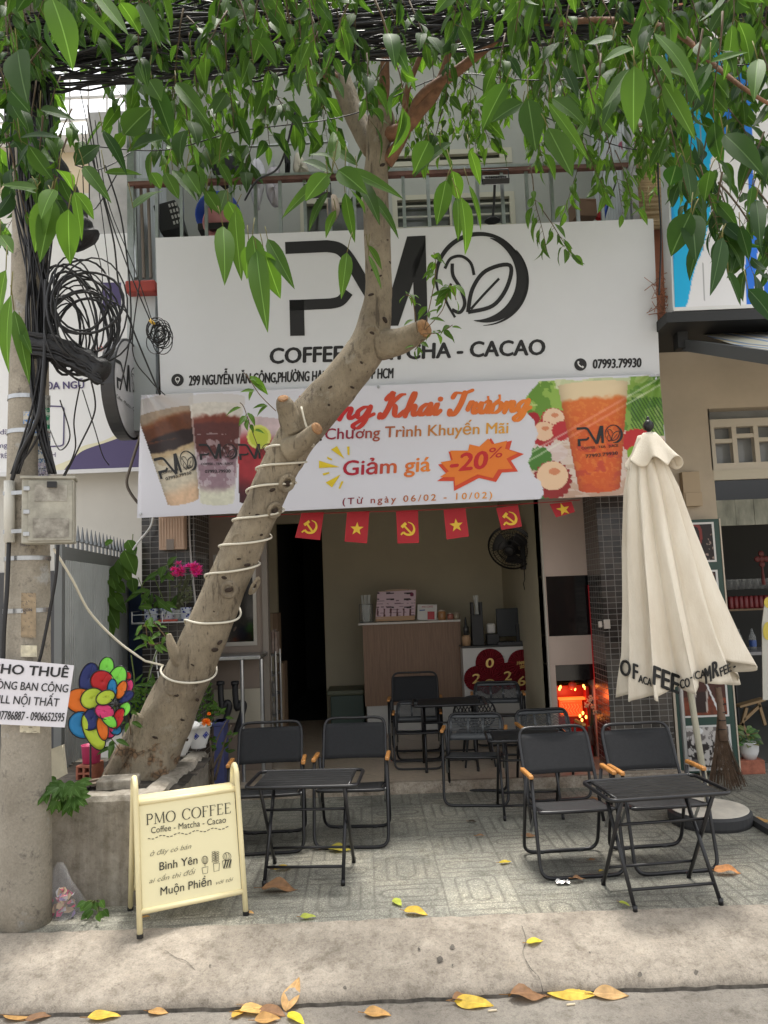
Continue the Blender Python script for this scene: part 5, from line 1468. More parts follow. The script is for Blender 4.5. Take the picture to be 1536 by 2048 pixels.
def limb(name, P, M=BARK, cut=False, n=12, amp=.12):
 S_ = []
 for x, y, w, Y in spline(P, 6):
  p = W(x, y, Y); S_.append((p, w / 2 * (p - CAM).dot(FW) / F))
 g = MB(); organic(g, [q[0] for q in S_], [q[1] for q in S_], n, amp, len(P) + int(P[0][0]) % 7)
 if cut:
  a, b = S_[-2][0], S_[-1][0]; d = (b - a).normalized(); Mx = d.to_track_quat('Z', 'Y').to_matrix(); r = S_[-1][1]
  g.lathe([(r * 1.02, -.004), (r * .98, .004), (r * .5, .006), (.001, .004)], 14, b, 1, M=Mx)
 return g.build(name, [M, CUT], tree, smooth=True)
limb('stub', [(760, 690, 66, 4.60), (800, 683, 54, 4.55), (830, 668, 44, 4.48), (849, 657, 38, 4.42)], cut=True)
limb('stub', [(592, 862, 54, 4.60), (577, 828, 44, 4.56), (568, 805, 34, 4.52), (566, 797, 22, 4.50)], cut=True)
limb('stub', [(578, 900, 52, 4.58), (605, 885, 40, 4.52), (628, 862, 28, 4.45), (634, 857, 26, 4.43)], cut=True)
limb('stub', [(368, 1335, 30, 4.72), (352, 1315, 24, 4.68), (341, 1285, 18, 4.66), (338, 1268, 9, 4.65)])
BR2 = mat('young_bark', (0.20, 0.10, 0.055), .8, var=.35, scale=20, bump=.4, bscale=50)
limb('branch', [(757, 240, 34, 4.55), (768, 180, 22, 4.52), (770, 100, 17, 4.45), (772, 0, 15, 4.4), (775, -120, 12, 4.3)], BR2)
limb('branch', [(772, 325, 30, 4.54), (800, 285, 22, 4.5), (822, 235, 22, 4.44), (850, 190, 26, 4.4), (930, 130, 20, 4.3), (1010, 60, 16, 4.2), (1120, -60, 12, 4.1)], BR2)
limb('branch', [(775, 270, 30, 4.52), (812, 255, 26, 4.46), (838, 225, 24, 4.42), (870, 185, 22, 4.38), (890, 130, 14, 4.36), (915, 40, 11, 4.3), (930, -60, 9, 4.3)], BR2)
limb('branch', [(790, 265, 16, 4.5), (808, 230, 14, 4.46), (815, 180, 12, 4.44), (845, 100, 10, 4.42), (880, 0, 9, 4.4)], BR2)
limb('branch', [(745, 300, 40, 4.6), (712, 235, 42, 4.7), (690, 180, 42, 4.75), (672, 130, 38, 4.8), (655, 60, 30, 4.85), (640, -60, 24, 4.9)], BARK)
limb('branch', [(692, 175, 26, 4.75), (640, 140, 20, 4.7), (580, 120, 16, 4.6), (480, 60, 13, 4.4), (380, -40, 10, 4.2)], BR2)
limb('branch', [(1010, 60, 14, 4.2), (1200, 40, 12, 3.6), (1340, 60, 12, 3.1), (1440, 140, 10, 2.9), (1500, 185, 8, 2.8), (1560, 220, 6, 2.8)], BR2)
# ------------------------------------------------------------------ leaves
def leaf(mb, base, tip, width, nrm, col, rib, curl=.12, fold=.25, n=6, m=0, wav=0.0, blunt=.8):
 base, tip = Vector(base), Vector(tip)
 ax = tip - base; L = ax.length
 if L < 1e-5: return
 d = ax / L
 s = d.cross(Vector(nrm))
 if s.length < 1e-4: s = d.cross(Vector((.3, .8, .5)))
 s.normalize(); u = s.cross(d).normalized()
 rows = []
 ph = random.random() * 6
 for i in range(n + 1):
  t = i / n
  w = width / 2 * max(.012, (math.sin(math.pi * min(1, t ** blunt)) ** .85) * (1 - .25 * t) * 1.12)
  if i == n: w = width * .006
  c = base + d * (L * t) - u * (curl * L * t * t) + u * (curl * L * .25 * math.sin(math.pi * t))
  e = fold * w + wav * width * math.sin(ph + t * 9)
  e2 = fold * w + wav * width * math.sin(ph + 2 + t * 8)
  mw = min(w * .5, width * .022)
  rows.append([c - s * w + u * e, c - s * mw, c + s * mw, c + s * w + u * e2])
 o = len(mb.v)
 vs = [p for r in rows for p in r]
 fs, cl = [], []
 for i in range(n):
  for j in range(3):
   fs.append((i * 4 + j, i * 4 + j + 1, (i + 1) * 4 + j + 1, (i + 1) * 4 + j)); cl.append(rib if j == 1 else col)
 for f, c in zip(fs, cl):
  mb.f.append(tuple(o + k for k in f)); mb.m.append(m); mb.c.append(c)
 mb.v.extend(tuple(p) for p in vs)
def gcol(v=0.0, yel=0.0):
 # leaf greens: v -1 dark .. +1 light
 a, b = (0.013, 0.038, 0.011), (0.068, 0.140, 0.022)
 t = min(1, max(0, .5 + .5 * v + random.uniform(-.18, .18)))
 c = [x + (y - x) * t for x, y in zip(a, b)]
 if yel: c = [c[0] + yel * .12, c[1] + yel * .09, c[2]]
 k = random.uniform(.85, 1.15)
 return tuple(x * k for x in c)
def ribc(c): return tuple(min(.5, x * 1.7 + .03) for x in c)
def pleaf(mb, b, t, w, Y, v=0.0, yel=0.0, dY=0.0, **kw):      # leaf between two pixels
 P, Q = W(b[0], b[1], Y), W(t[0], t[1], Y + dY)
 k = (P - CAM).dot(FW) / F
 c = gcol(v, yel)
 nr = Vector((random.uniform(-.5, .5), -1, random.uniform(.1, .9)))
 leaf(mb, P, Q, w * k, nr, c, ribc(c), curl=random.uniform(.02, .14), fold=random.uniform(.1, .35), n=8, wav=.02, **kw)
 return P
crown = MB()
random.seed(5)
BIG = [  # base, tip, width, distance, tone (silhouette and lit looks painted in)
 ((103, -6), (150, 130), 62, 2.3, .4), ((188, -20), (256, 66), 30, 2.4, .8), ((150, 0), (244, 95), 20, 2.5, .3), ((240, 5), (283, 66), 40, 2.5, .2), ((278, 5), (318, 80), 34, 2.6, .2),
 ((248, 270), (302, 212), 52, 2.9, -.3), ((262, 300), (328, 268), 40, 3.0, -.3), ((304, 168), (346, 278), 44, 3.0, -.5), ((298, 160), (322, 200), 40, 3.0, -.1), ((352, 165), (416, 240), 34, 3.1, -.2),
 ((168, 332), (214, 392), 28, 2.8, .0), ((100, 398), (58, 503), 52, 2.4, .8), ((108, 400), (78, 520), 42, 2.45, .5), ((137, 418), (138, 530), 46, 2.4, .5), ((148, 383), (166, 482), 20, 2.5, .5), ((150, 385), (192, 438), 30, 2.6, .4),
 ((118, 340), (148, 374), 34, 2.5, .5), ((108, 378), (80, 430), 34, 2.4, .7), ((76, 378), (0, 368), 30, 2.5, .2), ((70, 385), (22, 372), 44, 2.6, .0), ((0, 470), (26, 505), 30, 2.4, .8), ((12, 540), (-8, 640), 40, 2.2, .7), ((22, 590), (6, 745), 44, 2.2, 1.0), ((28, 620), (60, 760), 30, 2.3, .5), ((40, 655), (62, 705), 18, 2.3, .5),
 ((266, 416), (322, 372), 36, 3.1, .1), ((302, 345), (322, 378), 30, 3.0, .4), ((330, 345), (358, 398), 30, 3.1, .4), ((345, 340), (392, 392), 22, 3.2, -.4), ((372, 345), (398, 384), 32, 3.1, .4), ((210, 345), (282, 345), 18, 3.0, .4),
 ((205, 260), (258, 345), 30, 2.9, -.5), ((150, 330), (200, 285), 36, 2.9, -.4), ((40, 275), (118, 265), 26, 2.7, -.5), ((80, 220), (152, 235), 30, 2.7, -.4), ((20, 180), (60, 225), 40, 2.6, -.5), ((35, 100), (50, 200), 60, 2.4, -.6),
 ((438, 325), (466, 375), 30, 3.3, .3), ((412, 383), (442, 428), 30, 3.3, .4), ((424, 330), (462, 300), 20, 3.4, .1), ((456, 402), (486, 462), 40, 3.2, .5), ((452, 380), (438, 425), 28, 3.4, .0),
 ((446, 452), (452, 560), 40, 3.0, .7), ((470, 420), (480, 560), 38, 3.1, .7), ((505, 470), (524, 600), 40, 3.0, .5), ((513, 500), (531, 655), 42, 3.0, .9), ((527, 500), (560, 598), 48, 3.05, .3), ((535, 478), (586, 572), 30, 3.1, .3), ((498, 490), (490, 560), 30, 3.0, .5),
 ((668, 325), (668, 258), 28, 3.1, .7), ((664, 345), (606, 318), 40, 3.2, -.2), ((664, 346), (560, 426), 30, 3.1, .9), ((655, 348), (610, 398), 44, 3.0, .4), ((676, 340), (732, 382), 42, 3.0, .3), ((690, 338), (810, 392), 34, 3.0, .1), ((716, 360), (762, 436), 32, 3.1, -.2), ((728, 380), (804, 465), 28, 3.2, -.2), ((700, 378), (734, 425), 34, 3.1, .4), ((690, 385), (708, 484), 24, 3.2, .0), ((655, 385), (612, 456), 26, 3.1, .2), ((672, 420), (648, 474), 26, 3.1, .5), ((668, 318), (616, 304), 22, 3.3, -.2), ((672, 300), (716, 330), 24, 3.4, -.1),
 ((694, 505), (684, 592), 28, 3.1, .9), ((735, 490), (766, 540), 20, 3.4, .5), ((737, 510), (765, 575), 12, 3.4, .6),
 ((903, 285), (820, 346), 40, 3.2, -.2), ((858, 282), (828, 344), 44, 3.2, -.1), ((880, 292), (908, 342), 36, 3.1, .1), ((892, 360), (874, 450), 36, 3.0, .2), ((905, 342), (918, 402), 34, 3.1, .3), ((922, 395), (938, 508), 40, 2.9, .9), ((915, 395), (918, 478), 26, 3.0, .8), ((938, 370), (968, 458), 14, 3.3, .7), ((940, 300), (962, 370), 22, 3.3, .4),
 ((1056, 198), (1072, 302), 50, 2.7, .0), ((1096, 256), (1146, 352), 52, 2.6, .0), ((1104, 196), (1172, 246), 46, 2.6, .2), ((1046, 205), (982, 240), 40, 2.8, .0), ((1012, 165), (962, 260), 44, 3.0, -.2), ((1096, 205), (1180, 318), 26, 2.8, .5), ((1128, 130), (1158, 196), 36, 2.9, -.5), ((1150, 95), (1160, 150), 30, 3.0, -.4),
 ((1268, 132), (1266, 262), 50, 2.3, .3), ((1258, 138), (1206, 215), 30, 2.4, .1), ((1276, 140), (1300, 272), 32, 2.5, -.4), ((1302, 112), (1356, 176), 40, 2.3, .8), ((1308, 66), (1412, 180), 34, 2.4, .6), ((1326, 165), (1392, 278), 40, 2.4, .8), ((1300, 8), (1376, 72), 46, 2.5, .4), ((1225, 80), (1170, 82), 34, 2.4, .2), ((1266, 95), (1210, 112), 24, 2.3, .2), ((1240, 160), (1208, 240), 34, 2.6, -.1), ((1332, 140), (1412, 166), 40, 2.6, .5),
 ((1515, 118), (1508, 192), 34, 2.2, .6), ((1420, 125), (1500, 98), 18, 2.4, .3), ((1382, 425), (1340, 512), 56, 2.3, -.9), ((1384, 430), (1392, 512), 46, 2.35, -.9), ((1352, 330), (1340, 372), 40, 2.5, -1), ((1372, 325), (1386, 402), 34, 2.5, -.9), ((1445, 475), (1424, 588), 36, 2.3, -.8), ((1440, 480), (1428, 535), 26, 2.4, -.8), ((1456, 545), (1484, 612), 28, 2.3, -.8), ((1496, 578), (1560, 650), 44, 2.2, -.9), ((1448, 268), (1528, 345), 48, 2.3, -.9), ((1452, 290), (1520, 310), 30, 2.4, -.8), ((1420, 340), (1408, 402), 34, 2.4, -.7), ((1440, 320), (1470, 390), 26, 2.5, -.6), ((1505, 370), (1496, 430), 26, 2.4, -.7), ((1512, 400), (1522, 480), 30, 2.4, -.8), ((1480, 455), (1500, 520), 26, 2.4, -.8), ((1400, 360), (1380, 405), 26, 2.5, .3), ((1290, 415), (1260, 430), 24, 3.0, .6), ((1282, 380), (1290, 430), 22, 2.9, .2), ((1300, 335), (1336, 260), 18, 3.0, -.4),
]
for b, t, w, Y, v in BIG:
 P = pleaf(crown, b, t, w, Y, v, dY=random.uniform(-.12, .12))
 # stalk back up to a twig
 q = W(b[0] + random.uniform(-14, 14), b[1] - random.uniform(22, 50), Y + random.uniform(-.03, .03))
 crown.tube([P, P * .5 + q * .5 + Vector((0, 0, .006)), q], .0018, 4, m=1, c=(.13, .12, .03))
def spray(anchor, direction, L, n, size, v, spread=.8, small=1.0, yel=0.0, nseg=6):
 # hanging twig with drooping leaves
 d = Vector(direction).normalized()
 p = Vector(anchor); P = [p.copy()]
 for i in range(6):
  d = (d + Vector((random.uniform(-.12, .12), random.uniform(-.12, .12), -.10))).normalized()
  p = p + d * (L / 6); P.append(p.copy())
 crown.tube(P, [.0045 * small * (1 - .12 * i) for i in range(7)], 4, m=1, c=(.07, .045, .02))
 for i in range(n):
  t = .25 + .75 * (i + random.random() * .6) / n
  k = min(5, int(t * 6)); q = P[k] + (P[k + 1] - P[k]) * (t * 6 - k)
  a = random.uniform(0, 2 * math.pi)
  out = Vector((math.cos(a), math.sin(a), random.uniform(-.35, .25)))
  dl = (out * spread + d * .55 + Vector((0, 0, -.75))).normalized()
  sz = size * random.uniform(.6, 1.15)
  st = q + out * (sz * .18) + Vector((0, 0, -.01))
  crown.tube([q, st], .0013, 3, m=1, c=(.12, .10, .03), caps=False)
  c = gcol(v + random.uniform(-.35, .35), yel)
  leaf(crown, st, st + dl * sz, sz * random.uniform(.33, .47), Vector((random.uniform(-.8, .8), random.uniform(-1, .6), random.uniform(.2, 1))), c, ribc(c), curl=random.uniform(.05, .3), fold=random.uniform(.1, .5), n=nseg, wav=.02)
# lower limit of the foliage as seen along the street front, in pixels
LX = [-80, 0, 60, 90, 150, 200, 260, 330, 400, 450, 520, 600, 650, 720, 800, 880, 960, 1040, 1110, 1180, 1260, 1330, 1400, 1460, 1540, 1620]
LY = [520, 470, 430, 330, 150, 130, 300, 360, 330, 320, 300, 260, 270, 250, 270, 300, 330, 330, 330, 380, 390, 400, 500, 540, 560, 560]
n_sp = 0
random.seed(9)
while n_sp < 430:
 x = random.uniform(-90, 1620)
 lim = np.interp(x, LX, LY)
 y = -140 + (lim + 140) * random.random() ** 1.45
 far = random.random()
 Y = random.uniform(2.4, 3.6) if far < .42 else random.uniform(3.6, 5.3)
 if 90 < x < 270 and 60 < y < 330 and random.random() < .85: continue       # the bright gap at the upper left
 if 380 < x < 1240 and y > 140 and random.random() < .5: continue
 if 640 < x < 1030 and y > 40 and Y < 4.6 and random.random() < .75: continue           # the upstairs wall shows through
 L = random.uniform(.25, .5)
 tip = W(x, y, Y)
 dr = Vector((random.uniform(-.5, .5), random.uniform(-.4, .3), -1))
 a = tip - dr.normalized() * L * .9
 edge_dark = -.6 if (x > 1330 and y > 180) else (-.45 if x < 160 else 0)  # silhouette shade put into leaf colour at right; left side darker too
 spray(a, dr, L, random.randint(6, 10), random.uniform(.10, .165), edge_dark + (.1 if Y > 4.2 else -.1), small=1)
 n_sp += 1
n_sp = 0
while n_sp < 330:
 x = random.uniform(-60, 1600); y = -120 + 330 * random.random() ** 1.2
 if 100 < x < 265 and y > 90 or 660 < x < 1010 and y > 60 and random.random() < .7: continue
 Y = random.uniform(3.0, 5.6); tip = W(x, y, Y); dr = Vector((random.uniform(-.7, .7), random.uniform(-.5, .4), -1))
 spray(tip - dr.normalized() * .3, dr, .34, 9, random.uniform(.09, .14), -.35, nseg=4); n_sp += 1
# fine leaves farther back on the right, backlight put into their lighter green
for i in range(60):
 x = random.uniform(800, 1320); y = random.uniform(90, 330 if x < 1100 else 430)
 tip = W(x, y, random.uniform(4.6, 5.5)); dr = Vector((random.uniform(-.6, .6), random.uniform(-.3, .3), -.8))
 spray(tip - dr.normalized() * .3, dr, .34, random.randint(8, 12), random.uniform(.08, .12), .8, small=.7, nseg=4)
for (x0, y0, x1, y1, Y) in ((1060, 330, 1090, 500, 3.4), (1085, 420, 1160, 500, 3.4), (1210, 260, 1265, 420, 3.6), (1230, 300, 1290, 410, 3.4), (1150, 250, 1230, 380, 3.8), (350, 60, 470, 330, 4.2), (1340, 250, 1400, 430, 2.7), (1400, 330, 1440, 500, 2.6), (1440, 380, 1490, 560, 2.6)):
 a, b = W(x0, y0, Y), W(x1, y1, Y)
 spray(a, b - a, (b - a).length, 12, .085 if Y > 3 else .12, .4 if Y > 3 else -.7, small=.7, spread=.7)  # near sprays at the right take the dark silhouette colour
# the crown above and in front of the picture, which shades the footpath
random.seed(31)
for i in range(420):
 p = Vector((random.uniform(-3.6, 3.6), random.uniform(2.9, 6.2), random.uniform(5.4, 7.4)))
 if p.z < 5.3 + .5 * (4.6 - p.y) * .6: p.z += .8
 spray(p, (random.uniform(-.7, .7), random.uniform(-.7, .7), -.6), .6, 9, .24, 0, nseg=3)
# sprouts on the cut stubs
random.seed(12)
def sprout(P, n, size, v, Y, w=.36):
 S_ = [W(x, y, Y + dy) for x, y, dy in spline([(a, b, c) for a, b, c in P], 5)]
 crown.tube(S_, .0028, 5, m=1, c=(.12, .07, .03))
 for i in range(n):
  k = random.randint(2, len(S_) - 1); q = S_[k]
  a = random.uniform(0, 6.28)
  dl = Vector((math.cos(a) * .7, math.sin(a) * .7, random.uniform(-.9, .0))).normalized()
  sz = size * random.uniform(.6, 1.2); c = gcol(v)
  st = q + Vector((dl.x, dl.y, .1)) * .02
  leaf(crown, st, st + dl * sz, sz * w, (random.uniform(-.6, .6), -.8, .7), c, ribc(c), curl=.15, fold=.3, n=5)
sprout([(848, 660, -.2), (862, 600, -.24), (872, 540, -.22), (868, 505, -.2)], 15, .10, .9, 4.55)
sprout([(850, 660, -.2), (885, 620, -.22), (900, 570, -.2), (912, 600, -.2)], 17, .11, .9, 4.55)
sprout([(845, 668, -.2), (880, 665, -.22), (905, 650, -.2)], 9, .085, .8, 4.55)
sprout([(835, 665, -.2), (825, 600, -.2), (812, 590, -.18)], 8, .075, .8, 4.55)
sprout([(845, 680, -.2), (830, 700, -.2)], 5, .07, .8, 4.55)
sprout([(552, 822, -.1), (520, 790, -.12), (500, 760, -.12), (488, 745, -.1)], 7, .13, 1.0, 4.6)
sprout([(520, 905, -.12), (500, 850, -.12), (488, 815, -.1), (480, 805, -.1)], 8, .10, 1.0, 4.6)
sprout([(340, 1275, 0), (300, 1290, 0), (290, 1250, 0), (275, 1270, 0)], 14, .09, .6, 4.7)
sprout([(345, 1290, 0), (320, 1260, .02), (300, 1235, .02)], 10, .085, .6, 4.7)
sprout([(262, 1470, -.1), (255, 1400, -.15), (268, 1380, -.15)], 10, .10, .3, 4.75)
sprout([(240, 1500, -.2), (225, 1480, -.2), (215, 1470, -.2)], 6, .09, .2, 4.75)
crown.build('crown', [LEAF, amat('twig_print', .8)], tree, smooth=True)
# ================================================================== WHITE CORD ROUND THE TRUNK
def ctr(y):
 e = min(TPX, key=lambda q: abs(q[0][1] - y)); return e[1], e[2]
cord = []
for x, y, Y in spline([(108, 1098, 3.98), (145, 1160, 4.15), (180, 1225, 4.35), (235, 1282, 4.55), (290, 1322, 4.66)], 8): cord.append(W(x, y, Y))
ys_ = [(1336, 180), (1358, 270), (1346, 360), (1300, 450), (1247, 540), (1245, 630), (1230, 720), (1190, 810), (1158, 900), (1145, 990), (1125, 1080), (1112, 1170), (1098, 1260), (1090, 1350), (1072, 1440), (1055, 1530), (1046, 1620), (1038, 1710), (1018, 1800), (1000, 1890), (988, 1980), (975, 2070), (962, 2160), (950, 2250), (943, 2340), (935, 2430), (920, 2520), (908, 2610), (903, 2700), (898, 2790)]
yy = spline([(a, b) for a, b in ys_], 8)
AX = sorted((q[0][1], q[1].x, q[1].y, q[1].z, q[2]) for q in TPX)
AXa = np.array(AX)
for y, ang in yy:
 c_ = Vector([float(np.interp(y, AXa[:, 0], AXa[:, k])) for k in (1, 2, 3)]); r = float(np.interp(y, AXa[:, 0], AXa[:, 4]))
 c2_ = Vector([float(np.interp(y - 30, AXa[:, 0], AXa[:, k])) for k in (1, 2, 3)])
 d = (c2_ - c_).normalized()
 ex = Vector((1.07, 0, -.14)); ey = Vector((0, 1, 0))
 cord.append(c_ + (ex * math.cos(R(ang)) + ey * math.sin(R(ang))) * (r * 1.04 + .007))
for x, y in spline([(628, 893), (624, 880), (612, 850), (603, 815)], 4): cord.append(on_trunk(x, y)[0] + Vector((0, -.012, 0)))
mb = MB(); mb.tube([tuple(p) for p in cord], .0068, 7)
tag(mb.build('cord', mat('white_cord', (0.66, 0.62, 0.52), .6, var=.08), smooth=True, origin=(-1.2, 4.7, 1.4)), 'long white cable slung from the pole box and wound round the leaning trunk', 'cable')
# ================================================================== UTILITY POLE
pb = G(50, 1846); YPo = pb.y
def pole_c(z):
 t = z / 6.0
 a, b = W(50, 1846, YPo), W(63, 100, YPo)
 k = (z - a.z) / (b.z - a.z)
 return a + (b - a) * k
def pole_r(z): return .128 - .010 * z
po = T('utility_pole', 'stained concrete utility pole with torn stickers and black cables', 'utility pole', pb)
B = NB('pole_concrete'); B.xyz()
n1, n2, n3 = B.noise(2.2, 7, rough=.7), B.noise(9, 7, rough=.8), B.noise(90, 3)
c = B.mix(B.ramp(n1, (.3, 0.0), (.7, 1.0)), (0.215, 0.19, 0.15), (0.40, 0.36, 0.295))
c = B.mix(B.ramp(n2, (.54, 0.0), (.66, .8)), c, (0.105, 0.092, 0.078)); c = B.mix(B.ramp(B.noise(5, 5), (.62, 0.0), (.68, .55)), c, (0.42, 0.43, 0.43)); c = B.mix(1.0, c, B.ramp(n3, (.3, (.85, .85, .85)), (.7, (1.1, 1.1, 1.1))), 'MULTIPLY')
B.L.new(c, B.b.inputs['Base Color']); B.b.inputs['Roughness'].default_value = .9; B.bump(B.m('ADD', n2, n3), .4, .006)
POLE = B.M
mb = MB(); zs2 = np.linspace(-.02, 7.5, 40)
mb.tube([pole_c(z) for z in zs2], [pole_r(max(z, 0)) for z in zs2], 40)
mb.build('shaft', POLE, po, smooth=True)
def sPole(px, py, l=0.0):
 z = W(px, py, YPo).z
 c_ = pole_c(z); r = pole_r(z)
 cx_, cy_ = PX(c_)
 k = r * F / (c_ - CAM).dot(FW)
 o_ = max(-.985, min(.985, (px - cx_) / k))
 return W(px, py, c_.y - r * math.sqrt(1 - o_ * o_) - .002 - l)
mb = MB()
for x, y in ((22, 1649), (20, 1835), (38, 790), (33, 1125), (31, 1296), (28, 1470)):
 blob(mb, circ(x, y, 5.5, 6), lambda a, b: sPole(a, b, .001), 0); stroke(mb, circ(x, y, 6.3, 6.8) + [circ(x, y, 6.3, 6.8)[0]], 1.6, sPole, 1)
mb.build('bolt_hole', [mat('hole_black', (.004, .004, .004), .9), mat('hole_rim', (.20, .16, .11), .9)], po)
for y in (1118, 1221, 868, 800):
 z = W(50, y, YPo).z; mb = MB(); mb.lathe([(pole_r(z) + .001, -.012), (pole_r(z) + .005, -.011), (pole_r(z) + .005, .011), (pole_r(z) + .001, .012)], 40, pole_c(z), capb=False, capt=False); mb.build('steel_strap', STEEL, po)
def sticker(a, b, base, inks, seed, dens=.5, tear=.35):
 def f(X, Y):
  n = fbm(X / 7, Y / 7, seed); n2_ = fbm(X / 3, Y / 2.2, seed + 5)
  col = np.zeros(X.shape + (3,)) + np.array(base, float)
  ink = np.zeros(X.shape + (3,)) + np.array(inks, float)
  rows_ = (np.sin((Y - a[1]) * 6.283 / 17) > -.2) & (n2_ > dens)
  col = np.where(rows_[..., None], ink, col)
  return col * (.8 + .35 * n)[..., None]
 nu, nv = max(4, int((b[0] - a[0]) / 1.6)), max(4, int((b[1] - a[1]) / 1.6))
 return printed('sticker', [(a[0], a[1]), (b[0], a[1] + 1), (b[0], b[1]), (a[0] + 1, b[1] - 1)], nu, nv, lambda x, y: sPole(x, y, .001), f, PRINT, po)
sticker((30, 822), (62, 848), (196, 190, 176), (60, 130, 200), 1, .47); sticker((84, 815), (100, 862), (190, 200, 190), (20, 130, 90), 2, .40); sticker((76, 866), (101, 955), (186, 184, 178), (50, 90, 130), 3, .45)
sticker((76, 925), (99, 958), (206, 200, 208), (96, 70, 140), 4, .4); sticker((18, 758), (26, 780), (150, 165, 190), (50, 110, 190), 5, .4); sticker((62, 840), (76, 872), (176, 180, 176), (70, 110, 180), 6, .45)
sticker((14, 1290), (74, 1314), (206, 198, 172), (214, 206, 184), 7, .5); sticker((20, 1446), (80, 1466), (202, 194, 170), (120, 112, 96), 8, .62); sticker((26, 985), (50, 1075), (150, 140, 120), (60, 54, 48), 9, .60); sticker((14, 1185), (72, 1275), (152, 134, 108), (90, 84, 80), 10, .66); sticker((16, 706), (42, 736), (205, 196, 200), (214, 206, 208), 12, .5); sticker((88, 790), (101, 815), (170, 170, 165), (120, 120, 118), 14, .5); sticker((4, 1610), (24, 1700), (160, 150, 130), (180, 176, 170), 15, .5)
for s_, a, b, h in (('H30', (22, 731), (40, 729), 13), ('TRE', (31, 1021), (47, 1020), 9), ('057', (78, 900), (98, 900), 26), ('CCTT', (78, 951), (98, 949), 15), ('NET NGUON', (14, 1225), (64, 1222), 6), ('NIET NGUON', (24, 1094), (66, 1091), 7)):
 mb = MB(); put_text(mb, s_, a, b, h, lambda x, y, l=0: sPole(x, y, .006 + l)); mb.build('sticker_lettering', mat('sticker_ink', (.05, .05, .07), .6), po)
# electric box on the pole
bx = T('junction_box', 'grey weathered electrical junction box strapped to the concrete pole', 'electrical box', W(100, 1022, YPo - .12))
rot = Matrix.Rotation(R(17), 3, 'Z')
cB = W(99, 1024, YPo - .13)
kB = 3.95 / F
wx_, wy_, wz_ = 96 * kB, .12, 128 * kB
mb = MB(); mb.box(cB, (wx_, wy_, wz_), rot=rot); mb.build('case', mat('box_grey', (0.36, 0.345, 0.29), .6, var=.25, scale=7), bx, bevel=.006)
mb = MB(); mb.box(cB + rot @ Vector((.012, -wy_ / 2 - .006, 0)), (wx_ * .84, .010, wz_ * .93), rot=rot); dr_ = mb.build('door', mat('box_door', (0.33, 0.315, 0.265), .65, var=.35, scale=9), bx, bevel=.003)
for u, v, a, b in ((.3, .27, .62, .26), (.3, -.27, .68, .30)):
 mb = MB(); mb.box(cB + rot @ Vector((.015, -wy_ / 2 - .0125, v * wz_)), (wx_ * a, .003, wz_ * b), rot=rot); mb.build('paper_remnant', mat('glue_stain', (0.15, 0.135, 0.115), .9, col2=(0.42, 0.40, 0.35), scale=16), dr_)
mb = MB()
for v in (.34, -.36, -.02): mb.box(cB + rot @ Vector((-wx_ * .40, -wy_ / 2 - .008, v * wz_)), (.03, .016, .022), rot=rot)
mb.build('latch', STEEL, bx, bevel=.003)
mb = MB(); mb.box(cB + rot @ Vector((0, -.005, wz_ / 2 + .006)), (wx_ * 1.06, wy_ * 1.15, .014), rot=rot); mb.build('lid', mat('box_grey', (0, 0, 0)), bx, bevel=.003)
mb = MB(); mb.box(cB + rot @ Vector((.02, -wy_ / 2 - .02, wz_ * .40)), (.045, .018, .03), rot=rot); mb.build('tape', CABLE, bx)
# conduit
cpx = MB(); cp = [W(19, y, YPo - .135) for y in (962, 1000, 1085)]
cpx.tube(cp, 10.5 * kB, 16); tag(cpx.build('conduit_pipe', mat('pvc_grey', (0.56, 0.55, 0.50), .5, var=.08), smooth=True, origin=cp[1]), 'short pale plastic conduit pipe clamped to the left of the pole', 'pipe')
mb = MB()
for y in (985, 1062): mb.bar(W(6, y + 2, YPo - .155), W(52, y - 1, YPo - .15), .004, .020, up=(0, 0, 1))
tag(mb.build('pipe_clamp', STEEL, origin=cp[1]), 'two thin steel straps holding the conduit to the pole', 'clamp')
# rental placard
pc = T('rental_placard', 'white paper placard lettered CHO THUÊ fixed to the pole', 'notice', W(60, 1385, YPo - .15))
cs = [(-62, 1311), (148, 1331), (129, 1455), (-72, 1445)]
mb = MB(); pp = [W(x, y, YPo - .15 + (x - 60) * .0004) for x, y in cs]; mb.slab(pp[::-1], (0, .004, 0)); mb.build('sheet', mat('paper', (0.70, 0.68, 0.72), .6, var=.03, scale=6), pc)
sPl = psurf(pp[0], (pp[1] - pp[0]).cross(pp[3] - pp[0]), .003)
up = (.16, -1)
for s_, a, b, h, bo in (('CHO THUÊ', (-22, 1345), (135, 1355), 20, .028), ('PHÒNG BAN CÔNG', (-30, 1376), (135, 1385), 17, .01), ('FULL NỘI THẤT', (-22, 1405), (117, 1413), 17, .01), ('0907786887 - 0906652595', (-20, 1438), (127, 1443), 18, .012)):
 mb = MB(); put_text(mb, s_, a, b, h, sPl, bold=bo, up=up); mb.build('lettering', BLACK, pc)
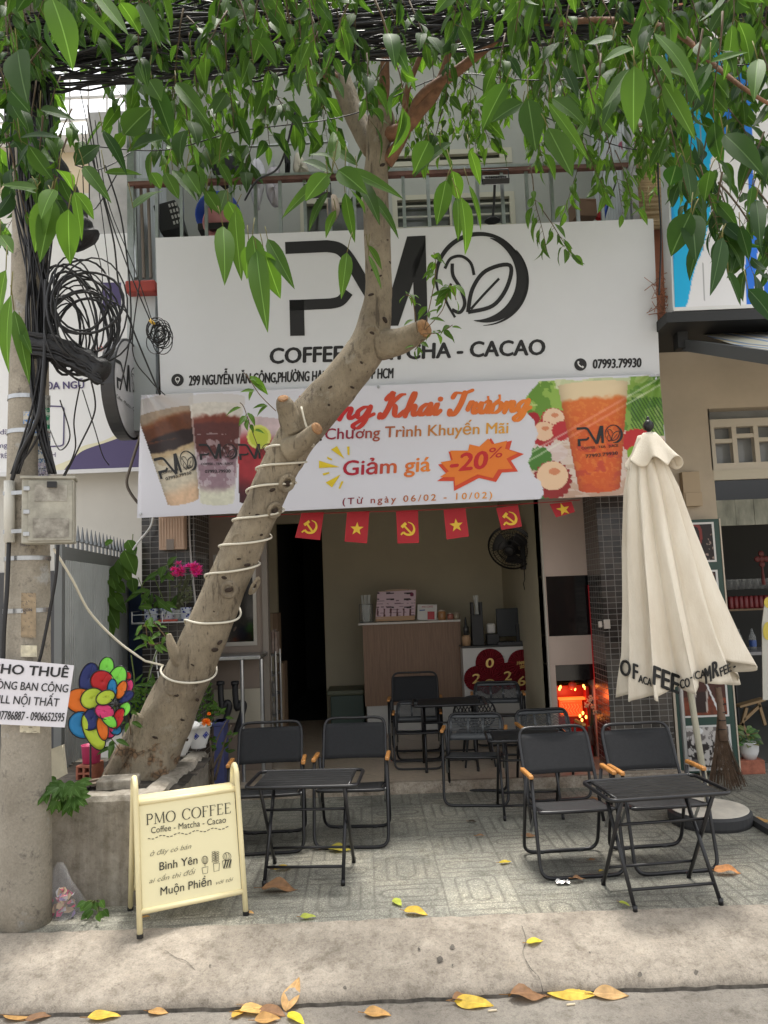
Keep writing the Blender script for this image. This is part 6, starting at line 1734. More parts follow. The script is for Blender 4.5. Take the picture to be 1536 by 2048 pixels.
# ================================================================== CABLES
random.seed(77)
def cable(name, P, r, label, group=None, n=5, mt=None):
 g = MB(); S_ = [W(x, y, Y) for x, y, Y in spline(P, 8)]
 g.tube(S_, r, n); o = S_[0]
 return tag(g.build(name, mt or CABLE, smooth=True, origin=o), label, 'cable', group)
g = MB()
for i in range(64):
 a, rr = random.uniform(0, 6.28), random.random() ** .6
 ox, oz, oy = 0, rr * math.cos(a) * .16, rr * math.sin(a) * .16
 P = []
 for x, y in ((-220, 75), (60, 85), (330, 62), (620, 40), (900, 22), (1180, 2), (1420, -25), (1700, -60)):
  p = W(x, y, 3.9); j = random.uniform(-.05, .05)
  P.append((p.x, p.y + oy + j, p.z + oz * (1 + .5 * (x < 700)) + random.uniform(-.05, .04)))
 P = [tuple(q) for q in spline(P, 5)]; P = [(q[0], q[1] + .03 * math.sin(i + k * .9), q[2] + .05 * math.sin(i * 2.1 + k * .55) * random.random()) for k, q in enumerate(P)]; g.tube(P, random.choice((.004, .006, .009)), 5)
for i in range(60):                        # looser strands below the bundle
 x0 = random.uniform(150, 700); sag = random.uniform(10, 85)
 P = [W(x0 - 160, 75 + random.uniform(-20, 40), 4.0), W(x0, 80 + sag * .8, 4.0), W(x0 + 180, 60 + random.uniform(0, 40), 4.0)]
 g.tube([tuple(q) for q in spline([tuple(p) for p in P], 6)], .005, 4)
tag(g.build('cable_bundle', CABLE, smooth=True, origin=W(620, 40, 3.9)), 'thick overhead bundle of black cables crossing the top between the leaves', 'cable bundle')
for i in range(30):
 t = i / 29
 xa = 20 + 95 * random.random(); xb = 66 + 22 * random.random(); xc = random.choice((20 + random.random() * 20, 95 + random.random() * 18, 100 + random.random() * 14))
 Ys = YPo - .14 - .05 * random.random()
 cable('pole_cable', [(xa + random.uniform(-20, 30), 150, Ys + .05), (xa, 380, Ys), (xb + random.uniform(-18, 22), 620, Ys), (xb, 810 + random.uniform(-30, 30), Ys - .01), (xc, 948, Ys)], random.choice((.0035, .0045, .006)), 'thin black cable running down the front of the concrete pole', 'cables hanging down the pole', 4)
cable('feeder_cable', [(92, 560, YPo - .22), (90, 700, YPo - .22), (82, 800, YPo - .23), (70, 850, YPo - .23), (40, 910, YPo - .2), (24, 960, YPo - .18)], .011, 'thickest black cable curving down the pole into the plastic conduit', None, 7)
cable('conduit_cable', [(18, 1085, YPo - .14), (14, 1180, YPo - .15), (8, 1260, YPo - .15), (6, 1330, YPo - .14)], .011, 'two thick black cable ends dropping out of the conduit pipe', None, 7)
cable('box_cable', [(116, 1090, YPo - .16), (112, 1150, YPo - .14), (100, 1220, YPo - .12), (84, 1300, YPo - .12), (76, 1330, YPo - .11)], .008, 'black cable from the junction box down to the placard', None, 6)
# the big loops of spare cable
g = MB()
for i in range(22):
 rx, ry = random.uniform(28, 88), random.uniform(60, 125); cx_, cy_ = 104 + rx + random.uniform(-14, 10), random.uniform(590, 680)
 tl = random.uniform(-.5, .3); Yc = YPo - .1 + random.uniform(-.12, .16)
 P = []
 for k in range(22):
  a = 2 * math.pi * k / 22
  x, y = rx * math.cos(a), ry * math.sin(a)
  P.append(W(min(285, cx_ + x * math.cos(tl) - y * math.sin(tl)), cy_ + x * math.sin(tl) + y * math.cos(tl), Yc + .08 * math.cos(a)))
 g.tube(P, random.choice((.0045, .006, .0075)), 6, closed=True)
tag(g.build('cable_coil', CABLE, smooth=True, origin=W(170, 600, YPo - .1)), 'big tangled coil of spare black cable hanging right of the pole', 'cable coil')
g = MB()
for i in range(16):
 cx_, cy_, r_ = 318 + random.uniform(-8, 10), 672 + random.uniform(-14, 14), random.uniform(14, 26)
 g.tube([W(cx_ + r_ * .8 * math.cos(a), cy_ + r_ * math.sin(a), 5.3 + random.uniform(-.01, .01)) for a in np.linspace(0, 6.28, 18, endpoint=False)], .0035, 4, closed=True)
g.tube([W(300, 640, 5.26), W(308, 648, 5.25)], .012, 6, m=1)
tag(g.build('cable_coil', [CABLE, mat('yellow_tie', (.6, .36, .02), .6)], smooth=True, origin=W(318, 672, 5.3)), 'small black wire coil with yellow tie at the left edge of the main sign', 'cable coil')
def wrap(name, P, label, w):
 S_ = [W(x, y, Y) for x, y, Y in spline(P, 6)]; g = MB(); organic(g, S_, [w * kB * (.85 + .08 * math.sin(i * 1.7)) * (.45 if i in (0, len(S_) - 1) else 1) for i in range(len(S_))], 14, .22, 4)
 for j in range(10):
  o_ = random.uniform(-1, 1) * w * .8
  g.tube([p + Vector((random.uniform(-.012, .012), -w * kB * .8, o_ * kB)) for p in S_], .006, 5)
 return tag(g.build(name, mat('black_tape', (.011, .011, .013), .6, bump=.5, bscale=40), smooth=True, origin=S_[0]), label, 'cable bundle')
wrap('taped_bundle', [(60, 690, YPo - .15), (120, 700, YPo - .16), (170, 725, YPo - .16), (212, 752, YPo - .16)], 'black taped splice sticking out from the pole below the big coil', 30)
wrap('taped_bundle', [(75, 260, YPo - .12), (96, 320, YPo - .16), (125, 390, YPo - .18), (150, 450, YPo - .18), (172, 485, YPo - .18)], 'black taped cable wrap bulging from the pole top above the coil', 36)
LOOSE = [((160, 180), (190, 330), (215, 520), (230, 700)), ((175, 210), (205, 380), (250, 520), (300, 640)), ((190, 240), (215, 400), (270, 540), (310, 660)), ((165, 250), (170, 420), (205, 560), (180, 760)), ((180, 300), (225, 470), (245, 600), (320, 790)), ((210, 330), (245, 450), (262, 640), (240, 780)), ((280, 560), (265, 700), (300, 760), (330, 790)), ((160, 770), (148, 840), (150, 900), (122, 960)), ((182, 760), (190, 820), (160, 890), (128, 955)), ((165, 780), (190, 860), (205, 910), (218, 930)), ((120, 800), (140, 870), (120, 900), (100, 860)), ((170, 260), (178, 330), (186, 420), (250, 320)), ((150, 330), (190, 340), (230, 325), (260, 305))]
for i, P in enumerate(LOOSE):
 Y0 = random.uniform(3.9, 4.6)
 cable('loose_cable', [(x, y, Y0 + .12 * k) for k, (x, y) in enumerate(P)], random.choice((.003, .004, .005)), 'loose black wire hanging between the pole and the big sign', 'loose wires left of the sign', 4)
cable('span_wire', [(180, 292, 4.2), (330, 300, 4.3), (480, 262, 4.4), (700, 230, 4.5), (900, 150, 4.5), (1100, 160, 4.4), (1600, 120, 4.2)], .004, 'thin wire crossing in front of the balcony from the pole', None, 4)
cable('span_wire', [(820, 60, 4.5), (930, 160, 4.6), (1080, 230, 4.8), (1280, 300, 5.0), (1400, 240, 5.0)], .004, 'thin wire slanting down toward the white lattice wall', None, 4)
cable('hanging_wire', [(1318, 200, 5.2), (1316, 350, 5.2), (1322, 470, 5.2), (1318, 590, 5.2)], .007, 'dangling black wire between the white sign and the blue sign', None, 5)
cable('drop_cable', [(590, 225, 5.0), (560, 330, 5.2), (515, 360, 5.5), (490, 400, 5.9)], .008, 'black cable looping down to the balcony laundry', None, 5)
cable('wall_cable', [(282, 868, 5.9), (262, 930, 5.9), (254, 970, 5.95), (275, 1005, 6.0), (284, 1010, 6.05)], .011, 'thick grey cable bowing out from behind the banner edge', None, 6, mat('grey_cable', (.12, .10, .085), .6))
# ================================================================== PLANTS, POTS AND THINGS ROUND THE PLANTER
random.seed(51)
def plant_leaf(mb, b, t, w, Y, v=0.3, yel=0.0, dY=-.04, n=7):
 P, Q = W(b[0], b[1], Y), W(t[0], t[1], Y + dY); k = (P - CAM).dot(FW) / F; c = gcol(v, yel)
 leaf(mb, P, Q, w * k, (random.uniform(-.4, .4), -1, random.uniform(.1, .6)), c, ribc(c), curl=random.uniform(.04, .2), fold=random.uniform(.1, .3), n=n, wav=.02)
STEMC = (.09, .12, .03)
vine = T('climbing_plant', 'large-leaved green vine hanging over the end of the ribbed gate', 'plant', W(245, 1200, 6.3))
mb = MB()
for b, t, w in (((262, 1095), (272, 1108), 22), ((255, 1080), (270, 1110), 24), ((248, 1100), (272, 1150), 34), ((236, 1118), (262, 1165), 30), ((232, 1128), (238, 1166), 30), ((222, 1148), (232, 1180), 24), ((208, 1165), (226, 1200), 28), ((232, 1165), (250, 1186), 24), ((222, 1185), (246, 1224), 30), ((208, 1200), (238, 1255), 34), ((264, 1155), (268, 1186), 24), ((230, 1200), (252, 1225), 20), ((212, 1225), (225, 1275), 28), ((194, 1262), (196, 1285), 14), ((226, 1080), (204, 1092), 12)):
 plant_leaf(mb, b, t, w, 6.25, .7)
mb.build('foliage', LEAF, vine, smooth=True)
mb = MB(); mb.tube([W(x, y, 6.27) for x, y in spline([(266, 1068), (262, 1090), (240, 1120), (228, 1150), (215, 1190), (222, 1240), (196, 1290)], 5)], .004, 5); mb.build('stem', mat('green_stem', (.10, .14, .03), .6), vine)
def shelf_pt(x, y, d=0.0): return W(x, y, YF - .10 - d)
# steel shelf with pots
shf = T('wall_shelf', 'narrow steel shelf on the dark tiled pillar holding blue pots', 'shelf', W(330, 1240, YF - .1))
z0 = W(330, 1243, YF - .15).z
xa, xb = W(268, 1240, YF - .15).x, W(390, 1240, YF - .15).x
mb = MB(); mb.bb((xa, YF - .22, z0 - .012), (xb, YF - .004, z0)); mb.build('plate', STEEL, shf, bevel=.003)
mb = MB()
for x in (xa + .005, (xa + xb) / 2, xb - .005): mb.tube([(x, YF - .215, z0), (x, YF - .215, z0 + .085)], .005, 6)
mb.tube([(xa, YF - .215, z0 + .06), (xb, YF - .215, z0 + .06)], .004, 6); mb.tube([(xa, YF - .215, z0 + .085), (xa, YF - .01, z0 + .085)], .004, 6); mb.tube([(xb, YF - .215, z0 + .085), (xb, YF - .01, z0 + .085)], .004, 6)
mb.build('guard_rail', STEEL, shf)
def bluepot(n):
 B = NB('blue_glaze'); B.xyz(); v = B.n.new('ShaderNodeTexVoronoi'); v.inputs['Scale'].default_value = 38; B.L.new(B.co, v.inputs['Vector'])
 B.L.new(B.mix(B.ramp(v.outputs['Distance'], (.33, 0.0), (.38, 1.0)), (0.02, 0.035, 0.20), (0.48, 0.52, 0.60)), B.b.inputs['Base Color']); B.b.inputs['Roughness'].default_value = .2
 return B.M
BLUEP = bluepot(0)
for i, (x, lab) in enumerate(((303, 'blue patterned ceramic pot on the steel shelf, the one nearest the gate'), (335, 'blue patterned ceramic pot in the middle of the steel shelf'), (372, 'dark blue cup at the tree end of the steel shelf'))):
 c = Vector((W(x, 1240, YF - .12).x, YF - .12, z0)); r = .055 if i < 2 else .042
 t = T('flower_pot', lab, 'pot', c, 'blue pots on the shelf')
 mb = MB(); mb.lathe([(r * .82, 0), (r, .02), (r * 1.0, .085), (r * 1.08, .095), (r * 1.08, .105), (r * .9, .105), (r * .85, .09)], 20, c); mb.build('pot', BLUEP, t, smooth=True)
 if i < 2:
  g = MB()
  for k in range(7):
   a = random.uniform(0, 6.28); q = c + Vector((0, 0, .09)); e = q + Vector((math.cos(a) * .12, math.sin(a) * .06, random.uniform(.03, .16)))
   col = gcol(.5); leaf(g, q + (e - q) * .3, e, .04, (0, -1, .5), col, ribc(col), curl=.2)
  g.build('foliage', LEAF, t, smooth=True)
  g = MB(); g.tube([c + Vector((0, 0, .08)), c + Vector((-.05, 0, .22)), c + Vector((-.10, -.02, .36))], .004, 5); g.build('stem', mat('green_stem', (0, 0, 0)), t)
gl = Vector((W(353, 1240, YF - .14).x, YF - .14, z0))
t = T('glass_vase', 'clear glass holding magenta flowers on the steel shelf', 'vase', gl)
mb = MB(); mb.lathe([(.034, .002), (.038, .09)], 18, gl, capt=False); mb.build('glass', glassmat('clear_glass', (.8, .85, .85), .3), t, smooth=True)
fl = T('magenta_flowers', 'bunch of magenta chrysanthemums above the steel shelf beside the tree', 'flowers', gl)
mb = MB()
for i in range(22):
 q = W(346 + 55 * random.random(), 1128 + 24 * random.random(), YF - .36 + random.uniform(-.04, .04))
 for k in range(26):
  a, e = random.uniform(0, 6.28), random.uniform(-.2, 1.2)
  d = Vector((math.cos(a) * math.cos(e), math.sin(a) * math.cos(e), math.sin(e)))
  c = (0.72 * random.uniform(.8, 1.2), 0.04 * random.uniform(.5, 2.5), 0.42 * random.uniform(.7, 1.2))
  leaf(mb, q, q + d * random.uniform(.028, .044), .013, (random.random() - .5, -.5, 1), c, c, n=2)
mb.build('blossom', amat('petal', .6, transl=.2), fl, smooth=True)
mb = MB()
for i in range(12):
 e = W(350 + 45 * random.random(), 1150, YF - .2); mb.tube([gl + Vector((0, 0, .06)), gl * .4 + e * .6 + Vector((random.uniform(-.03, .03), 0, 0)), e], .003, 4)
for i in range(26):
 q = W(352 + 34 * random.random(), 1165 + 40 * random.random(), YF - .2 + random.uniform(-.04, .04)); d = Vector((random.uniform(-1, 1), random.uniform(-.6, .2), random.uniform(-1, .3))).normalized() * .045
 leaf(mb, q, q + d, .02, (0, -1, .4), (.06, .075, .03), (.10, .11, .05), n=4)
mb.build('stem', mat('flower_stem', (.07, .08, .035), .8), fl)
mb = MB(); q = W(335, 1240, YF - .2); mb.box((q.x, YF - .19, z0 + .008), (.15, .05, .016))
tag(mb.build('tray', mat('red_plastic', (.42, .05, .03), .5), bevel=.004, origin=(q.x, YF - .19, z0)), 'small red plastic tray lying in front of the blue pots', 'tray')
# leafy stems growing between gate and pillar
sap = T('leafy_sapling', 'thin sapling with light green leaves growing up in front of the tiled pillar', 'plant', W(290, 1280, 6.0))
mb = MB()
for b, t, w in (((330, 1150), (322, 1165), 12), ((335, 1130), (352, 1112), 14), ((340, 1140), (345, 1125), 12), ((328, 1132), (320, 1155), 20), ((318, 1145), (285, 1162), 12), ((300, 1152), (310, 1160), 12), ((290, 1175), (246, 1206), 10), ((300, 1180), (280, 1210), 10), ((282, 1190), (298, 1200), 10), ((315, 1200), (345, 1225), 14), ((305, 1215), (278, 1212), 12), ((330, 1205), (352, 1215), 12), ((300, 1180), (262, 1185), 9), ((335, 1145), (346, 1160), 18)):
 plant_leaf(mb, b, t, w, 6.05, .7)
mb.build('foliage', LEAF, sap, smooth=True)
mb = MB(); mb.tube([W(x, y, 6.06) for x, y in spline([(304, 1240), (295, 1215), (282, 1180), (300, 1150), (335, 1130)], 5)], .004, 5); mb.tube([W(x, y, 6.06) for x, y in spline([(330, 1235), (340, 1190), (334, 1130)], 5)], .003, 5); mb.build('stem', mat('green_stem', (0, 0, 0)), sap)
sh = T('leafy_shrub', 'dark green small-leaved shrub low down behind the trunk', 'shrub', W(270, 1400, 5.3))
mb = MB()
for i in range(110):
 q = W(262 + 52 * random.random(), 1360 + 70 * random.random(), 5.25 + random.uniform(-.1, .1)); d = Vector((random.uniform(-1, 1), random.uniform(-1, .3), random.uniform(-.5, .8))).normalized() * random.uniform(.04, .08); c = gcol(.1)
 leaf(mb, q, q + d, .022, (0, -1, .6), c, ribc(c), n=4)
mb.build('foliage', LEAF, sh, smooth=True)
mb = MB()
for P in (((272, 1440), (268, 1350), (262, 1310)), ((285, 1420), (300, 1340), (315, 1300))): mb.tube([W(x, y, 5.3) for x, y in P], .005, 5)
mb.build('stem', mat('green_stem', (0, 0, 0)), sh)
mb = MB(); mb.tube([W(x, y, 5.9) for x, y in spline([(293, 1375), (304, 1330), (314, 1300), (312, 1318), (318, 1360)], 5)], .006, 6)
tag(mb.build('hook', mat('white_plastic', (.6, .6, .58), .4), smooth=True, origin=W(310, 1330, 5.9)), 'thin white plastic hook leaning against the tiled pillar behind the trunk', 'hook')
# white pots at the far end of the planter
def white_pot(cpx, Y, r, h, tilt, lab, pattern):
 c = W(cpx[0], cpx[1], Y); c.z = max(c.z, zP + .002)
 t = T('flower_pot', lab, 'pot', c)
 M_ = Matrix.Rotation(R(tilt), 3, 'Y'); zo = r * .55 * abs(math.sin(R(tilt)))
 o = c + Vector((0, 0, zo))
 mb = MB(); mb.lathe([(r * .6, 0), (r * .6, .012), (r * .66, .02), (r * .86, h * .5), (r * .95, h * .86), (r * 1.06, h * .88), (r * 1.08, h), (r * .95, h), (r * .88, h * .86)], 26, o, M=M_); mb.build('pot', mat('white_ceramic', (0.68, 0.68, 0.67), .3, var=.05), t, smooth=True)
 mb = MB(); mb.lathe([(r * .9, h * .86), (.005, h * .9)], 20, o, M=M_, capb=False); mb.build('soil', SOIL, t)
 if pattern:
  g = MB()
  for a in (-90, -38, -145):
   q = o + Vector((r * .915 * math.cos(R(a)), r * .915 * math.sin(R(a)), h * .58)); nn = Vector((math.cos(R(a)), math.sin(R(a)), -.25)).normalized()
   Mx = nn.to_track_quat('Z', 'Y').to_matrix()
   g.lathe([(.026, .002), (.018, .004)], 4, q, M=Mx, capb=False, capt=False); g.lathe([(.011, .004), (.0, .006)], 8, q, M=Mx, capb=False)
  g.build('blue_motif', mat('blue_ink', (.03, .05, .30), .4), t)
 return t, o
p1_, o1 = white_pot((352, 1511), 5.0, .105, .20, 12, 'plain white pot tilted against the trunk on the planter wall', False)
p2_, o2 = white_pot((397, 1495), 5.35, .085, .155, 0, 'white pot with blue diamond motif holding a marigold on the planter corner', True)
mg = T('marigold_plant', 'bushy marigold with one orange flower growing from the blue and white pot', 'plant', o2 + Vector((0, 0, .15)))
mb = MB()
for i in range(260):
 a, rr = random.uniform(0, 6.28), random.random() ** .5
 z = random.uniform(.0, .30); k = (.14 - .22 * max(0, z - .15))
 q = o2 + Vector((-.02 + rr * k * math.cos(a), rr * k * math.sin(a), .14 + z)); d = Vector((random.uniform(-1, 1), random.uniform(-1, .5), random.uniform(-.4, .9))).normalized() * random.uniform(.025, .05); c = gcol(.1)
 leaf(mb, q, q + d, .013, (0, -1, .5), c, ribc(c), n=3)
mb.build('foliage', LEAF, mg, smooth=True)
mb = MB()
for cx_, cy_, s_ in ((412, 1446, .034), (418, 1428, .014)):
 q = W(cx_, cy_, 5.22)
 for i in range(60):
  a, e = random.uniform(0, 6.28), random.uniform(-.6, 1.4); d = Vector((math.cos(a) * math.cos(e), math.sin(a) * math.cos(e), math.sin(e))) * s_; leaf(mb, q, q + d, .014, (random.random(), -1, .5), (.75 * random.uniform(.8, 1.1), .20 * random.uniform(.7, 1.3), .01), (.8, .25, .02), n=2)
mb.build('blossom', amat('petal', 0), mg, smooth=True)
ts = T('twiggy_shrub', 'bare twiggy shrub with a few leaves beside the planter end', 'shrub', G(425, 1600))
mb = MB()
for P in (((425, 1600), (425, 1520), (438, 1470), (458, 1435)), ((428, 1590), (422, 1500), (420, 1450), (440, 1420)), ((430, 1560), (448, 1490), (462, 1450)), ((424, 1540), (445, 1500), (470, 1470)), ((422, 1590), (418, 1540), (432, 1490))):
 mb.tube([W(x, y, 5.5) for x, y in spline(P, 4)], [.010 - .0006 * i for i in range(len(spline(P, 4)))], 6)
mb.build('stem', mat('twig_grey', (.16, .125, .09), .8, var=.3, scale=20), ts, smooth=True)
mb = MB()
for i in range(26):
 q = W(*random.choice(((440, 1420), (458, 1440), (465, 1468), (445, 1500), (432, 1425), (425, 1480))), 5.48) + Vector((random.uniform(-.04, .04), random.uniform(-.04, .04), random.uniform(-.03, .03))); d = Vector((random.uniform(-1, 1), random.uniform(-1, .5), random.uniform(-.3, .8))).normalized() * random.uniform(.03, .07); c = gcol(.4)
 leaf(mb, q, q + d, .026, (0, -1, .5), c, ribc(c), n=4)
mb.build('foliage', LEAF, ts, smooth=True)
BRK = mat('red_brick', (.33, .115, .07), .85, var=.3, scale=14)
def brick(loc, rz, lab, n=2):
 t = T('hollow_brick', lab, 'brick', loc)
 mb = MB(); M_ = Matrix.Rotation(R(rz), 3, 'Z'); s_ = .09
 for i in range(3): mb.box(Vector(loc) + M_ @ Vector(((i - 1) * .041, 0, .045)), (.012, .16, .09), rot=M_)
 for j in range(3):
  for i in range(2): mb.box(Vector(loc) + M_ @ Vector(((i - .5) * .041, 0, .006 + j * .039)), (.029, .158, .011), rot=M_)
 mb.build('body', BRK, t); mb = MB(); mb.box(Vector(loc) + M_ @ Vector((0, .06, .045)), (.085, .01, .08), rot=M_); mb.build('core', mat('brick_core', (.05, .015, .01), .9), t)
brick(G(452, 1592, 0) + Vector((0, .25, .0)), 8, 'hollow red brick on the ground behind the pavement board')
brick(Vector((W(180, 1530, 4.75).x, 4.75, zP - .02)), -6, 'hollow red brick lying in the planter under the pink bucket')
mb = MB(); q = Vector((W(183, 1512, 4.75).x, 4.75, zP + .073)); mb.lathe([(.05, 0), (.058, .10), (.062, .105), (.055, .105), (.05, .012)], 18, q)
tag(mb.build('bucket', mat('pink_plastic', (.52, .05, .15), .45), smooth=True, origin=q), 'small pink plastic bucket standing on a brick behind the pinwheel', 'bucket')
def slab(P, Y, th, name, lab, cat, M_):
 mb = MB(); pts_ = [W(x, y, Y + dy) for x, y, dy in P]; mb.slab(pts_, th); o = mb.build(name, M_, bevel=.006, origin=pts_[0]); return tag(o, lab, cat)
c_ = Vector((W(236, 1558, 4.45).x, 4.46, zP))
mb = MB(); mb.box(c_ + Vector((0, 0, .018)), (.215, .13, .055), rot=Matrix.Rotation(R(3), 3, 'Z') @ Matrix.Rotation(R(3), 3, 'X'))
tag(mb.build('stone_slab', PLM, bevel=.008, origin=c_), 'broken grey concrete block resting on the planter rim below the trunk', 'stone')
slab([(103, 1500, .0), (122, 1493, .02), (128, 1548, .03), (106, 1560, 0)], 4.35, (0.005, .02, 0), 'floor_tile', 'pale loose floor tile stood upright behind the pole', 'tile', mat('old_tile', (.48, .44, .34), .6, var=.15, scale=12))
c_ = Vector((W(160, 1568, 4.5).x, 4.5, zP))
mb = MB(); mb.box(c_, (.22, .05, .012), rz=.3); mb.box(c_ + Vector((.06, .06, .012)), (.20, .035, .01), rz=.55)
tag(mb.build('wood_scrap', mat('weathered_wood', (.16, .125, .09), .9, var=.3, scale=10), origin=c_), 'dark wood scraps lying on the planter soil by the pinwheel stick', 'wood scrap')
# weeds
def weed(name, lab, cen, R_, n, size, Y, v, lobed=False):
 c0 = W(*cen, Y); t = T(name, lab, 'plant', c0); g, s_ = MB(), MB()
 for i in range(n):
  a = random.uniform(0, 6.28); rr = R_ * random.random() ** .5
  e = W(cen[0] + rr * math.cos(a), cen[1] - .2 * R_ + rr * .75 * math.sin(a), Y - random.uniform(.02, .18))
  s_.tube([c0 + Vector((0, .05, -.02)), c0 * .5 + e * .5 + Vector((0, 0, .02)), e], .002, 4)
  col = gcol(v); dn = Vector((math.cos(a), -.6, -.2 - .4 * random.random())).normalized()
  if lobed:
   sd = dn.cross(Vector((0, -.7, .7))).normalized()
   for th in (-1.25, -.65, 0, .65, 1.25):
    dd = (dn * math.cos(th) + sd * math.sin(th)).normalized(); leaf(g, e, e + dd * size * (1 - .18 * abs(th)), size * .42, (0, -.8, .6), col, ribc(col), curl=.12, fold=.12, n=5)
  else: leaf(g, e, e + dn * size, size * .7, (random.uniform(-.4, .4), -.7, .7), col, ribc(col), curl=.15, fold=.15, n=5)
 g.build('foliage', LEAF, t, smooth=True); s_.build('stem', mat('green_stem', (0, 0, 0)), t)
weed('papaya_seedling', 'lobed green seedling growing out between the pole and the planter face', (128, 1595), 42, 20, .085, 4.2, .2, True)
weed('weed', 'small round-leaved weed at the foot of the planter by the litter bag', (190, 1815), 22, 13, .05, 4.15, .2)
# litter bag
lb = T('litter_bag', 'clear plastic bag of pink rubbish slumped at the foot of the pole', 'bag', G(128, 1838))
def bagpt(a, v):
 c = G(128, 1836) ; r = (.075 * (1 - v) ** .7 + .012) * (1 + .22 * math.sin(3 * a + 5 * v) + .12 * math.sin(7 * a)); lean_ = -.035 * v
 return c + Vector((lean_ + r * math.cos(a) * 1.1, r * math.sin(a) * .7 + .03, .26 * v + .004))
mb = MB(); mb.sheet([[bagpt(2 * math.pi * j / 28, i / 12) for j in range(29)] for i in range(13)]); mb.build('film', glassmat('clear_film', (.75, .75, .78), .13, .08), lb, smooth=True)
mb = MB(); cols = ((.62, .04, .13), (.60, .06, .18), (.55, .40, .25), (.6, .58, .6), (.25, .18, .35), (.7, .25, .3), (.5, .35, .2))
for i in range(46):
 a, rr, z = random.uniform(0, 6.28), random.random() * .065, random.random() * .14
 q = G(126, 1836) + Vector((-.01 + rr * math.cos(a), .02 + rr * math.sin(a) * .6, .01 + z * (1 - rr * 6))); s_ = random.uniform(.012, .026)
 Mr = Matrix.Rotation(random.uniform(0, 3), 3, 'Z') @ Matrix.Rotation(random.uniform(0, 3), 3, 'X'); c = random.choice(cols); o = len(mb.v)
 mb.add([q + Mr @ Vector(p) * s_ for p in ((-1, -.6, 0), (.2, -.9, .3), (1, -.1, 0), (.5, .8, -.2), (-.7, .7, .25))], [(0, 1, 2, 3, 4)], 0, c)
mb.build('rubbish', amat('rubbish_print', .5), lb)
# pinwheel
pwl = T('pinwheel', 'rainbow cloth flower pinwheel with black petal rims planted in the planter soil', 'pinwheel', W(180, 1572, 4.55))
YPW = 4.5
COLP = {'navy': (.018, .030, .16), 'red': (.50, .012, .016), 'lime': (.22, .75, .08), 'yel': (.48, .62, .05), 'or': (.78, .17, .012), 'blue': (.012, .20, .46), 'pink': (.72, .05, .20)}
pets = [  # centre, half length, half width, angle, colour, layer
 ((213, 1335), 17, 12, 80, 'lime', .03), ((178, 1357), 26, 15, 75, 'navy', .03), ((254, 1353), 8, 7, 60, 'red', .035), ((256, 1374), 13, 8, 70, 'pink', .032), ((162, 1402), 20, 25, 80, 'or', .02), ((165, 1450), 21, 23, 60, 'blue', .02), ((220, 1464), 10, 9, 60, 'pink', .03), ((232, 1460), 9, 8, 0, 'blue', .032), ((247, 1398), 14, 9, 60, 'navy', .025),
 ((205, 1364), 18, 20, 60, 'red', .01), ((234, 1358), 22, 14, 65, 'lime', .015), ((184, 1397), 19, 16, 30, 'yel', .005), ((184, 1438), 19, 15, 60, 'navy', .008), ((187, 1463), 32, 15, 115, 'yel', .01), ((205, 1456), 20, 9, 100, 'or', 0.0),
 ((224, 1379), 17, 8, 85, 'blue', -.02), ((242, 1380), 16, 8, 65, 'or', -.02), ((251, 1394), 15, 8, 30, 'navy', -.018), ((249, 1419), 13, 9, 60, 'lime', -.015), ((236, 1437), 18, 9, 65, 'red', -.022), ((217, 1438), 18, 9, 130, 'lime', -.024), ((209, 1423), 16, 12, 165, 'pink', -.028), ((211, 1395), 16, 11, 25, 'yel', -.03)]
for (cx_, cy_), a, b, ang, cn, dz in pets:
 a, b = a * 1.3, b * 1.3
 g = MB(); M_ = mat('petal_' + cn, COLP[cn], .6, var=.08, scale=10)
 ca, sa = math.cos(R(ang)), math.sin(R(ang))
 def pt(u, v, l):
  x, y = cx_ + (a * u) * ca + (b * v) * sa, cy_ - (a * u) * sa + (b * v) * ca
  return W(x, y, YPW + dz + .003 * (u * u + v * v) + .012 * u * v - l)
 rows = [[pt(rr * math.cos(t_), rr * math.sin(t_), 0) for t_ in np.linspace(0, 2 * math.pi, 25)] for rr in (.02, .35, .7, .95)]
 g.sheet(rows, 0); o = g.build('petal', M_, pwl, smooth=True); q = o.modifiers.new('thick', 'SOLIDIFY'); q.thickness = .0015
 g = MB(); g.tube([pt(.97 * math.cos(t_), .97 * math.sin(t_), 0) for t_ in np.linspace(0, 2 * math.pi, 24, endpoint=False)], .0034, 5, closed=True); g.build('petal_rim', BTUBE, o, smooth=True)
mb = MB(); mb.ell(W(232, 1408, YPW - .045), (.018, .012, .018), 10); mb.tube([W(232, 1408, YPW - .05), W(205, 1410, YPW + .08)], .006, 6)
for t_ in range(8): mb.tube([W(232, 1408, YPW - .045), W(232 + 14 * math.cos(t_ * .785), 1408 + 14 * math.sin(t_ * .785), YPW - .03)], .003, 4)
mb.build('hub', BTUBE, pwl)
mb = MB(); q = W(181, 1578, YPW + .06); mb.tube([(q.x, q.y, zP - .03), W(181, 1490, YPW + .06), W(205, 1410, YPW + .075)], .006, 6); mb.build('stick', BTUBE, pwl)
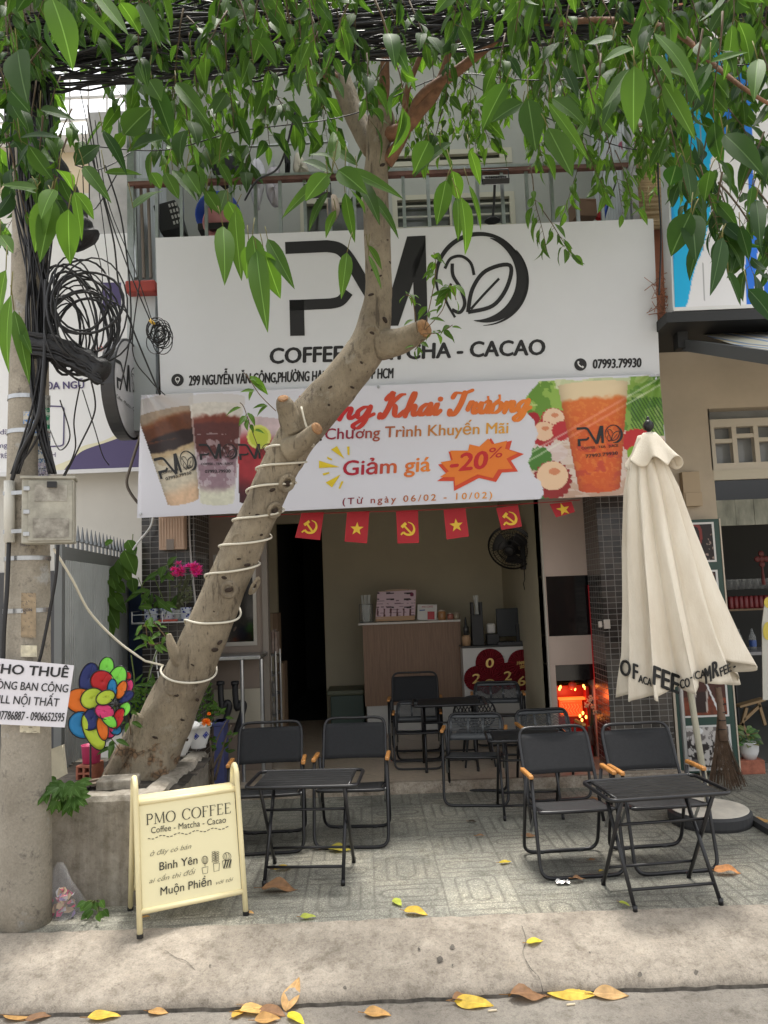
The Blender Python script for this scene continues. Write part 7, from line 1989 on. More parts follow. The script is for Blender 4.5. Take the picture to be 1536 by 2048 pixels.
# electricity meter on the left pillar
mt_ = T('meter_box', 'beige ribbed electricity meter cover on the dark tiled pillar', 'meter box', W(343, 1070, YF - .05))
a, b = W(318, 1100, YF - .1), W(368, 1030, YF - .1)
MB_ = mat('meter_beige', (.50, .345, .245), .55, var=.08, scale=6)
mb = MB(); mb.bb((a.x, YF - .10, a.z), (b.x, YF, b.z + .08))
for i in range(9): x = a.x + .012 + i * (b.x - a.x - .024) / 8; mb.bb((x - .006, YF - .106, a.z + .02), (x + .006, YF - .1, b.z - .02))
mb.build('cover', MB_, mt_, bevel=.004)
mb = MB(); mb.bb((a.x + .02, YF - .125, b.z - .01), (b.x - .06, YF - .1, b.z + .05)); mb.build('hood', MB_, mt_, bevel=.008)
q0, q1 = W(333, 1100, YF - .11), W(348, 1078, YF - .11)
mb = MB(); mb.bb((q0.x, YF - .112, q0.z), (q1.x, YF - .1, q1.z)); mb.build('window', mat('meter_window', (.20, .16, .13), .3), mt_, bevel=.002)
cable('meter_cable', [(378, 1028, YF - .03), (380, 1090, YF - .03), (386, 1160, YF - .03), (392, 1215, YF - .03), (392, 1240, YF - .03)], .009, 'pale grey conduit running down the tiled pillar beside the meter', None, 6, mat('grey_conduit', (.42, .40, .38), .5))
cable('meter_cable', [(306, 1034, YF - .05), (300, 1055, YF - .1), (276, 1085, YF - .15), (266, 1100, YF - .15)], .009, 'short white conduit slanting from the banner to the gate', None, 6, mat('white_conduit', (.62, .62, .60), .5))
# ================================================================== INSIDE THE SHOP
YC = 8.35
cx0, cx1, ct = W(726, 1300, YC).x, W(924, 1300, YC).x, W(820, 1243, YC).z
kz = W(780, 1411, YC).z
co = T('counter', 'slatted wood bar counter with white plinth inside the shop', 'counter', ((cx0 + cx1) / 2, YC, ZF))
mb = MB(); nsl = 40
mb.bb((cx0 + .005, YC + .012, kz), (cx1 - .005, YC + .6, ct - .02))
for i in range(nsl):
 x = cx0 + (cx1 - cx0) * (i + .5) / nsl; mb.bb((x - .010, YC, kz), (x + .010, YC + .0115, ct - .021))
mb.build('slatted_front', mat('slat_wood', (.27, .165, .105), .55, var=.2, scale=6, stretch=(8, 8, .6)), co)
mb = MB(); mb.bb((cx0 - .04, YC - .03, ct - .02), (cx1 + .0, YC + .62, ct + .002)); mb.build('countertop', mat('counter_white', (.60, .57, .52), .35), co, bevel=.003)
mb = MB(); mb.bb((cx0 + .02, YC + .02, ZF), (cx1 - .02, YC + .58, kz)); mb.build('plinth', mat('plinth_white', (.55, .545, .52), .5), co)
YD = 8.1
dx0_, dx1_, dt = W(925, 1300, YD).x, W(1088, 1300, YD).x, W(1000, 1290, YD).z
dk = T('cashier_desk', 'low white cashier desk right of the slatted counter', 'desk', ((dx0_ + dx1_) / 2, YD, ZF))
mb = MB(); mb.bb((dx0_, YD, ZF), (dx1_, YD + .55, dt - .02)); mb.build('front_panel', mat('desk_white', (.62, .60, .57), .5), dk, bevel=.003)
mb = MB(); mb.bb((dx0_ - .01, YD - .015, dt - .02), (dx1_ + .01, YD + .56, dt)); mb.build('desktop', mat('desk_dark', (.03, .03, .03), .4), dk, bevel=.003)
# rosettes of red paper with gold numerals
ROS = mat('red_paper', (.20, .007, .016), .7, var=.15, scale=25); GOLD = mat('gold_foil', (.75, .52, .18), .35, metal=.6)
rosd = [((980, 1326), 29, 'red paper rosette with gold 0, upper left of the cluster', '0'), ((953, 1357), 25, 'red paper rosette with gold 2 at the left end of the cluster', '2'), ((980, 1362), 27, 'red paper rosette with a gold fan, lowest in the middle', ''), ((1016, 1352), 27, 'red paper rosette with gold 2 right of the middle', '2'), ((1044, 1328), 29, 'red paper rosette with gold New Year greeting, upper right', 'g'), ((1044, 1362), 20, 'red paper rosette with gold 6 at the lower right', '6')]
for i, ((cx_, cy_), r, lab, ch) in enumerate(rosd):
 Yr = YD - .012 - .008 * (i % 3); t = T('paper_rosette', lab, 'rosette', W(cx_, cy_, Yr), 'red paper rosettes on the cashier desk')
 g = MB(); n = 56; c = W(cx_, cy_, Yr - .006)
 vs = [c] + [W(cx_ + r * math.cos(2 * math.pi * k / n), cy_ + r * math.sin(2 * math.pi * k / n), Yr - (.020 if k % 2 else 0.0)) for k in range(n)]
 g.add(vs, [(0, 1 + k, 1 + (k + 1) % n) for k in range(n)]); g.build('paper', ROS, t)
 g = MB(); s_ = lambda x, y, l=0: W(x, y, Yr - .024 - l)
 if ch == 'g':
  put_text(g, 'Happy', (1034, 1330), (1053, 1325), 7, s_, bold=.03, shear=.3); put_text(g, '2026', (1040, 1337), (1052, 1335), 6, s_, bold=.03)
 elif ch == '':
  for a in range(-60, 61, 20): stroke(g, [(cx_, cy_ + 9), (cx_ + 13 * math.sin(R(a)), cy_ + 9 - 13 * math.cos(R(a)))], 1.6, s_)
  stroke(g, [(cx_ + 12 * math.sin(R(a)), cy_ + 9 - 12 * math.cos(R(a))) for a in range(-62, 63, 8)], 2, s_)
 else: put_text(g, ch, (cx_ - 8, cy_ + 10), (cx_ + 7, cy_ + 8), 19, s_, bold=.03, shear=.15)
 g.build('gold_mark', GOLD, t)
# things on the counter
def on(px, py, Y, z): p = W(px, py, Y); return Vector((p.x, Y, z))
mbd = T('menu_board', 'pinkish printed menu board standing on the slatted counter', 'menu', on(792, 1240, YC + .1, ct))
def pm(X, Y):
 col = np.zeros(X.shape + (3,)) + np.array([214, 188, 196.])
 for ya, yb, th in ((1185, 1188, .3), (1197, 1200, .4), (1213, 1216, .35)):
  col = np.where((((Y > ya) & (Y < yb)) & (vnoise(X / 9, Y * 0, 3) > .45))[..., None], (40, 22, 30), col)
 col = np.where((((Y - X * -.03) % 6 < 1.6) & (vnoise(X / 5, np.floor(Y / 6) * 7.3, 5) > .52) & (Y > 1200))[..., None], (130, 100, 112), col)
 col = np.where((((Y > 1217) & (Y < 1233)) & (X % 13 < 3))[..., None], (90, 44, 44), col)
 return np.where((np.hypot(X - 824, Y - 1189) < 4)[..., None], (120, 40, 70), col)
ms_ = lambda x, y: W(x, y, YC + .045 + (1240 - y) * .0012)
printed('board', [(755, 1184), (832, 1180), (830, 1234), (751, 1237)], 64, 46, ms_, pm, PRINT, mbd)
mb = MB(); p = [W(751, 1234, YC + .05), W(830, 1231, YC + .05), W(829, 1240, YC + .05), W(751, 1243, YC + .05)]; mb.slab(p[::-1], (0, .08, 0)); mb.build('stand', mat('pine', (.48, .30, .17), .6), mbd)
mb = MB(); p = [W(756, 1183, YC + .13), W(833, 1179, YC + .13), W(830, 1236, YC + .066), W(752, 1239, YC + .066)]; mb.slab(p[::-1], (0, .01, 0)); mb.build('backing', mat('pine', (0, 0, 0)), mbd)
mb = MB(); mb.bar(W(772, 1181, YC + .12), W(818, 1179, YC + .12), .012, .016); mb.build('clip', mat('clip_brass', (.35, .22, .13), .4), mbd)
qs = T('payment_sign', 'small white payment sign with a red picture on the counter', 'sign', on(854, 1240, YC + .08, ct))
mb = MB(); p = [W(835, 1209, YC + .08), W(874, 1209, YC + .08), W(873, 1240, YC + .06), W(835, 1240, YC + .06)]; mb.slab(p[::-1], (0, .012, 0)); mb.build('card', mat('card_white', (.66, .64, .60), .5), qs)
mb = MB(); s_ = psurf(p[0], (p[1] - p[0]).cross(p[3] - p[0]), .003); put_text(mb, 'PMO COFFEE', (844, 1216), (866, 1215), 4, s_); blob(mb, [(855, 1223), (869, 1223), (869, 1239), (855, 1239)], s_); mb.build('red_print', mat('red_print2', (.45, .03, .04), .5), qs)
mb = MB(); stroke(mb, [(839, 1221), (850, 1220)], 2, s_); mb.build('blue_print', mat('blue_ink2', (.04, .10, .32), .5), qs)
def lathe_thing(name, lab, cat, c, prof, M_, n=16, extra=None, group=None):
 mb = MB(); mb.lathe(prof, n, c);
 o = tag(mb.build(name, M_, smooth=True, origin=c), lab, cat, group); return o
for px_, h, col, lab in ((884, .11, (.40, .20, .08), 'round amber jar nearest the payment sign'), (901, .075, (.42, .16, .12), 'small reddish jar in the middle of the counter jars'), (914, .075, (.40, .34, .24), 'small pale jar at the right end of the counter')):
 c = on(px_, 1240, YC + .06, ct); t = T('jar', lab, 'jar', c, 'small jars on the counter'); r = .045 if h > .1 else .035
 mb = MB(); mb.lathe([(r * .85, 0), (r, .02), (r, h * .75), (r * .8, h * .85)], 14, c); mb.build('body', mat('jar' + str(px_), col, .2), t, smooth=True)
 mb = MB(); mb.lathe([(r * .85, h * .85), (r * .85, h), (.002, h)], 14, c); mb.build('lid', mat('jar_lid', (.45, .36, .28), .4), t)
c = on(733, 1240, YC + .1, ct); t = T('straw_jar', 'glass straw holder at the left end of the counter', 'jar', c)
mb = MB(); mb.lathe([(.06, 0), (.06, .18), (.055, .20)], 16, c, capt=False); mb.build('glass', glassmat('clear_glass', (0, 0, 0)), t, smooth=True)
mb = MB()
for i in range(14): a = random.uniform(0, 6.28); mb.tube([c + Vector((.03 * math.cos(a), .03 * math.sin(a), .01)), c + Vector((.05 * math.cos(a), .05 * math.sin(a), .30))], .005, 5)
mb.build('straw', mat('straw_white', (.55, .56, .52), .4), t)
mb = MB(); mb.tube([c + Vector((x, -.065, z)) for x, z in ((-.07, .01), (-.07, .2), (.07, .2), (.07, .01))], .005, 5, closed=True); mb.build('holder', BTUBE, t)
c = on(933, 1282, YD + .1, dt); t = T('pump_bottle', 'small pump bottle on the cashier desk', 'bottle', c)
mb = MB(); mb.lathe([(.045, 0), (.045, .09), (.03, .11)], 14, c); mb.build('base', mat('pine', (0, 0, 0)), t, smooth=True)
mb = MB(); mb.lathe([(.03, .10), (.03, .19), (.015, .21), (.010, .27), (.003, .30)], 12, c); mb.build('bottle', mat('bottle_black', (.04, .04, .04), .25), t, smooth=True)
c = on(956, 1288, YD + .1, dt); t = T('cup_dispenser', 'tall black cup and straw dispenser on the cashier desk', 'dispenser', c)
mb = MB(); mb.bb(c + Vector((-.06, -.05, 0)), c + Vector((.06, .07, .32))); mb.bb(c + Vector((-.06, -.05, .32)), c + Vector((-.03, .07, .45))); mb.bb(c + Vector((.03, -.05, .32)), c + Vector((.06, .07, .45))); mb.build('case', mat('matt_black', (.02, .02, .022), .5), t, bevel=.004)
mb = MB()
for i in range(8): mb.tube([c + Vector((random.uniform(-.02, .02), random.uniform(-.02, .02), .3)), c + Vector((random.uniform(-.035, .035), 0, .52))], .005, 5)
mb.build('straw', mat('straw_white', (0, 0, 0)), t)
c = on(985, 1284, YD + .12, dt); t = T('receipt_printer', 'small black receipt printer with white paper on the desk', 'printer', c)
mb = MB(); mb.bb(c + Vector((-.06, -.05, 0)), c + Vector((.07, .1, .11))); mb.build('case', mat('matt_black', (0, 0, 0)), t, bevel=.006)
mb = MB(); mb.bb(c + Vector((-.05, .0, .115)), c + Vector((.04, .06, .22))); mb.build('paper_roll', mat('card_white', (0, 0, 0)), t, bevel=.02)
c = on(1040, 1282, YD + .2, dt); t = T('monitor', 'black till monitor turned away on the cashier desk', 'monitor', c)
mb = MB(); mb.bb(c + Vector((-.24, -.012, .07)), c + Vector((.22, .03, .37))); mb.build('screen', mat('monitor_back', (.012, .016, .020), .4), t, bevel=.006)
mb = MB(); mb.bb(c + Vector((-.04, -.04, 0)), c + Vector((.06, -.013, .2))); mb.bb(c + Vector((-.10, -.1, 0)), c + Vector((.12, .02, .012))); mb.build('stand', mat('matt_black', (0, 0, 0)), t, bevel=.003)
c = on(1030, 1288, YD + .03, dt); mb = MB(); mb.bb(c + Vector((-.18, -.03, 0)), c + Vector((.28, .07, .02)))
for i in range(14): mb.bb(c + Vector((-.17 + i * .032, -.02, .0205)), c + Vector((-.147 + i * .032, .055, .027)))
tag(mb.build('keyboard', mat('key_grey', (.05, .05, .055), .5), origin=c), 'dark keyboard in front of the till monitor', 'keyboard')
c = on(1060, 1200, 8.9, 1.45); t = T('coffee_machine', 'dark coffee machine with a pot on top behind the monitor', 'coffee machine', c)
mb = MB(); mb.bb(c + Vector((-.24, -.1, -.55)), c + Vector((.2, .25, .02))); mb.build('body', mat('machine_dark', (.03, .035, .04), .35), t, bevel=.01)
mb = MB(); mb.lathe([(.07, .02), (.085, .06), (.08, .14), (.05, .16)], 16, c + Vector((-.02, 0, 0))); mb.build('pot', STEEL, t, smooth=True)
mb = MB(); mb.tube([c + Vector(p) for p in ((-.1, 0, .14), (-.02, 0, .2), (.1, 0, .27), (.19, 0, .3), (.2, 0, .5))], .006, 5); mb.build('tube', mat('red_tube', (.25, .04, .03), .5), t)
# wall fan
YFn = 7.6
fc = W(1022, 1095, YFn); wl = W(1078, 1098, 7.7)
fan = T('wall_fan', 'black oscillating wall fan beside the taupe column', 'fan', (XS + .02, 7.7, wl.z))
Mf = Vector((-.35, -.80, -.42)).to_track_quat('Z', 'Y').to_matrix()
mb = MB(); r = .228
for rr, zz_ in ((1, 0), (.97, .02), (.75, .055), (.5, .075), (.25, .085), (.75, -.06), (.4, -.075)):
 mb.tube([fc + Mf @ Vector((r * rr * math.cos(a), r * rr * math.sin(a), zz_)) for a in np.linspace(0, 6.2832, 36, endpoint=False)], .0042 if rr < .95 else .008, 5, closed=True)
for i in range(40):
 a = i * math.pi / 20; mb.tube([fc + Mf @ Vector((r * q * math.cos(a), r * q * math.sin(a), z)) for q, z in ((.12, .088), (.5, .077), (.8, .05), (1, .0))], .0018, 4); mb.tube([fc + Mf @ Vector((r * q * math.cos(a), r * q * math.sin(a), z)) for q, z in ((.15, -.078), (.6, -.07), (1, .0))], .0018, 4)
mb.build('cage', BTUBE, fan)
mb = MB()
for k in range(3):
 rows = []
 for i in range(7):
  a = k * 2.094 + i * .19; rows.append([fc + Mf @ Vector((q * math.cos(a), q * math.sin(a), .02 * (i - 3) / 3)) for q in (.04, .1, .165, .18)])
 mb.sheet(rows)
mb.build('blade', mat('blade_smoke', (.03, .03, .033), .3), fan)
mb = MB(); mb.ell(fc + Mf @ Vector((0, 0, .085)), (.05, .05, .018), 14, M=Mf); mb.ell(fc + Mf @ Vector((0, .0, -.11)), (.06, .06, .10), 14, M=Mf); mb.build('motor', mat('matt_black', (0, 0, 0)), fan, smooth=True)
mb = MB(); mb.tube([fc + Mf @ Vector((0, 0, -.13)), (XS - .06, 7.65, fc.z - .05), (XS + .02, 7.7, fc.z - .05)], .025, 8); mb.bb((XS - .02, 7.64, fc.z - .22), (XS + .018, 7.76, fc.z + .1)); mb.build('bracket', mat('matt_black', (0, 0, 0)), fan, bevel=.006)
mb = MB(); mb.tube([(XS + .0, 7.66, fc.z - .22), (XS + .0, 7.66, fc.z - .32), (XS - .02, 7.64, fc.z - .36), (XS - .01, 7.64, fc.z - .42)], .004, 4); mb.build('pull_cord', BTUBE, fan)
# altar with red lamp
al = T('red_altar', 'small red household altar glowing with electric candles by the right pillar', 'altar', W(1140, 1440, 7.0))
YA = 6.95
az0, az1 = W(1140, 1465, YA).z, W(1140, 1362, YA).z
ax_0, ax_1 = W(1106, 1420, YA).x, W(1178, 1420, YA).x
RL = mat('altar_red', (.30, .015, .01), .35)
mb = MB(); mb.bb((ax_0, YA + .10, ZF), (ax_1, YA + .12, az1 - .05)); mb.bb((ax_0, YA - .05, ZF), (ax_0 + .03, YA + .10, az1 - .05)); mb.bb((ax_1 - .03, YA - .05, ZF), (ax_1, YA + .10, az1 - .05)); mb.bb((ax_0, YA - .06, ZF), (ax_1, YA + .1, az0)); mb.build('shrine', RL, al, bevel=.004)
mb = MB(); rr_ = [(ax_0 - .02, az1 - .05), (ax_0 + .03, az1 - .03), ((ax_0 + ax_1) / 2, az1), (ax_1 - .03, az1 - .03), (ax_1 + .02, az1 - .05)]
mb.sheet([[(x, YA - .07, z) for x, z in rr_], [(x, YA + .12, z + .02) for x, z in rr_]]); mb.build('roof', mat('gold_paint', (.45, .24, .05), .35, metal=.4), al)
mb = MB()
ztab = W(1142, 1405, YA).z
p0, p1 = W(1120, 1400, YA - .02), W(1166, 1432, YA - .02); mb.bb((p0.x, YA - .02, p1.z), (p1.x, YA + .03, p0.z)); mb.build('lit_panel', mat('lamp_red', (.5, .05, .02), .4, em=((1.0, .09, .010), .35)), al)
mb = MB()
for x, y in ((1119, 1378), (1121, 1374), (1143, 1376), (1147, 1374), (1150, 1378), (1167, 1372), (1170, 1376), (1160, 1432), (1166, 1426), (1172, 1434), (1164, 1440)): mb.ell(W(x, y, YA - .03), (.010, .010, .016), 8)
mb.build('candle_lamp', mat('lamp_flame', (.8, .3, .05), .4, em=((1.0, .32, .06), 2.4)), al)
mb = MB(); mb.bb(W(1118, 1400, YA) + Vector((0, -.04, 0)), W(1168, 1394, YA) + Vector((0, .04, 0))); mb.build('lamp_tray', mat('lamp_tray', (.6, .08, .03), .4, em=((1.0, .11, .015), .9)), al)
mb = MB(); s_ = lambda x, y, l=0: W(x, y, YA - .026 - l)
for i in range(7): stroke(mb, spline([(1124 + i * 6, 1408), (1127 + i * 6, 1414), (1123 + i * 6, 1420), (1128 + i * 6, 1428)], 4), 1.6, s_)
stroke(mb, [(1122, 1404), (1164, 1402), (1164, 1430), (1122, 1432), (1122, 1404)], 1.6, s_); mb.build('gold_scroll', GOLD, al)
mb = MB(); q = W(1144, 1360, YA - .02); mb.ell(q, (.03, .025, .03), 10); mb.ell(q + Vector((0, 0, -.05)), (.04, .03, .04), 10); mb.ell(q + Vector((0, 0, .035)), (.018, .015, .014), 8); mb.build('figurine', mat('figurine_red', (.25, .06, .05), .4), al, smooth=True)
la = bpy.data.lights.new('altar_lamp', 'POINT'); la.energy = .45; la.color = (1, .16, .04); la.shadow_soft_size = .05
lo = bpy.data.objects.new('altar_lamp', la); C.objects.link(lo); lo.location = W(1144, 1392, YA - .09)
fw = T('altar_flowers', 'pale flowers in a vase standing beside the red altar', 'flowers', W(1182, 1470, 6.8))
mb = MB()
for x, y in ((1178, 1402), (1172, 1410), (1186, 1412), (1182, 1396), (1190, 1424)):
 for k in range(16):
  d = Vector((random.uniform(-1, 1), random.uniform(-1, .3), random.uniform(-1, 1))).normalized() * .03; q = W(x, y, 6.75); leaf(mb, q, q + d, .016, (0, -1, .5), (.62, .50, .40), (.6, .5, .4), n=2)
mb.build('blossom', amat('petal', 0), fw)
mb = MB()
for x in (1176, 1182, 1188): mb.tube([W(1182, 1462, 6.78), W(x, 1415, 6.76)], .004, 5)
mb.build('stem', mat('flower_stem', (0, 0, 0)), fw)
mb = MB(); mb.lathe([(.03, 0), (.04, .06), (.02, .14), (.028, .16)], 12, W(1182, 1490, 6.78)); mb.build('vase', mat('vase_dark', (.10, .05, .04), .3), fw, smooth=True)
mb = MB(); mb.tube([W(x, y, 6.76) for x, y in ((1180, 1170), (1186, 1260), (1190, 1330), (1196, 1400))], .02, 8)
tag(mb.build('red_ribbon', mat('red_cloth', (0, 0, 0)), origin=W(1186, 1260, 6.76)), 'long red cloth ribbon hanging beside the right tiled pillar', 'ribbon')
# green box, sink table, rack and cartons on the left
c = W(690, 1430, 8.7); c.z = ZF; t = T('storage_box', 'low dark green lidded box left of the slatted counter', 'box', c)
gx0, gx1 = W(662, 1400, 8.7).x, W(728, 1400, 8.7).x; gz = W(690, 1378, 8.7).z
mb = MB(); mb.bb((gx0, 8.6, ZF), (gx1, 9.0, gz - .06)); mb.build('body', mat('green_box', (.045, .075, .06), .5), t, bevel=.01)
mb = MB(); mb.bb((gx0 - .04, 8.58, gz - .058), (gx1 + .01, 9.02, gz)); mb.build('lid', mat('olive_lid', (.12, .13, .085), .5), t, bevel=.02)
YS_ = 6.7
sk_ = T('sink_table', 'steel sink table with black drain pipes behind the leaning tree', 'sink', W(485, 1480, YS_))
sz = W(480, 1308, YS_).z; s0, s1 = W(420, 1310, YS_).x, W(530, 1310, YS_).x
mb = MB(); mb.bb((s0, YS_ - .25, sz - .03), (s1, YS_ + .17, sz)); mb.build('worktop', STEEL, sk_, bevel=.004)
for x in (W(486, 1400, YS_ - .2).x, W(525, 1400, YS_ - .2).x):
 mb = MB(); mb.tube([(x, YS_ - .22, ZF), (x, YS_ - .22, sz - .03)], .016, 8); mb.build('leg', STEEL, sk_)
mb = MB(); mb.bb((s0, YS_ + .12, W(470, 1450, YS_).z), (s1 - .05, YS_ + .14, W(470, 1382, YS_).z)); mb.build('back_board', mat('board_cream', (.42, .38, .30), .6), sk_)
for x0_ in (441, 470):
 mb = MB(); mb.tube([W(x, y, YS_ - .05) for x, y in spline([(x0_, 1362), (x0_ + 1, 1395), (x0_ + 5, 1418), (x0_ + 12, 1405), (x0_ + 18, 1412), (x0_ + 10, 1440), (x0_ + 2, 1465)], 5)], .026, 8); mb.lathe([(.035, 0), (.035, .03)], 10, W(x0_, 1370, YS_ - .05)); mb.build('drain_pipe', mat('matt_black', (0, 0, 0)), sk_, smooth=True)
rk = T('steel_rack', 'narrow steel rack with bottles beside the dark corridor', 'rack', W(540, 1480, 7.4))
mb = MB()
ra0, ra1 = W(533, 1300, 7.4), W(552, 1300, 7.4)
for x in (ra0.x, ra1.x):
 for y in (7.35, 7.65): mb.tube([(x, y, ZF), (x, y, W(540, 1302, 7.4).z)], .012, 6)
for py in (1310, 1350, 1390, 1430, 1465): z = W(540, py, 7.4).z; mb.bb((ra0.x, 7.34, z - .008), (ra1.x, 7.66, z + .008))
mb.build('frame', STEEL, rk)
mb = MB()
for py in (1388, 1428):
 for i in range(2): mb.lathe([(.025, 0), (.025, .09), (.01, .12)], 8, W(538 + i * 9, py, 7.45))
mb.build('bottle', mat('rack_bottle', (.3, .28, .25), .3), rk, smooth=True)
mb = MB(); p = W(523, 1250, 7.5); q = W(556, 1305, 7.5)
for i in range(6): mb.bb((p.x + i * .028, 7.4, q.z), (p.x + .022 + i * .028, 7.55, q.z + .22 - .02 * (i % 2)))
tag(mb.build('menu_stack', mat('folder_brown', (.22, .13, .10), .5, col2=(.45, .38, .33), scale=7), origin=p), 'upright folders stacked on the top of the steel rack', 'folders')
for i, (a, b, lab) in enumerate((((529, 1227), (558, 1310), 'tall brown carton standing on the corridor edge above'), ((556, 1325), (572, 1440), 'narrow brown carton on the floor beside the steel rack'))):
 p, q = W(*a, 7.9), W(*b, 7.9); t = T('carton', lab, 'carton', ((p.x + q.x) / 2, 7.9, ZF)); mb = MB(); mb.bb((p.x, 7.85, ZF if i else q.z), (q.x, 8.1, p.z)); mb.build('body', mat('carton_brown', (.20, .13, .08), .8), t, bevel=.004); mb = MB(); mb.bb(((p.x + q.x) / 2 - .02, 7.846, (ZF if i else q.z) + .01), ((p.x + q.x) / 2 + .02, 7.849, p.z)); mb.build('tape_strip', mat('tape_tan', (.30, .22, .14), .4), t)
c = W(437, 1450, 6.3); t = T('blue_crate', 'violet blue plastic crate behind the twiggy shrub', 'crate', c); c.z = ZF
mb = MB(); p, q = W(426, 1500, 6.3), W(446, 1445, 6.3); mb.bb((p.x, 6.32, ZF), (q.x, 6.5, q.z)); mb.build('body', mat('violet_plastic', (.06, .07, .19), .5), t, bevel=.01); mb = MB(); mb.bb((p.x - .01, 6.31, q.z - .03), (q.x + .01, 6.51, q.z)); mb.build('rim', mat('violet_plastic', (0, 0, 0)), t, bevel=.006)
# outlet on the right pillar
mb = MB(); q = W(1213, 1248, YF); mb.box((q.x, YF - .012, q.z), (.05, .024, .075)); mb.box((q.x - .055, YF - .010, q.z), (.03, .02, .05))
tag(mb.build('socket', mat('socket_white', (.55, .50, .44), .4), bevel=.004, origin=(q.x, YF, q.z)), 'small white power socket on the right tiled pillar', 'socket')
# ================================================================== UPSTAIRS BALCONY THINGS
YBk = 6.85
rk2 = T('drying_rack', 'chrome clothes drying rail on the balcony behind the leaves', 'clothes rack', W(500, 400, YBk))
mb = MB(); mb.tube([W(x, y, YBk) for x, y in ((436, 460), (436, 300), (440, 297), (690, 282), (694, 286), (696, 440))], .012, 8); mb.build('rail', STEEL, rk2)
def garment(P, Y, lab, M_, name='hanging_shirt'):
 t = T(name, lab, 'clothing', W(*P[0], Y), 'laundry on the balcony rail'); g = MB(); ys2 = sorted(set(y for x, y in P))
 n = len(P)
 front, backp = [], []
 cx_ = sum(p[0] for p in P) / n; cy_ = sum(p[1] for p in P) / n
 ring = spline(P, 3, closed=True)
 rows = [[W(cx_ + (x - cx_) * k, cy_ + (y - cy_) * k, Y - .05 * (1 - k * k) - .012 * math.sin(x * .5)) for x, y in list(ring) + [ring[0]]] for k in (.02, .4, .75, 1.0)]
 g.sheet(rows); o = g.build('cloth', M_, t, smooth=True); q = o.modifiers.new('thick', 'SOLIDIFY'); q.thickness = .03
 g = MB(); g.tube([W(cx_, min(ys2) - 14, Y), W(cx_, min(ys2) + 4, Y)], .004, 4); g.build('hanger', STEEL, t)
garment([(428, 315), (465, 312), (490, 335), (492, 372), (470, 360), (450, 380), (425, 345)], YBk - .02, 'black garment hung at the left end of the balcony rail', mat('cloth_black', (.015, .015, .017), .9))
garment([(511, 315), (527, 330), (530, 360), (522, 405), (512, 420), (503, 395), (500, 345)], YBk - .03, 'white hooded top hung on the balcony rail', mat('cloth_white', (.62, .60, .66), .85, var=.1))
garment([(535, 340), (558, 335), (560, 365), (556, 410), (545, 412), (532, 385)], YBk - .02, 'pale lilac shirt hung right of the white hooded top', mat('cloth_lilac', (.50, .46, .50), .85))
garment([(572, 300), (580, 310), (580, 345), (570, 345)], YBk - .02, 'narrow black top hung beside the cream shirt', mat('cloth_black', (0, 0, 0)))
garment([(592, 305), (605, 315), (618, 345), (600, 350), (586, 340)], YBk - .03, 'cream shirt hung near the tree trunk', mat('cloth_cream', (.60, .55, .46), .85))
garment([(655, 395), (672, 390), (680, 420), (668, 445), (655, 432)], YBk - .03, 'peach cloth with dangling ties hung low behind the trunk', mat('cloth_peach', (.60, .48, .38), .85))
def basin(px_, Y, r, h, lab, M_):
 c = W(*px_, Y); M2 = Matrix.Rotation(R(100), 3, 'X') @ Matrix.Rotation(R(0), 3, 'Z'); mb = MB(); mb.lathe([(r * .75, 0), (r, h), (r * 1.06, h), (r * 1.06, h - .012), (r * .97, h - .012), (r * .74, .008)], 26, c, M=M2); return tag(mb.build('basin', M_, smooth=True, origin=c), lab, 'basin')
basin((440, 435), 6.62, .19, .10, 'blue plastic basin leaning on its side on the balcony', mat('blue_plastic', (.03, .09, .50), .4))
basin((445, 450), 6.50, .15, .08, 'pink plastic basin nested in front of the blue one', mat('pink_plastic2', (.55, .24, .25), .45))
c = W(343, 445, 6.6); t = T('plastic_crate', 'black plastic crate tilted behind the balcony bars', 'crate', c)
mb = MB(); Mr = Matrix.Rotation(R(-14), 3, 'Y'); mb.box(c, (.20, .25, .26), rot=Mr); mb.build('body', mat('crate_black', (.012, .012, .013), .5), t, bevel=.008)
mb = MB()
for i in range(4):
 for j in range(3): mb.box(c + Mr @ Vector((.04 + j * .028, -.127, -.08 + i * .055)), (.016, .004, .03), rot=Mr)
mb.build('slot', mat('crate_slot', (.45, .45, .44), .6), t)
mb = MB(); q = W(432, 462, 6.55); mb.box(q, (.28, .2, .06)); tag(mb.build('plastic_tray', mat('crate_black', (0, 0, 0)), bevel=.006, origin=q), 'flat black tray lying below the basins on the balcony', 'tray')
FLM = mat('matt_black', (0, 0, 0))
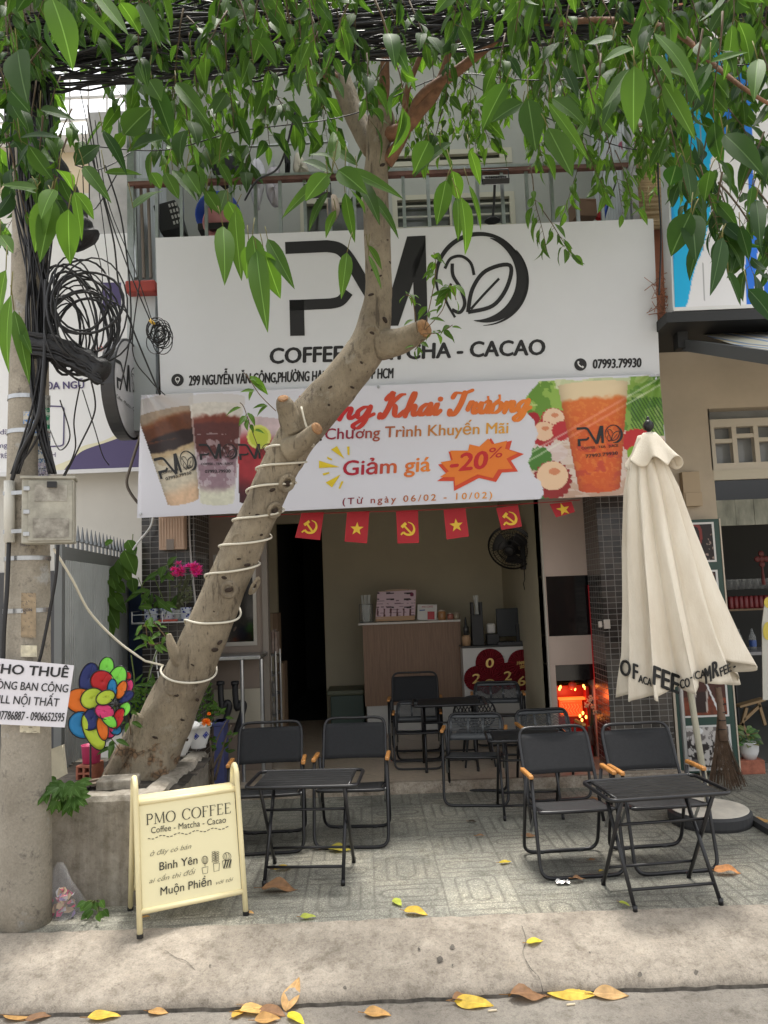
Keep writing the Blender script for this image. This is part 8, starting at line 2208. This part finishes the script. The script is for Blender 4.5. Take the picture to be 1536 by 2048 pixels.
for px_, lab in (((985, 442), 'black floodlight on a stand in front of the balcony window'), ((632, 470), 'black floodlight stand left of the tree trunk, head hidden by leaves')):
 Yl = 6.22; b = W(*px_, Yl); t = T('floodlight', lab, 'floodlight', b, 'floodlights above the main sign')
 k = Yl / F; h = 82 * k
 mb = MB(); mb.lathe([(.07, 0), (.05, .02), (.02, .03)], 10, b); mb.build('foot', FLM, t)
 mb = MB(); mb.tube([b, b + Vector((.02, -.02, h * .5)), b + Vector((.03, -.05, h))], .011, 8); mb.build('arm', FLM, t)
 c = b + Vector((.03, -.08, h * .93)); Mr = Matrix.Rotation(R(28), 3, 'X')
 mb = MB(); mb.box(c, (.215, .14, .045), rot=Mr)
 for i in range(9): mb.box(c + Mr @ Vector((-.08 + i * .02, 0, .03)), (.006, .12, .02), rot=Mr)
 mb.build('head', FLM, t, bevel=.004)
 mb = MB(); mb.tube([c + Vector((-.112, 0, 0)), c + Vector((-.112, .0, .10)), c + Vector((.112, 0, .10)), c + Vector((.112, 0, 0))], .007, 6); mb.build('yoke', FLM, t)
 mb = MB(); mb.box(c + Mr @ Vector((0, 0, -.025)), (.19, .115, .006), rot=Mr); mb.build('lens', mat('lens_grey', (.45, .46, .47), .2), t)
c = W(1165, 425, 6.6); mb = MB(); mb.box(c, (.19, .2, .16), rz=.1)
t = T('cardboard_box', 'brown cardboard box behind the balcony bars', 'box', c); mb.build('body', mat('cardboard', (.22, .135, .09), .8, var=.1), t, bevel=.004)
mb = MB(); mb.box(c + Vector((.0, -.06, .085)), (.18, .09, .004), rot=Matrix.Rotation(R(30), 3, 'X')); mb.build('flap', mat('cardboard', (0, 0, 0)), t)
c = W(1205, 420, 6.6); t = T('folded_umbrella', 'red and blue folded umbrella leaning on the balcony corner', 'umbrella', c)
for nm, P, mt2 in (('red_cloth', ((1196, 438), (1210, 405)), mat('red_cloth', (0, 0, 0))), ('blue_cloth', ((1203, 440), (1218, 400)), mat('blue_plastic', (0, 0, 0)))):
 mb = MB(); mb.tube([W(*P[0], 6.6), W(*P[1], 6.6)], [.03, .012], 8); mb.build(nm, mt2, t)
mb = MB(); mb.tube([W(1220, 398, 6.6), W(1232, 365, 6.6)], .008, 6); mb.build('shaft', BTUBE, t)
mb = MB(); q = W(1257, 300, 6.5); mb.lathe([(.05, -.08), (.08, .05), (.085, .06)], 16, q); tag(mb.build('bucket', mat('rose_plastic', (.55, .16, .26), .45), smooth=True, origin=q), 'pink bucket hanging by the corrugated screen on the right', 'bucket')
mb = MB(); a, b = W(251, 586, 6.0), W(311, 560, 6.0); mb.bb((a.x, 5.98, a.z), (b.x, 6.1, b.z)); tag(mb.build('red_beam', mat('red_beam', (.30, .04, .03), .6, var=.15), bevel=.015, origin=a), 'short red painted beam end sticking out left of the main sign', 'beam')
mb = MB(); a, b = W(258, 640, 6.1), W(318, 590, 6.1); mb.bb((W(253, 800, 6.1).x, 6.12, W(270, 860, 6.1).z), (W(309, 600, 6.1).x, 6.2, W(270, 588, 6.1).z)); tag(mb.build('sign_backing', mat('backing_blue', (.50, .54, .56), .6), origin=a), 'pale blue-grey backing sheet beside the edge of the main sign', 'panel')
for i, x in enumerate((268, 282, 296)):
 mb = MB(); mb.tube([W(x, 375, 6.32), W(x + 6, 556, 6.25)], .014 if i else .018, 8); tag(mb.build('drain_pipe', STEEL if i == 0 else mat('pipe_brown', (.16, .13, .11), .6), origin=W(x, 375, 6.3)), ('grey steel downpipe at the balcony corner post', 'brown downpipe just right of the balcony corner post', 'brown downpipe closest to the main sign')[i], 'pipe')
# round blade sign of the cafe
rs = T('round_sign', 'round black-rimmed blade sign with PMO lettering left of the banner', 'sign', W(245, 782, 6.05))
rc = W(250, 780, 6.05); rr_ = .405; My = Matrix.Rotation(R(90), 3, 'Y')
mb = MB(); mb.lathe([(rr_, -.05), (rr_, .05), (rr_ - .015, .055), (rr_ - .02, .05), (rr_ - .02, .046)], 48, rc, M=My, capt=False); mb.build('rim', mat('rim_black', (.03, .03, .035), .4), rs, smooth=False)
mb = MB(); mb.lathe([(rr_ - .021, .040), (rr_ - .021, .048)], 48, rc, M=My); mb.build('face', mat('face_grey', (.66, .65, .69), .4), rs)
fs_ = psurf((rc.x + .048, rc.y, rc.z), (1, 0, 0), .003)
mb = MB(); logo(mb, (231, 714), (47, 27), (3, 62), fs_); put_text(mb, 'Coffee - Matcha - Cacao', (233, 795), (276, 829), 8, fs_, up=(0, -1)); mb.build('lettering', BLACK, rs)
mb = MB(); mb.bb((rc.x - .03, rc.y + .37, rc.z - .02), (rc.x + .03, YF + .2, rc.z + .02)); mb.build('bracket', BTUBE, rs)
# ================================================================== RIGHT SIDE
ysn = 5.75
bsn = T('shop_sign', 'tall blue and white wave-patterned shop sign high on the right', 'sign', W(1440, 500, ysn))
def pbs(X, Y):
 col = np.zeros(X.shape + (3,)) + np.array([226, 226, 230.])
 e = np.interp(Y, [150, 250, 330, 430, 500, 560, 618], [1450, 1440, 1425, 1415, 1410, 1385, 1366]) + 5 * np.sin(Y / 30)
 cy = np.where(((X - e) < 0)[..., None], (0, 172, 226), col)
 cy = np.where((((X - (1340 + 12 * np.sin(Y / 60)) < 0)))[..., None], (20, 150, 214), cy)
 b2 = (X > 1494 + 4 * np.sin(Y / 50)) & (X < 1510 + 6 * np.sin(Y / 60))
 cy = np.where(b2[..., None], (20, 110, 220), cy)
 cy = np.where(((X > 1440) & (Y < 300) & (X - 1440 > (300 - Y) * .1) & (X < 1500))[..., None], (10, 120, 220), cy)
 cy = np.where(((X > 1528) & (Y > 560) & (Y < 600))[..., None], (20, 100, 210), cy)
 cy = np.where((abs(X - 1406 - (Y - 500) * .02) < .8)[..., None], (150, 150, 155), cy)
 return cy
printed('face', [(1330, 100), (1640, 84), (1668, 602), (1350, 616)], 150, 150, ysurf(ysn, .004), pbs, PRINT, bsn, gain=1.0)
mb = MB(); p = [W(1327, 100, ysn), W(1640, 84, ysn), W(1668, 610, ysn), W(1346, 622, ysn)]; mb.slab(p[::-1], (0, .16, 0)); mb.build('box', mat('sign_frame', (.62, .64, .66), .4, metal=.2), bsn)
mb = MB(); mb.bar(W(1347, 619, ysn - .006), W(1668, 606, ysn - .006), .012, .03, up=(0, 0, 1)); mb.build('frame_rail', mat('rail_white', (.7, .7, .7), .4), bsn)
ct_ = T('awning_frame', 'black steel canopy beam under the blue sign', 'canopy', W(1440, 650, 5.9))
mb = MB(); zc = W(1400, 628, 5.7).z
mb.bb((W(1316, 640, 5.9).x, 5.72, zc - .05), (9, 6.5, zc + .03)); mb.build('roof_sheet', mat('canopy_black', (.016, .017, .018), .6), ct_)
mb = MB(); q = W(1362, 660, 6.0); mb.bb((q.x - .05, 5.95, q.z - .16), (q.x + .03, 6.05, zc - .05)); mb.build('bracket', mat('canopy_black', (0, 0, 0)), ct_)
mb = MB(); mb.bar(W(1370, 690, 6.0), W(1560, 718, 4.9), .05, .09, up=(0, 0, 1)); mb.build('arm', mat('arm_grey', (.07, .075, .08), .5), ct_)
aw = T('striped_awning', 'striped cream and blue fabric awning over the right shop', 'awning', W(1500, 690, 5.6))
B = NB('awning_stripe'); x, y, z = B.xyz(); s_ = B.m('FRACT', B.m('MULTIPLY', B.m('ADD', x, B.m('MULTIPLY', y, .25)), 3.2))
B.L.new(B.ramp(s_, (0.0, (.66, .63, .52)), (.3, (.66, .63, .52)), (.36, (.25, .33, .50)), (.5, (.70, .70, .68)), (.62, (.55, .46, .28)), (.72, (.25, .33, .50)), (.85, (.66, .64, .56))), B.b.inputs['Base Color']); B.b.inputs['Roughness'].default_value = .8
for e in B.n:
 if e.type == 'VALTORGB': e.color_ramp.interpolation = 'CONSTANT'
mb = MB(); a, b = W(1402, 668, 6.1), W(1545, 704, 5.0); a2, b2 = W(1402, 668, 6.1) + Vector((3, .0, .04)), W(1545, 704, 5.0) + Vector((2.6, 0, .02))
mb.sheet([[a + (a2 - a) * i / 6 for i in range(7)], [(a + b) / 2 + ((a2 + b2) / 2 - (a + b) / 2) * i / 6 + Vector((0, 0, -.02)) for i in range(7)], [b + (b2 - b) * i / 6 for i in range(7)]])
o = mb.build('fabric', B.M, aw, smooth=True); q = o.modifiers.new('thick', 'SOLIDIFY'); q.thickness = .004
mb = MB(); mb.tube([b, b2], .02, 8); mb.build('front_bar', mat('rail_white', (0, 0, 0)), aw)
mb = MB(); q = W(1325, 600, 5.9)
random.seed(4)
for i in range(90):
 p0 = q + Vector((random.uniform(-.06, .12), random.uniform(-.05, .08), random.uniform(-.12, .14))); d = Vector((random.uniform(-1, 1), random.uniform(-.6, .2), random.uniform(-.5, .5))).normalized() * random.uniform(.05, .16)
 mb.tube([p0, p0 + d * .5 + Vector((0, 0, random.uniform(-.02, .03))), p0 + d], .003, 4)
tag(mb.build('dry_roots', mat('root_rust', (.40, .13, .06), .9, col2=(.16, .11, .08), scale=20), origin=q), 'rusty tangle of dry roots between the white and blue signs', 'roots')
# meter box on the cream wall
mb = MB(); a, b = W(1363, 1015, YR), W(1392, 945, YR); mb.bb((a.x, YR - .07, a.z), (b.x, YR, b.z)); mb.bb((a.x + .01, YR - .078, a.z), (b.x + .006, YR - .07, a.z + (b.z - a.z) * .4))
tag(mb.build('meter_box', mat('meter_tan', (.40, .31, .20), .6), bevel=.008, origin=a), 'tan plastic meter box on the cream wall behind the parasol', 'meter box')
# green poster board
gb = T('poster_board', 'dark green board of framed coffee pictures leaning on the cream wall', 'display board', G(1400, 1560))
Yg = 6.42
gP = [W(1334, 1042, Yg), W(1436, 1038, Yg), W(1482, 1560, Yg), W(1352, 1560, Yg)]
x0_, x1_ = W(1344, 1300, Yg).x, W(1459, 1300, Yg).x
zt3, zb3 = W(1420, 1038, Yg).z, .03
mb = MB(); mb.bb((x0_, Yg, zb3), (x1_, Yg + .03, zt3)); mb.build('board', mat('board_green', (.018, .055, .042), .5), gb, bevel=.003)
mb = MB(); mb.bb((x1_ + .001, Yg - .004, zb3), (x1_ + .012, Yg + .034, zt3)); mb.bb((x0_ - .022, Yg - .004, zb3), (x0_ - .001, Yg + .034, zt3)); mb.build('edge_strip', mat('strip_cream', (.55, .48, .38), .5), gb)
gs_ = ysurf(Yg, .006); gs2 = ysurf(Yg, .009)
def poster(zc0, zc1, f, n):
 xa_, xb_ = x0_ + .05, x1_ - .045
 pa, pb2 = PX((xa_, Yg, zc1)), PX((xb_, Yg, zc0)); pc_, pd = PX((xb_, Yg, zc1)), PX((xa_, Yg, zc0))
 g = MB(); blob(g, [pd, pb2, pc_, pa], gs_, 0); fr = g.build('white_border', mat('border_white', (.62, .62, .60), .5), gb)
 k = .045
 sh_ = lambda p, u, v: (p[0] + u, p[1] + v)
 printed('picture', [sh_(pa, 4, 4), sh_(pc_, -4, 4), sh_(pb2, -4, -4), sh_(pd, 4, -4)], 46, 46, gs2, f, PRINT, fr)
zq = lambda y: W(1420, y, Yg).z
def pic1(X, Y):
 col = np.zeros(X.shape + (3,)) + np.array([26, 16, 14.]); n = fbm(X / 3, Y / 3, 2)
 col = np.where(((n > .62) & (X + Y * .3 > 1740))[..., None], (150, 130, 120), col); r = np.hypot((X - 1388) / 16, (Y - 1072) / 26); col = np.where((abs(r - .9) < .16)[..., None], (120, 40, 34), col)
 return col
def pic2(X, Y):
 col = np.zeros(X.shape + (3,)) + np.array([34, 22, 20.]); col = np.where((fbm(X / 6, Y / 8, 7) > .56)[..., None], (110, 70, 52), col); return col
def pic3(X, Y):
 col = np.zeros(X.shape + (3,)) + np.array([120, 58, 36.]); n = fbm(X / 8, Y / 8, 3); col = col * (.6 + .8 * n)[..., None]
 col = np.where((Y < 1395)[..., None], (70, 34, 26), col); r = (abs(X - 1402) < 12) & (Y > 1382) & (Y < 1425); col = np.where(r[..., None], (44, 26, 24), col); col = np.where(((abs(abs(X - 1402) - 12) < 1.5) & (Y > 1378) & (Y < 1425))[..., None], (190, 180, 172), col); col = np.where((abs((X - 1425) - (Y - 1395) * .45) < 2)[..., None], (220, 220, 220), col); return col
def pic4(X, Y):
 col = np.zeros(X.shape + (3,)) + np.array([190, 186, 182.]); n = fbm(X / 7, Y / 9, 5)
 col = np.where((n > .5)[..., None], (110, 104, 102), col); col = np.where(((Y > 1480) & (Y < 1520) & (n > .45))[..., None], (50, 44, 44), col); col = np.where((abs(Y - 1532) < 2)[..., None], (40, 40, 40), col); col = np.where(((np.hypot(X - 1400, Y - 1462) < 6))[..., None], (225, 225, 225), col); return col
for i, (ya, yb, f) in enumerate(((1044, 1124, pic1), (1140, 1240, pic2), (1265, 1434, pic3), (1450, 1541, pic4))): poster(zq(yb), zq(ya), f, i)
# broom
bro = T('broom', 'upright brown twig broom leaning on the green poster board', 'broom', G(1480, 1600))
mb = MB(); random.seed(8)
tp = W(1442, 1400, 5.95)
for i in range(150):
 a, r_ = random.uniform(0, 6.28), random.random() ** .5
 bz = random.uniform(.0, .03)
 e = G(1483, 1597) + Vector((r_ * .16 * math.cos(a), .0 + r_ * .07 * math.sin(a), bz + .04 * random.random())); e.y = 6.0 + .06 * math.sin(a)
 mid = W(1444 + 14 * r_ * math.cos(a), 1480, 5.97)
 mb.tube([tuple(q) for q in spline([tuple(tp + Vector((.02 * r_ * math.cos(a), .02 * r_ * math.sin(a), .0))), tuple(mid), tuple(e)], 3)], .0022, 3)
mb.build('bristle', mat('bristle', (.13, .085, .055), .9, var=.3, scale=20), bro)
mb = MB(); mb.tube([W(1436, 1375, 5.93), W(1444, 1440, 5.95), W(1447, 1480, 5.96)], [.022, .027, .034], 10); mb.build('handle', mat('broom_wood', (.17, .11, .075), .8, var=.3, scale=15), bro, smooth=True)
mb = MB()
for y in (1408, 1424, 1440, 1458): q = W(1444, y, 5.95); mb.tube([q + Vector((.030 * math.cos(a), .030 * math.sin(a), 0)) for a in np.linspace(0, 6.28, 14, endpoint=False)], .003, 4, closed=True)
mb.build('binding', BTUBE, bro)
# potted plant on a brick
q = W(1500, 1525, 6.5); q.z = .11
mb = MB(); mb.box((q.x - .02, q.y, .055), (.22, .14, .11)); tag(mb.build('brick_block', BRK, bevel=.006, origin=(q.x, q.y, 0)), 'red brick under the small potted plant on the right', 'brick')
ppt = T('potted_plant', 'small variegated plant in a white pot on the right brick', 'plant', q)
mb = MB(); mb.lathe([(.05, 0), (.075, .06), (.08, .13), (.086, .14), (.075, .14)], 18, q); mb.build('pot', mat('white_ceramic', (0, 0, 0)), ppt, smooth=True)
mb = MB()
for i in range(46):
 a = random.uniform(0, 6.28); p = q + Vector((.07 * math.cos(a) * random.random(), .06 * math.sin(a), .12 + .1 * random.random())); d = Vector((math.cos(a), math.sin(a) - .4, random.uniform(-.5, .8))).normalized() * .07; c = tuple(x * random.uniform(.7, 1.6) for x in (.12, .17, .09)); leaf(mb, p, p + d, .045, (0, -.7, .7), c, (.3, .35, .22), n=4)
mb.build('foliage', LEAF, ppt, smooth=True)
# dim things inside the right shop
sh2 = T('drink_shelf', 'wooden shelf with red drink cans in the dim right shop', 'shelf', W(1495, 1225, 8.2))
p = W(1455, 1218, 8.2); mb = MB(); mb.bb((p.x - .2, 8.1, p.z - .02), (p.x + 2, 8.4, p.z)); mb.build('board', mat('shelf_wood', (.20, .13, .07), .6), sh2)
for i in range(9):
 c = Vector((W(1462 + i * 10, 1216, 8.18).x, 8.18, p.z)); mb = MB(); mb.lathe([(.026, 0), (.028, .01), (.028, .12), (.022, .13)], 12, c)
 tag(mb.build('drink_can', mat('can_red', (.20, .022, .025), .35), smooth=True, origin=c), 'red drink can in the row on the dim wooden shelf', 'can', 'red cans on the shelf')
mb = MB()
for i in range(7):
 c = Vector((W(1458 + i * 13, 1180, 8.3).x, 8.3, W(1458, 1180, 8.3).z)); mb.lathe([(.03, 0), (.05, .10), (.05, .11)], 10, c, capt=False)
tag(mb.build('glassware', glassmat('dim_glass', (.5, .52, .52), .3), smooth=True, origin=W(1495, 1180, 8.3)), 'row of upturned glasses above the red cans', 'glasses')
tb = T('counter_table', 'grey counter in the dim right shop holding two water bottles', 'table', W(1500, 1310, 7.6))
p = W(1455, 1302, 7.6); mb = MB(); mb.bb((p.x - .1, 7.4, p.z - .03), (p.x + 1.6, 7.9, p.z)); mb.build('top', mat('table_grey', (.26, .26, .27), .4), tb)
for x in (p.x, p.x + .55): mb = MB(); mb.tube([(x, 7.5, .05), (x, 7.5, p.z)], .02, 6); mb.build('leg', BTUBE, tb)
for i, x in enumerate((1475, 1502)):
 c = Vector((W(x, 1300, 7.6).x, 7.55, p.z)); t = T('water_bottle', ('water bottle with blue label nearer the green board', 'water bottle with blue label farther from the green board')[i], 'bottle', c, 'water bottles on the counter')
 mb = MB(); mb.lathe([(.032, 0), (.033, .13), (.012, .18), (.012, .21)], 12, c); mb.build('body', glassmat('dim_glass', (0, 0, 0)), t, smooth=True); mb = MB(); mb.lathe([(.0335, .04), (.0335, .10)], 12, c, capb=False, capt=False); mb.build('label', mat('label_blue', (.05, .10, .30), .5), t)
stl = T('wooden_stool', 'folding wooden stool in the dark of the right shop', 'stool', W(1505, 1500, 7.0))
mb = MB(); mb.bar(W(1475, 1412, 7.0), W(1526, 1398, 7.0), .10, .02); mb.build('seat', mat('stool_wood', (.30, .20, .10), .6), stl)
for a, b in (((1517, 1405), (1530, 1450)), ((1493, 1415), (1478, 1470)), ((1482, 1445), (1508, 1490)), ((1520, 1410), (1488, 1440))): mb = MB(); mb.bar(W(*a, 7.0), W(*b, 7.0), .025); mb.build('leg', mat('stool_wood', (0, 0, 0)), stl)
ls = T('lemon_standee', 'white cut-out stand with yellow lemon at the right picture edge', 'standee', W(1530, 1290, 6.4))
mb = MB(); mb.slab([W(1526, 1400, 6.4), W(1560, 1400, 6.4), W(1556, 1200, 6.4), W(1530, 1200, 6.4), W(1524, 1250, 6.4)], (0, .01, 0)); mb.build('card', mat('standee_white', (.55, .54, .48), .6), ls)
mb = MB(); s_ = ysurf(6.4, .004); blob(mb, circ(1537, 1205, 9, 11), s_); blob(mb, circ(1535, 1262, 9, 18), lambda x, y, l=0: W(x, y, 6.394)); mb.build('lemon_print', mat('lemon', (.62, .50, .08), .6), ls)
kn = T('red_tassel', 'red new year knot with tassel hanging in the right shop', 'ornament', W(1523, 1120, 7.2))
mb = MB(); q = W(1523, 1118, 7.2)
for dx_, dz_ in ((0, .05), (-.04, 0), (.04, 0), (0, -.05), (0, 0)): mb.ell(q + Vector((dx_, 0, dz_)), (.03, .01, .03), 8)
mb.build('knot', mat('tassel_red', (.11, .014, .011), .6), kn, smooth=True)
mb = MB(); mb.tube([q + Vector((0, 0, -.05)), q + Vector((0, 0, -.24))], [.006, .018], 6); mb.build('tassel', mat('tassel_red', (0, 0, 0)), kn)
mb = MB(); a, b = G(1500, 1650), G(1620, 1710); mb.bar(G(1497, 1642) + Vector((0, 0, .02)), G(1600, 1705) + Vector((0, 0, .02)), .05, .04); tag(mb.build('drain_edge', mat('edge_black', (.03, .03, .03), .7), origin=a), 'black metal strip on the paving at the right edge behind the chairs', 'strip')
# ================================================================== FALLEN LEAVES AND LITTER
random.seed(17)
def zg(Y): return float(np.interp(Y, [3.0, 3.465, 3.47, 3.488, 3.66, 3.87, 3.915, 6.2], [-.15, -.15, -.134, -.098, -.05, -.004, .004, 0.0]))
def ground(px_, py_):
 z = 0.0
 for _ in range(8): p = G(px_, py_, z); z = zg(p.y)
 return p
YEL, ORA, BRN, LIM = (.56, .38, .05), (.46, .26, .09), (.24, .13, .065), (.36, .40, .06)
FALL = [(38, 2037, 62, -5, ORA, 'tan fallen leaf on the road at the lower left corner'), (78, 2040, 48, 20, BRN, 'brown fallen leaf touching the tan one at the lower left corner'), (208, 2038, 62, 5, YEL, 'yellow fallen leaf on the road left of the leaf pile'), (316, 2028, 40, -5, ORA, 'small orange fallen leaf on the road under the pavement board'),
 (488, 2012, 80, -8, ORA, 'pale tan leaf topmost in the leaf pile at the kerb'), (520, 2022, 80, 12, (.58, .36, .12), 'broad tan leaf at the left of the kerb leaf pile'), (478, 2030, 40, 60, (.55, .34, .06), 'ochre leaf hanging out of the pile bottom'), (545, 2030, 56, -15, BRN, 'darker brown leaf in the middle of the kerb pile'), (585, 2010, 66, 50, (.55, .33, .14), 'tan leaf standing at the right of the kerb pile'), (601, 2003, 58, 80, YEL, 'yellow leaf standing upright at the right end of the kerb pile'), (592, 2042, 50, -40, (.60, .50, .04), 'bright yellow leaf at the bottom of the kerb pile'), (560, 1998, 50, -20, BRN, 'curled dark leaf lying on top of the kerb pile'), (535, 2044, 50, 5, ORA, 'orange leaf cut by the bottom edge of the picture'),
 (755, 2032, 52, -5, ORA, 'orange leaf on the road below the middle of the kerb'), (948, 2012, 74, -8, YEL, 'golden leaf on the road right of centre'), (925, 2004, 44, 20, BRN, 'curled brown leaf behind the golden leaf'), (1060, 1998, 82, 3, BRN, 'crumpled brown leaf against the kerb'), (1140, 1990, 100, -14, YEL, 'biggest bright yellow leaf at the kerb right of centre'), (1222, 1994, 68, -4, (.45, .28, .12), 'thin dry tan leaf right of the biggest yellow leaf'), (1070, 1887, 36, 15, (.62, .50, .05), 'small yellow leaf lying on the kerb slope by the crack'),
 (795, 1808, 34, -60, LIM, 'yellow-green leaf on the paving in the middle'), (832, 1828, 46, -15, YEL, 'golden leaf touching the yellow-green one on the paving'), (616, 1837, 30, 3, LIM, 'small green leaf on the paving below the left table'), (560, 1782, 68, 5, BRN, 'large crumpled brown leaf under the left table feet'), (567, 1740, 36, 12, YEL, 'yellow leaf lying under the left table'), (500, 1828, 18, -20, ORA, 'tiny orange leaf by the pavement board foot'), (292, 1837, 16, 10, ORA, 'tiny yellow leaf below the pavement board'), (680, 1702, 46, -8, (.45, .38, .06), 'dull yellow leaf under the left fabric chair pair'), (1011, 1727, 26, 12, (.50, .38, .03), 'yellow leaf on the paving left of the front chair'), (961, 1674, 18, 5, BRN, 'small brown leaf in the middle of the paving'), (945, 1645, 16, 0, (.05, .035, .025), 'dark dried leaf near the middle table'), (1060, 1674, 24, 0, BRN, 'brown leaf behind the front right chair'), (1158, 1763, 28, 8, BRN, 'brown leaf beside the crumpled foil'), (1203, 1744, 14, 30, YEL, 'tiny yellow leaf under the front chair frame'), (1456, 1748, 52, 0, (.50, .22, .08), 'big curled rust leaf at the parasol side'), (1249, 1811, 22, -40, LIM, 'green leaf by the front table foot'), (1190, 1600, 22, 20, BRN, 'brown leaf under the wavy metal chair'), (1525, 1645, 40, 10, ORA, 'orange leaf on the black strip at the right edge'), (1185, 1722, 16, 20, BRN, 'small brown leaf under the front chair seat'), (640, 1700, 20, 10, BRN, 'small brown leaf behind the left table leg')]
FLM_ = amat('dry_leaf', .6, .3, transl=.12, var=.25, vscale=35)
for x, y, w, ang, c, lab in FALL:
 p = ground(x, y); k = (p - CAM).dot(FW) / F; L = w * k * 1.05
 g = MB(); a = R(ang); d = Vector((math.cos(a), math.sin(a) * 1.2, 0)).normalized()
 if ang in (80, 50) and y > 1990: d = Vector((.25, .55, .45)).normalized()
 b = p - d * L / 2 + Vector((0, 0, .008 + .035 * L + (L * .22 if d.z > .2 else 0)))
 c2 = tuple(min(.8, q * 1.25) for q in c)
 curl = random.uniform(-.22, -.05) if 'curled' not in lab and 'crumpled' not in lab else -.35
 if curl < -.3: b = b + Vector((0, 0, .01))
 leaf(g, b, b + d * L, L * random.uniform(.38, .5), (random.uniform(-.2, .2), random.uniform(-.45, -.1), 1), c, c2, curl=curl * -.5, fold=random.uniform(.12, .45), n=10, wav=.06 if curl > -.3 else .14)
 g.tube([b, b - d * L * .22 + Vector((0, 0, .003))], .0018, 4, c=(.25, .13, .05))
 tag(g.build('fallen_leaf', FLM_, smooth=True, origin=p), lab, 'leaf', 'fallen leaves')
p = ground(1125, 1767); mb = MB(); mb.sheet([[p + Vector((-.035 + .07 * i / 6, -.025 + .05 * j / 5, .006 + .012 * random.random())) for j in range(6)] for i in range(7)])
tag(mb.build('foil_scrap', mat('foil', (.62, .60, .58), .3, metal=.5), origin=p), 'crumpled silver foil wrapper by the front chair frame', 'wrapper')
for x, y, lab in ((985, 2024, 'white cigarette butt below the golden leaf'), (1142, 2012, 'orange tipped cigarette butt under the biggest yellow leaf')):
 p = ground(x, y) + Vector((0, 0, .005)); mb = MB(); mb.tube([p + Vector((-.018, 0, 0)), p + Vector((.018, .004, 0))], .0042, 8); tag(mb.build('cigarette_butt', mat('butt_white', (.62, .52, .36), .8), origin=p), lab, 'cigarette butt')
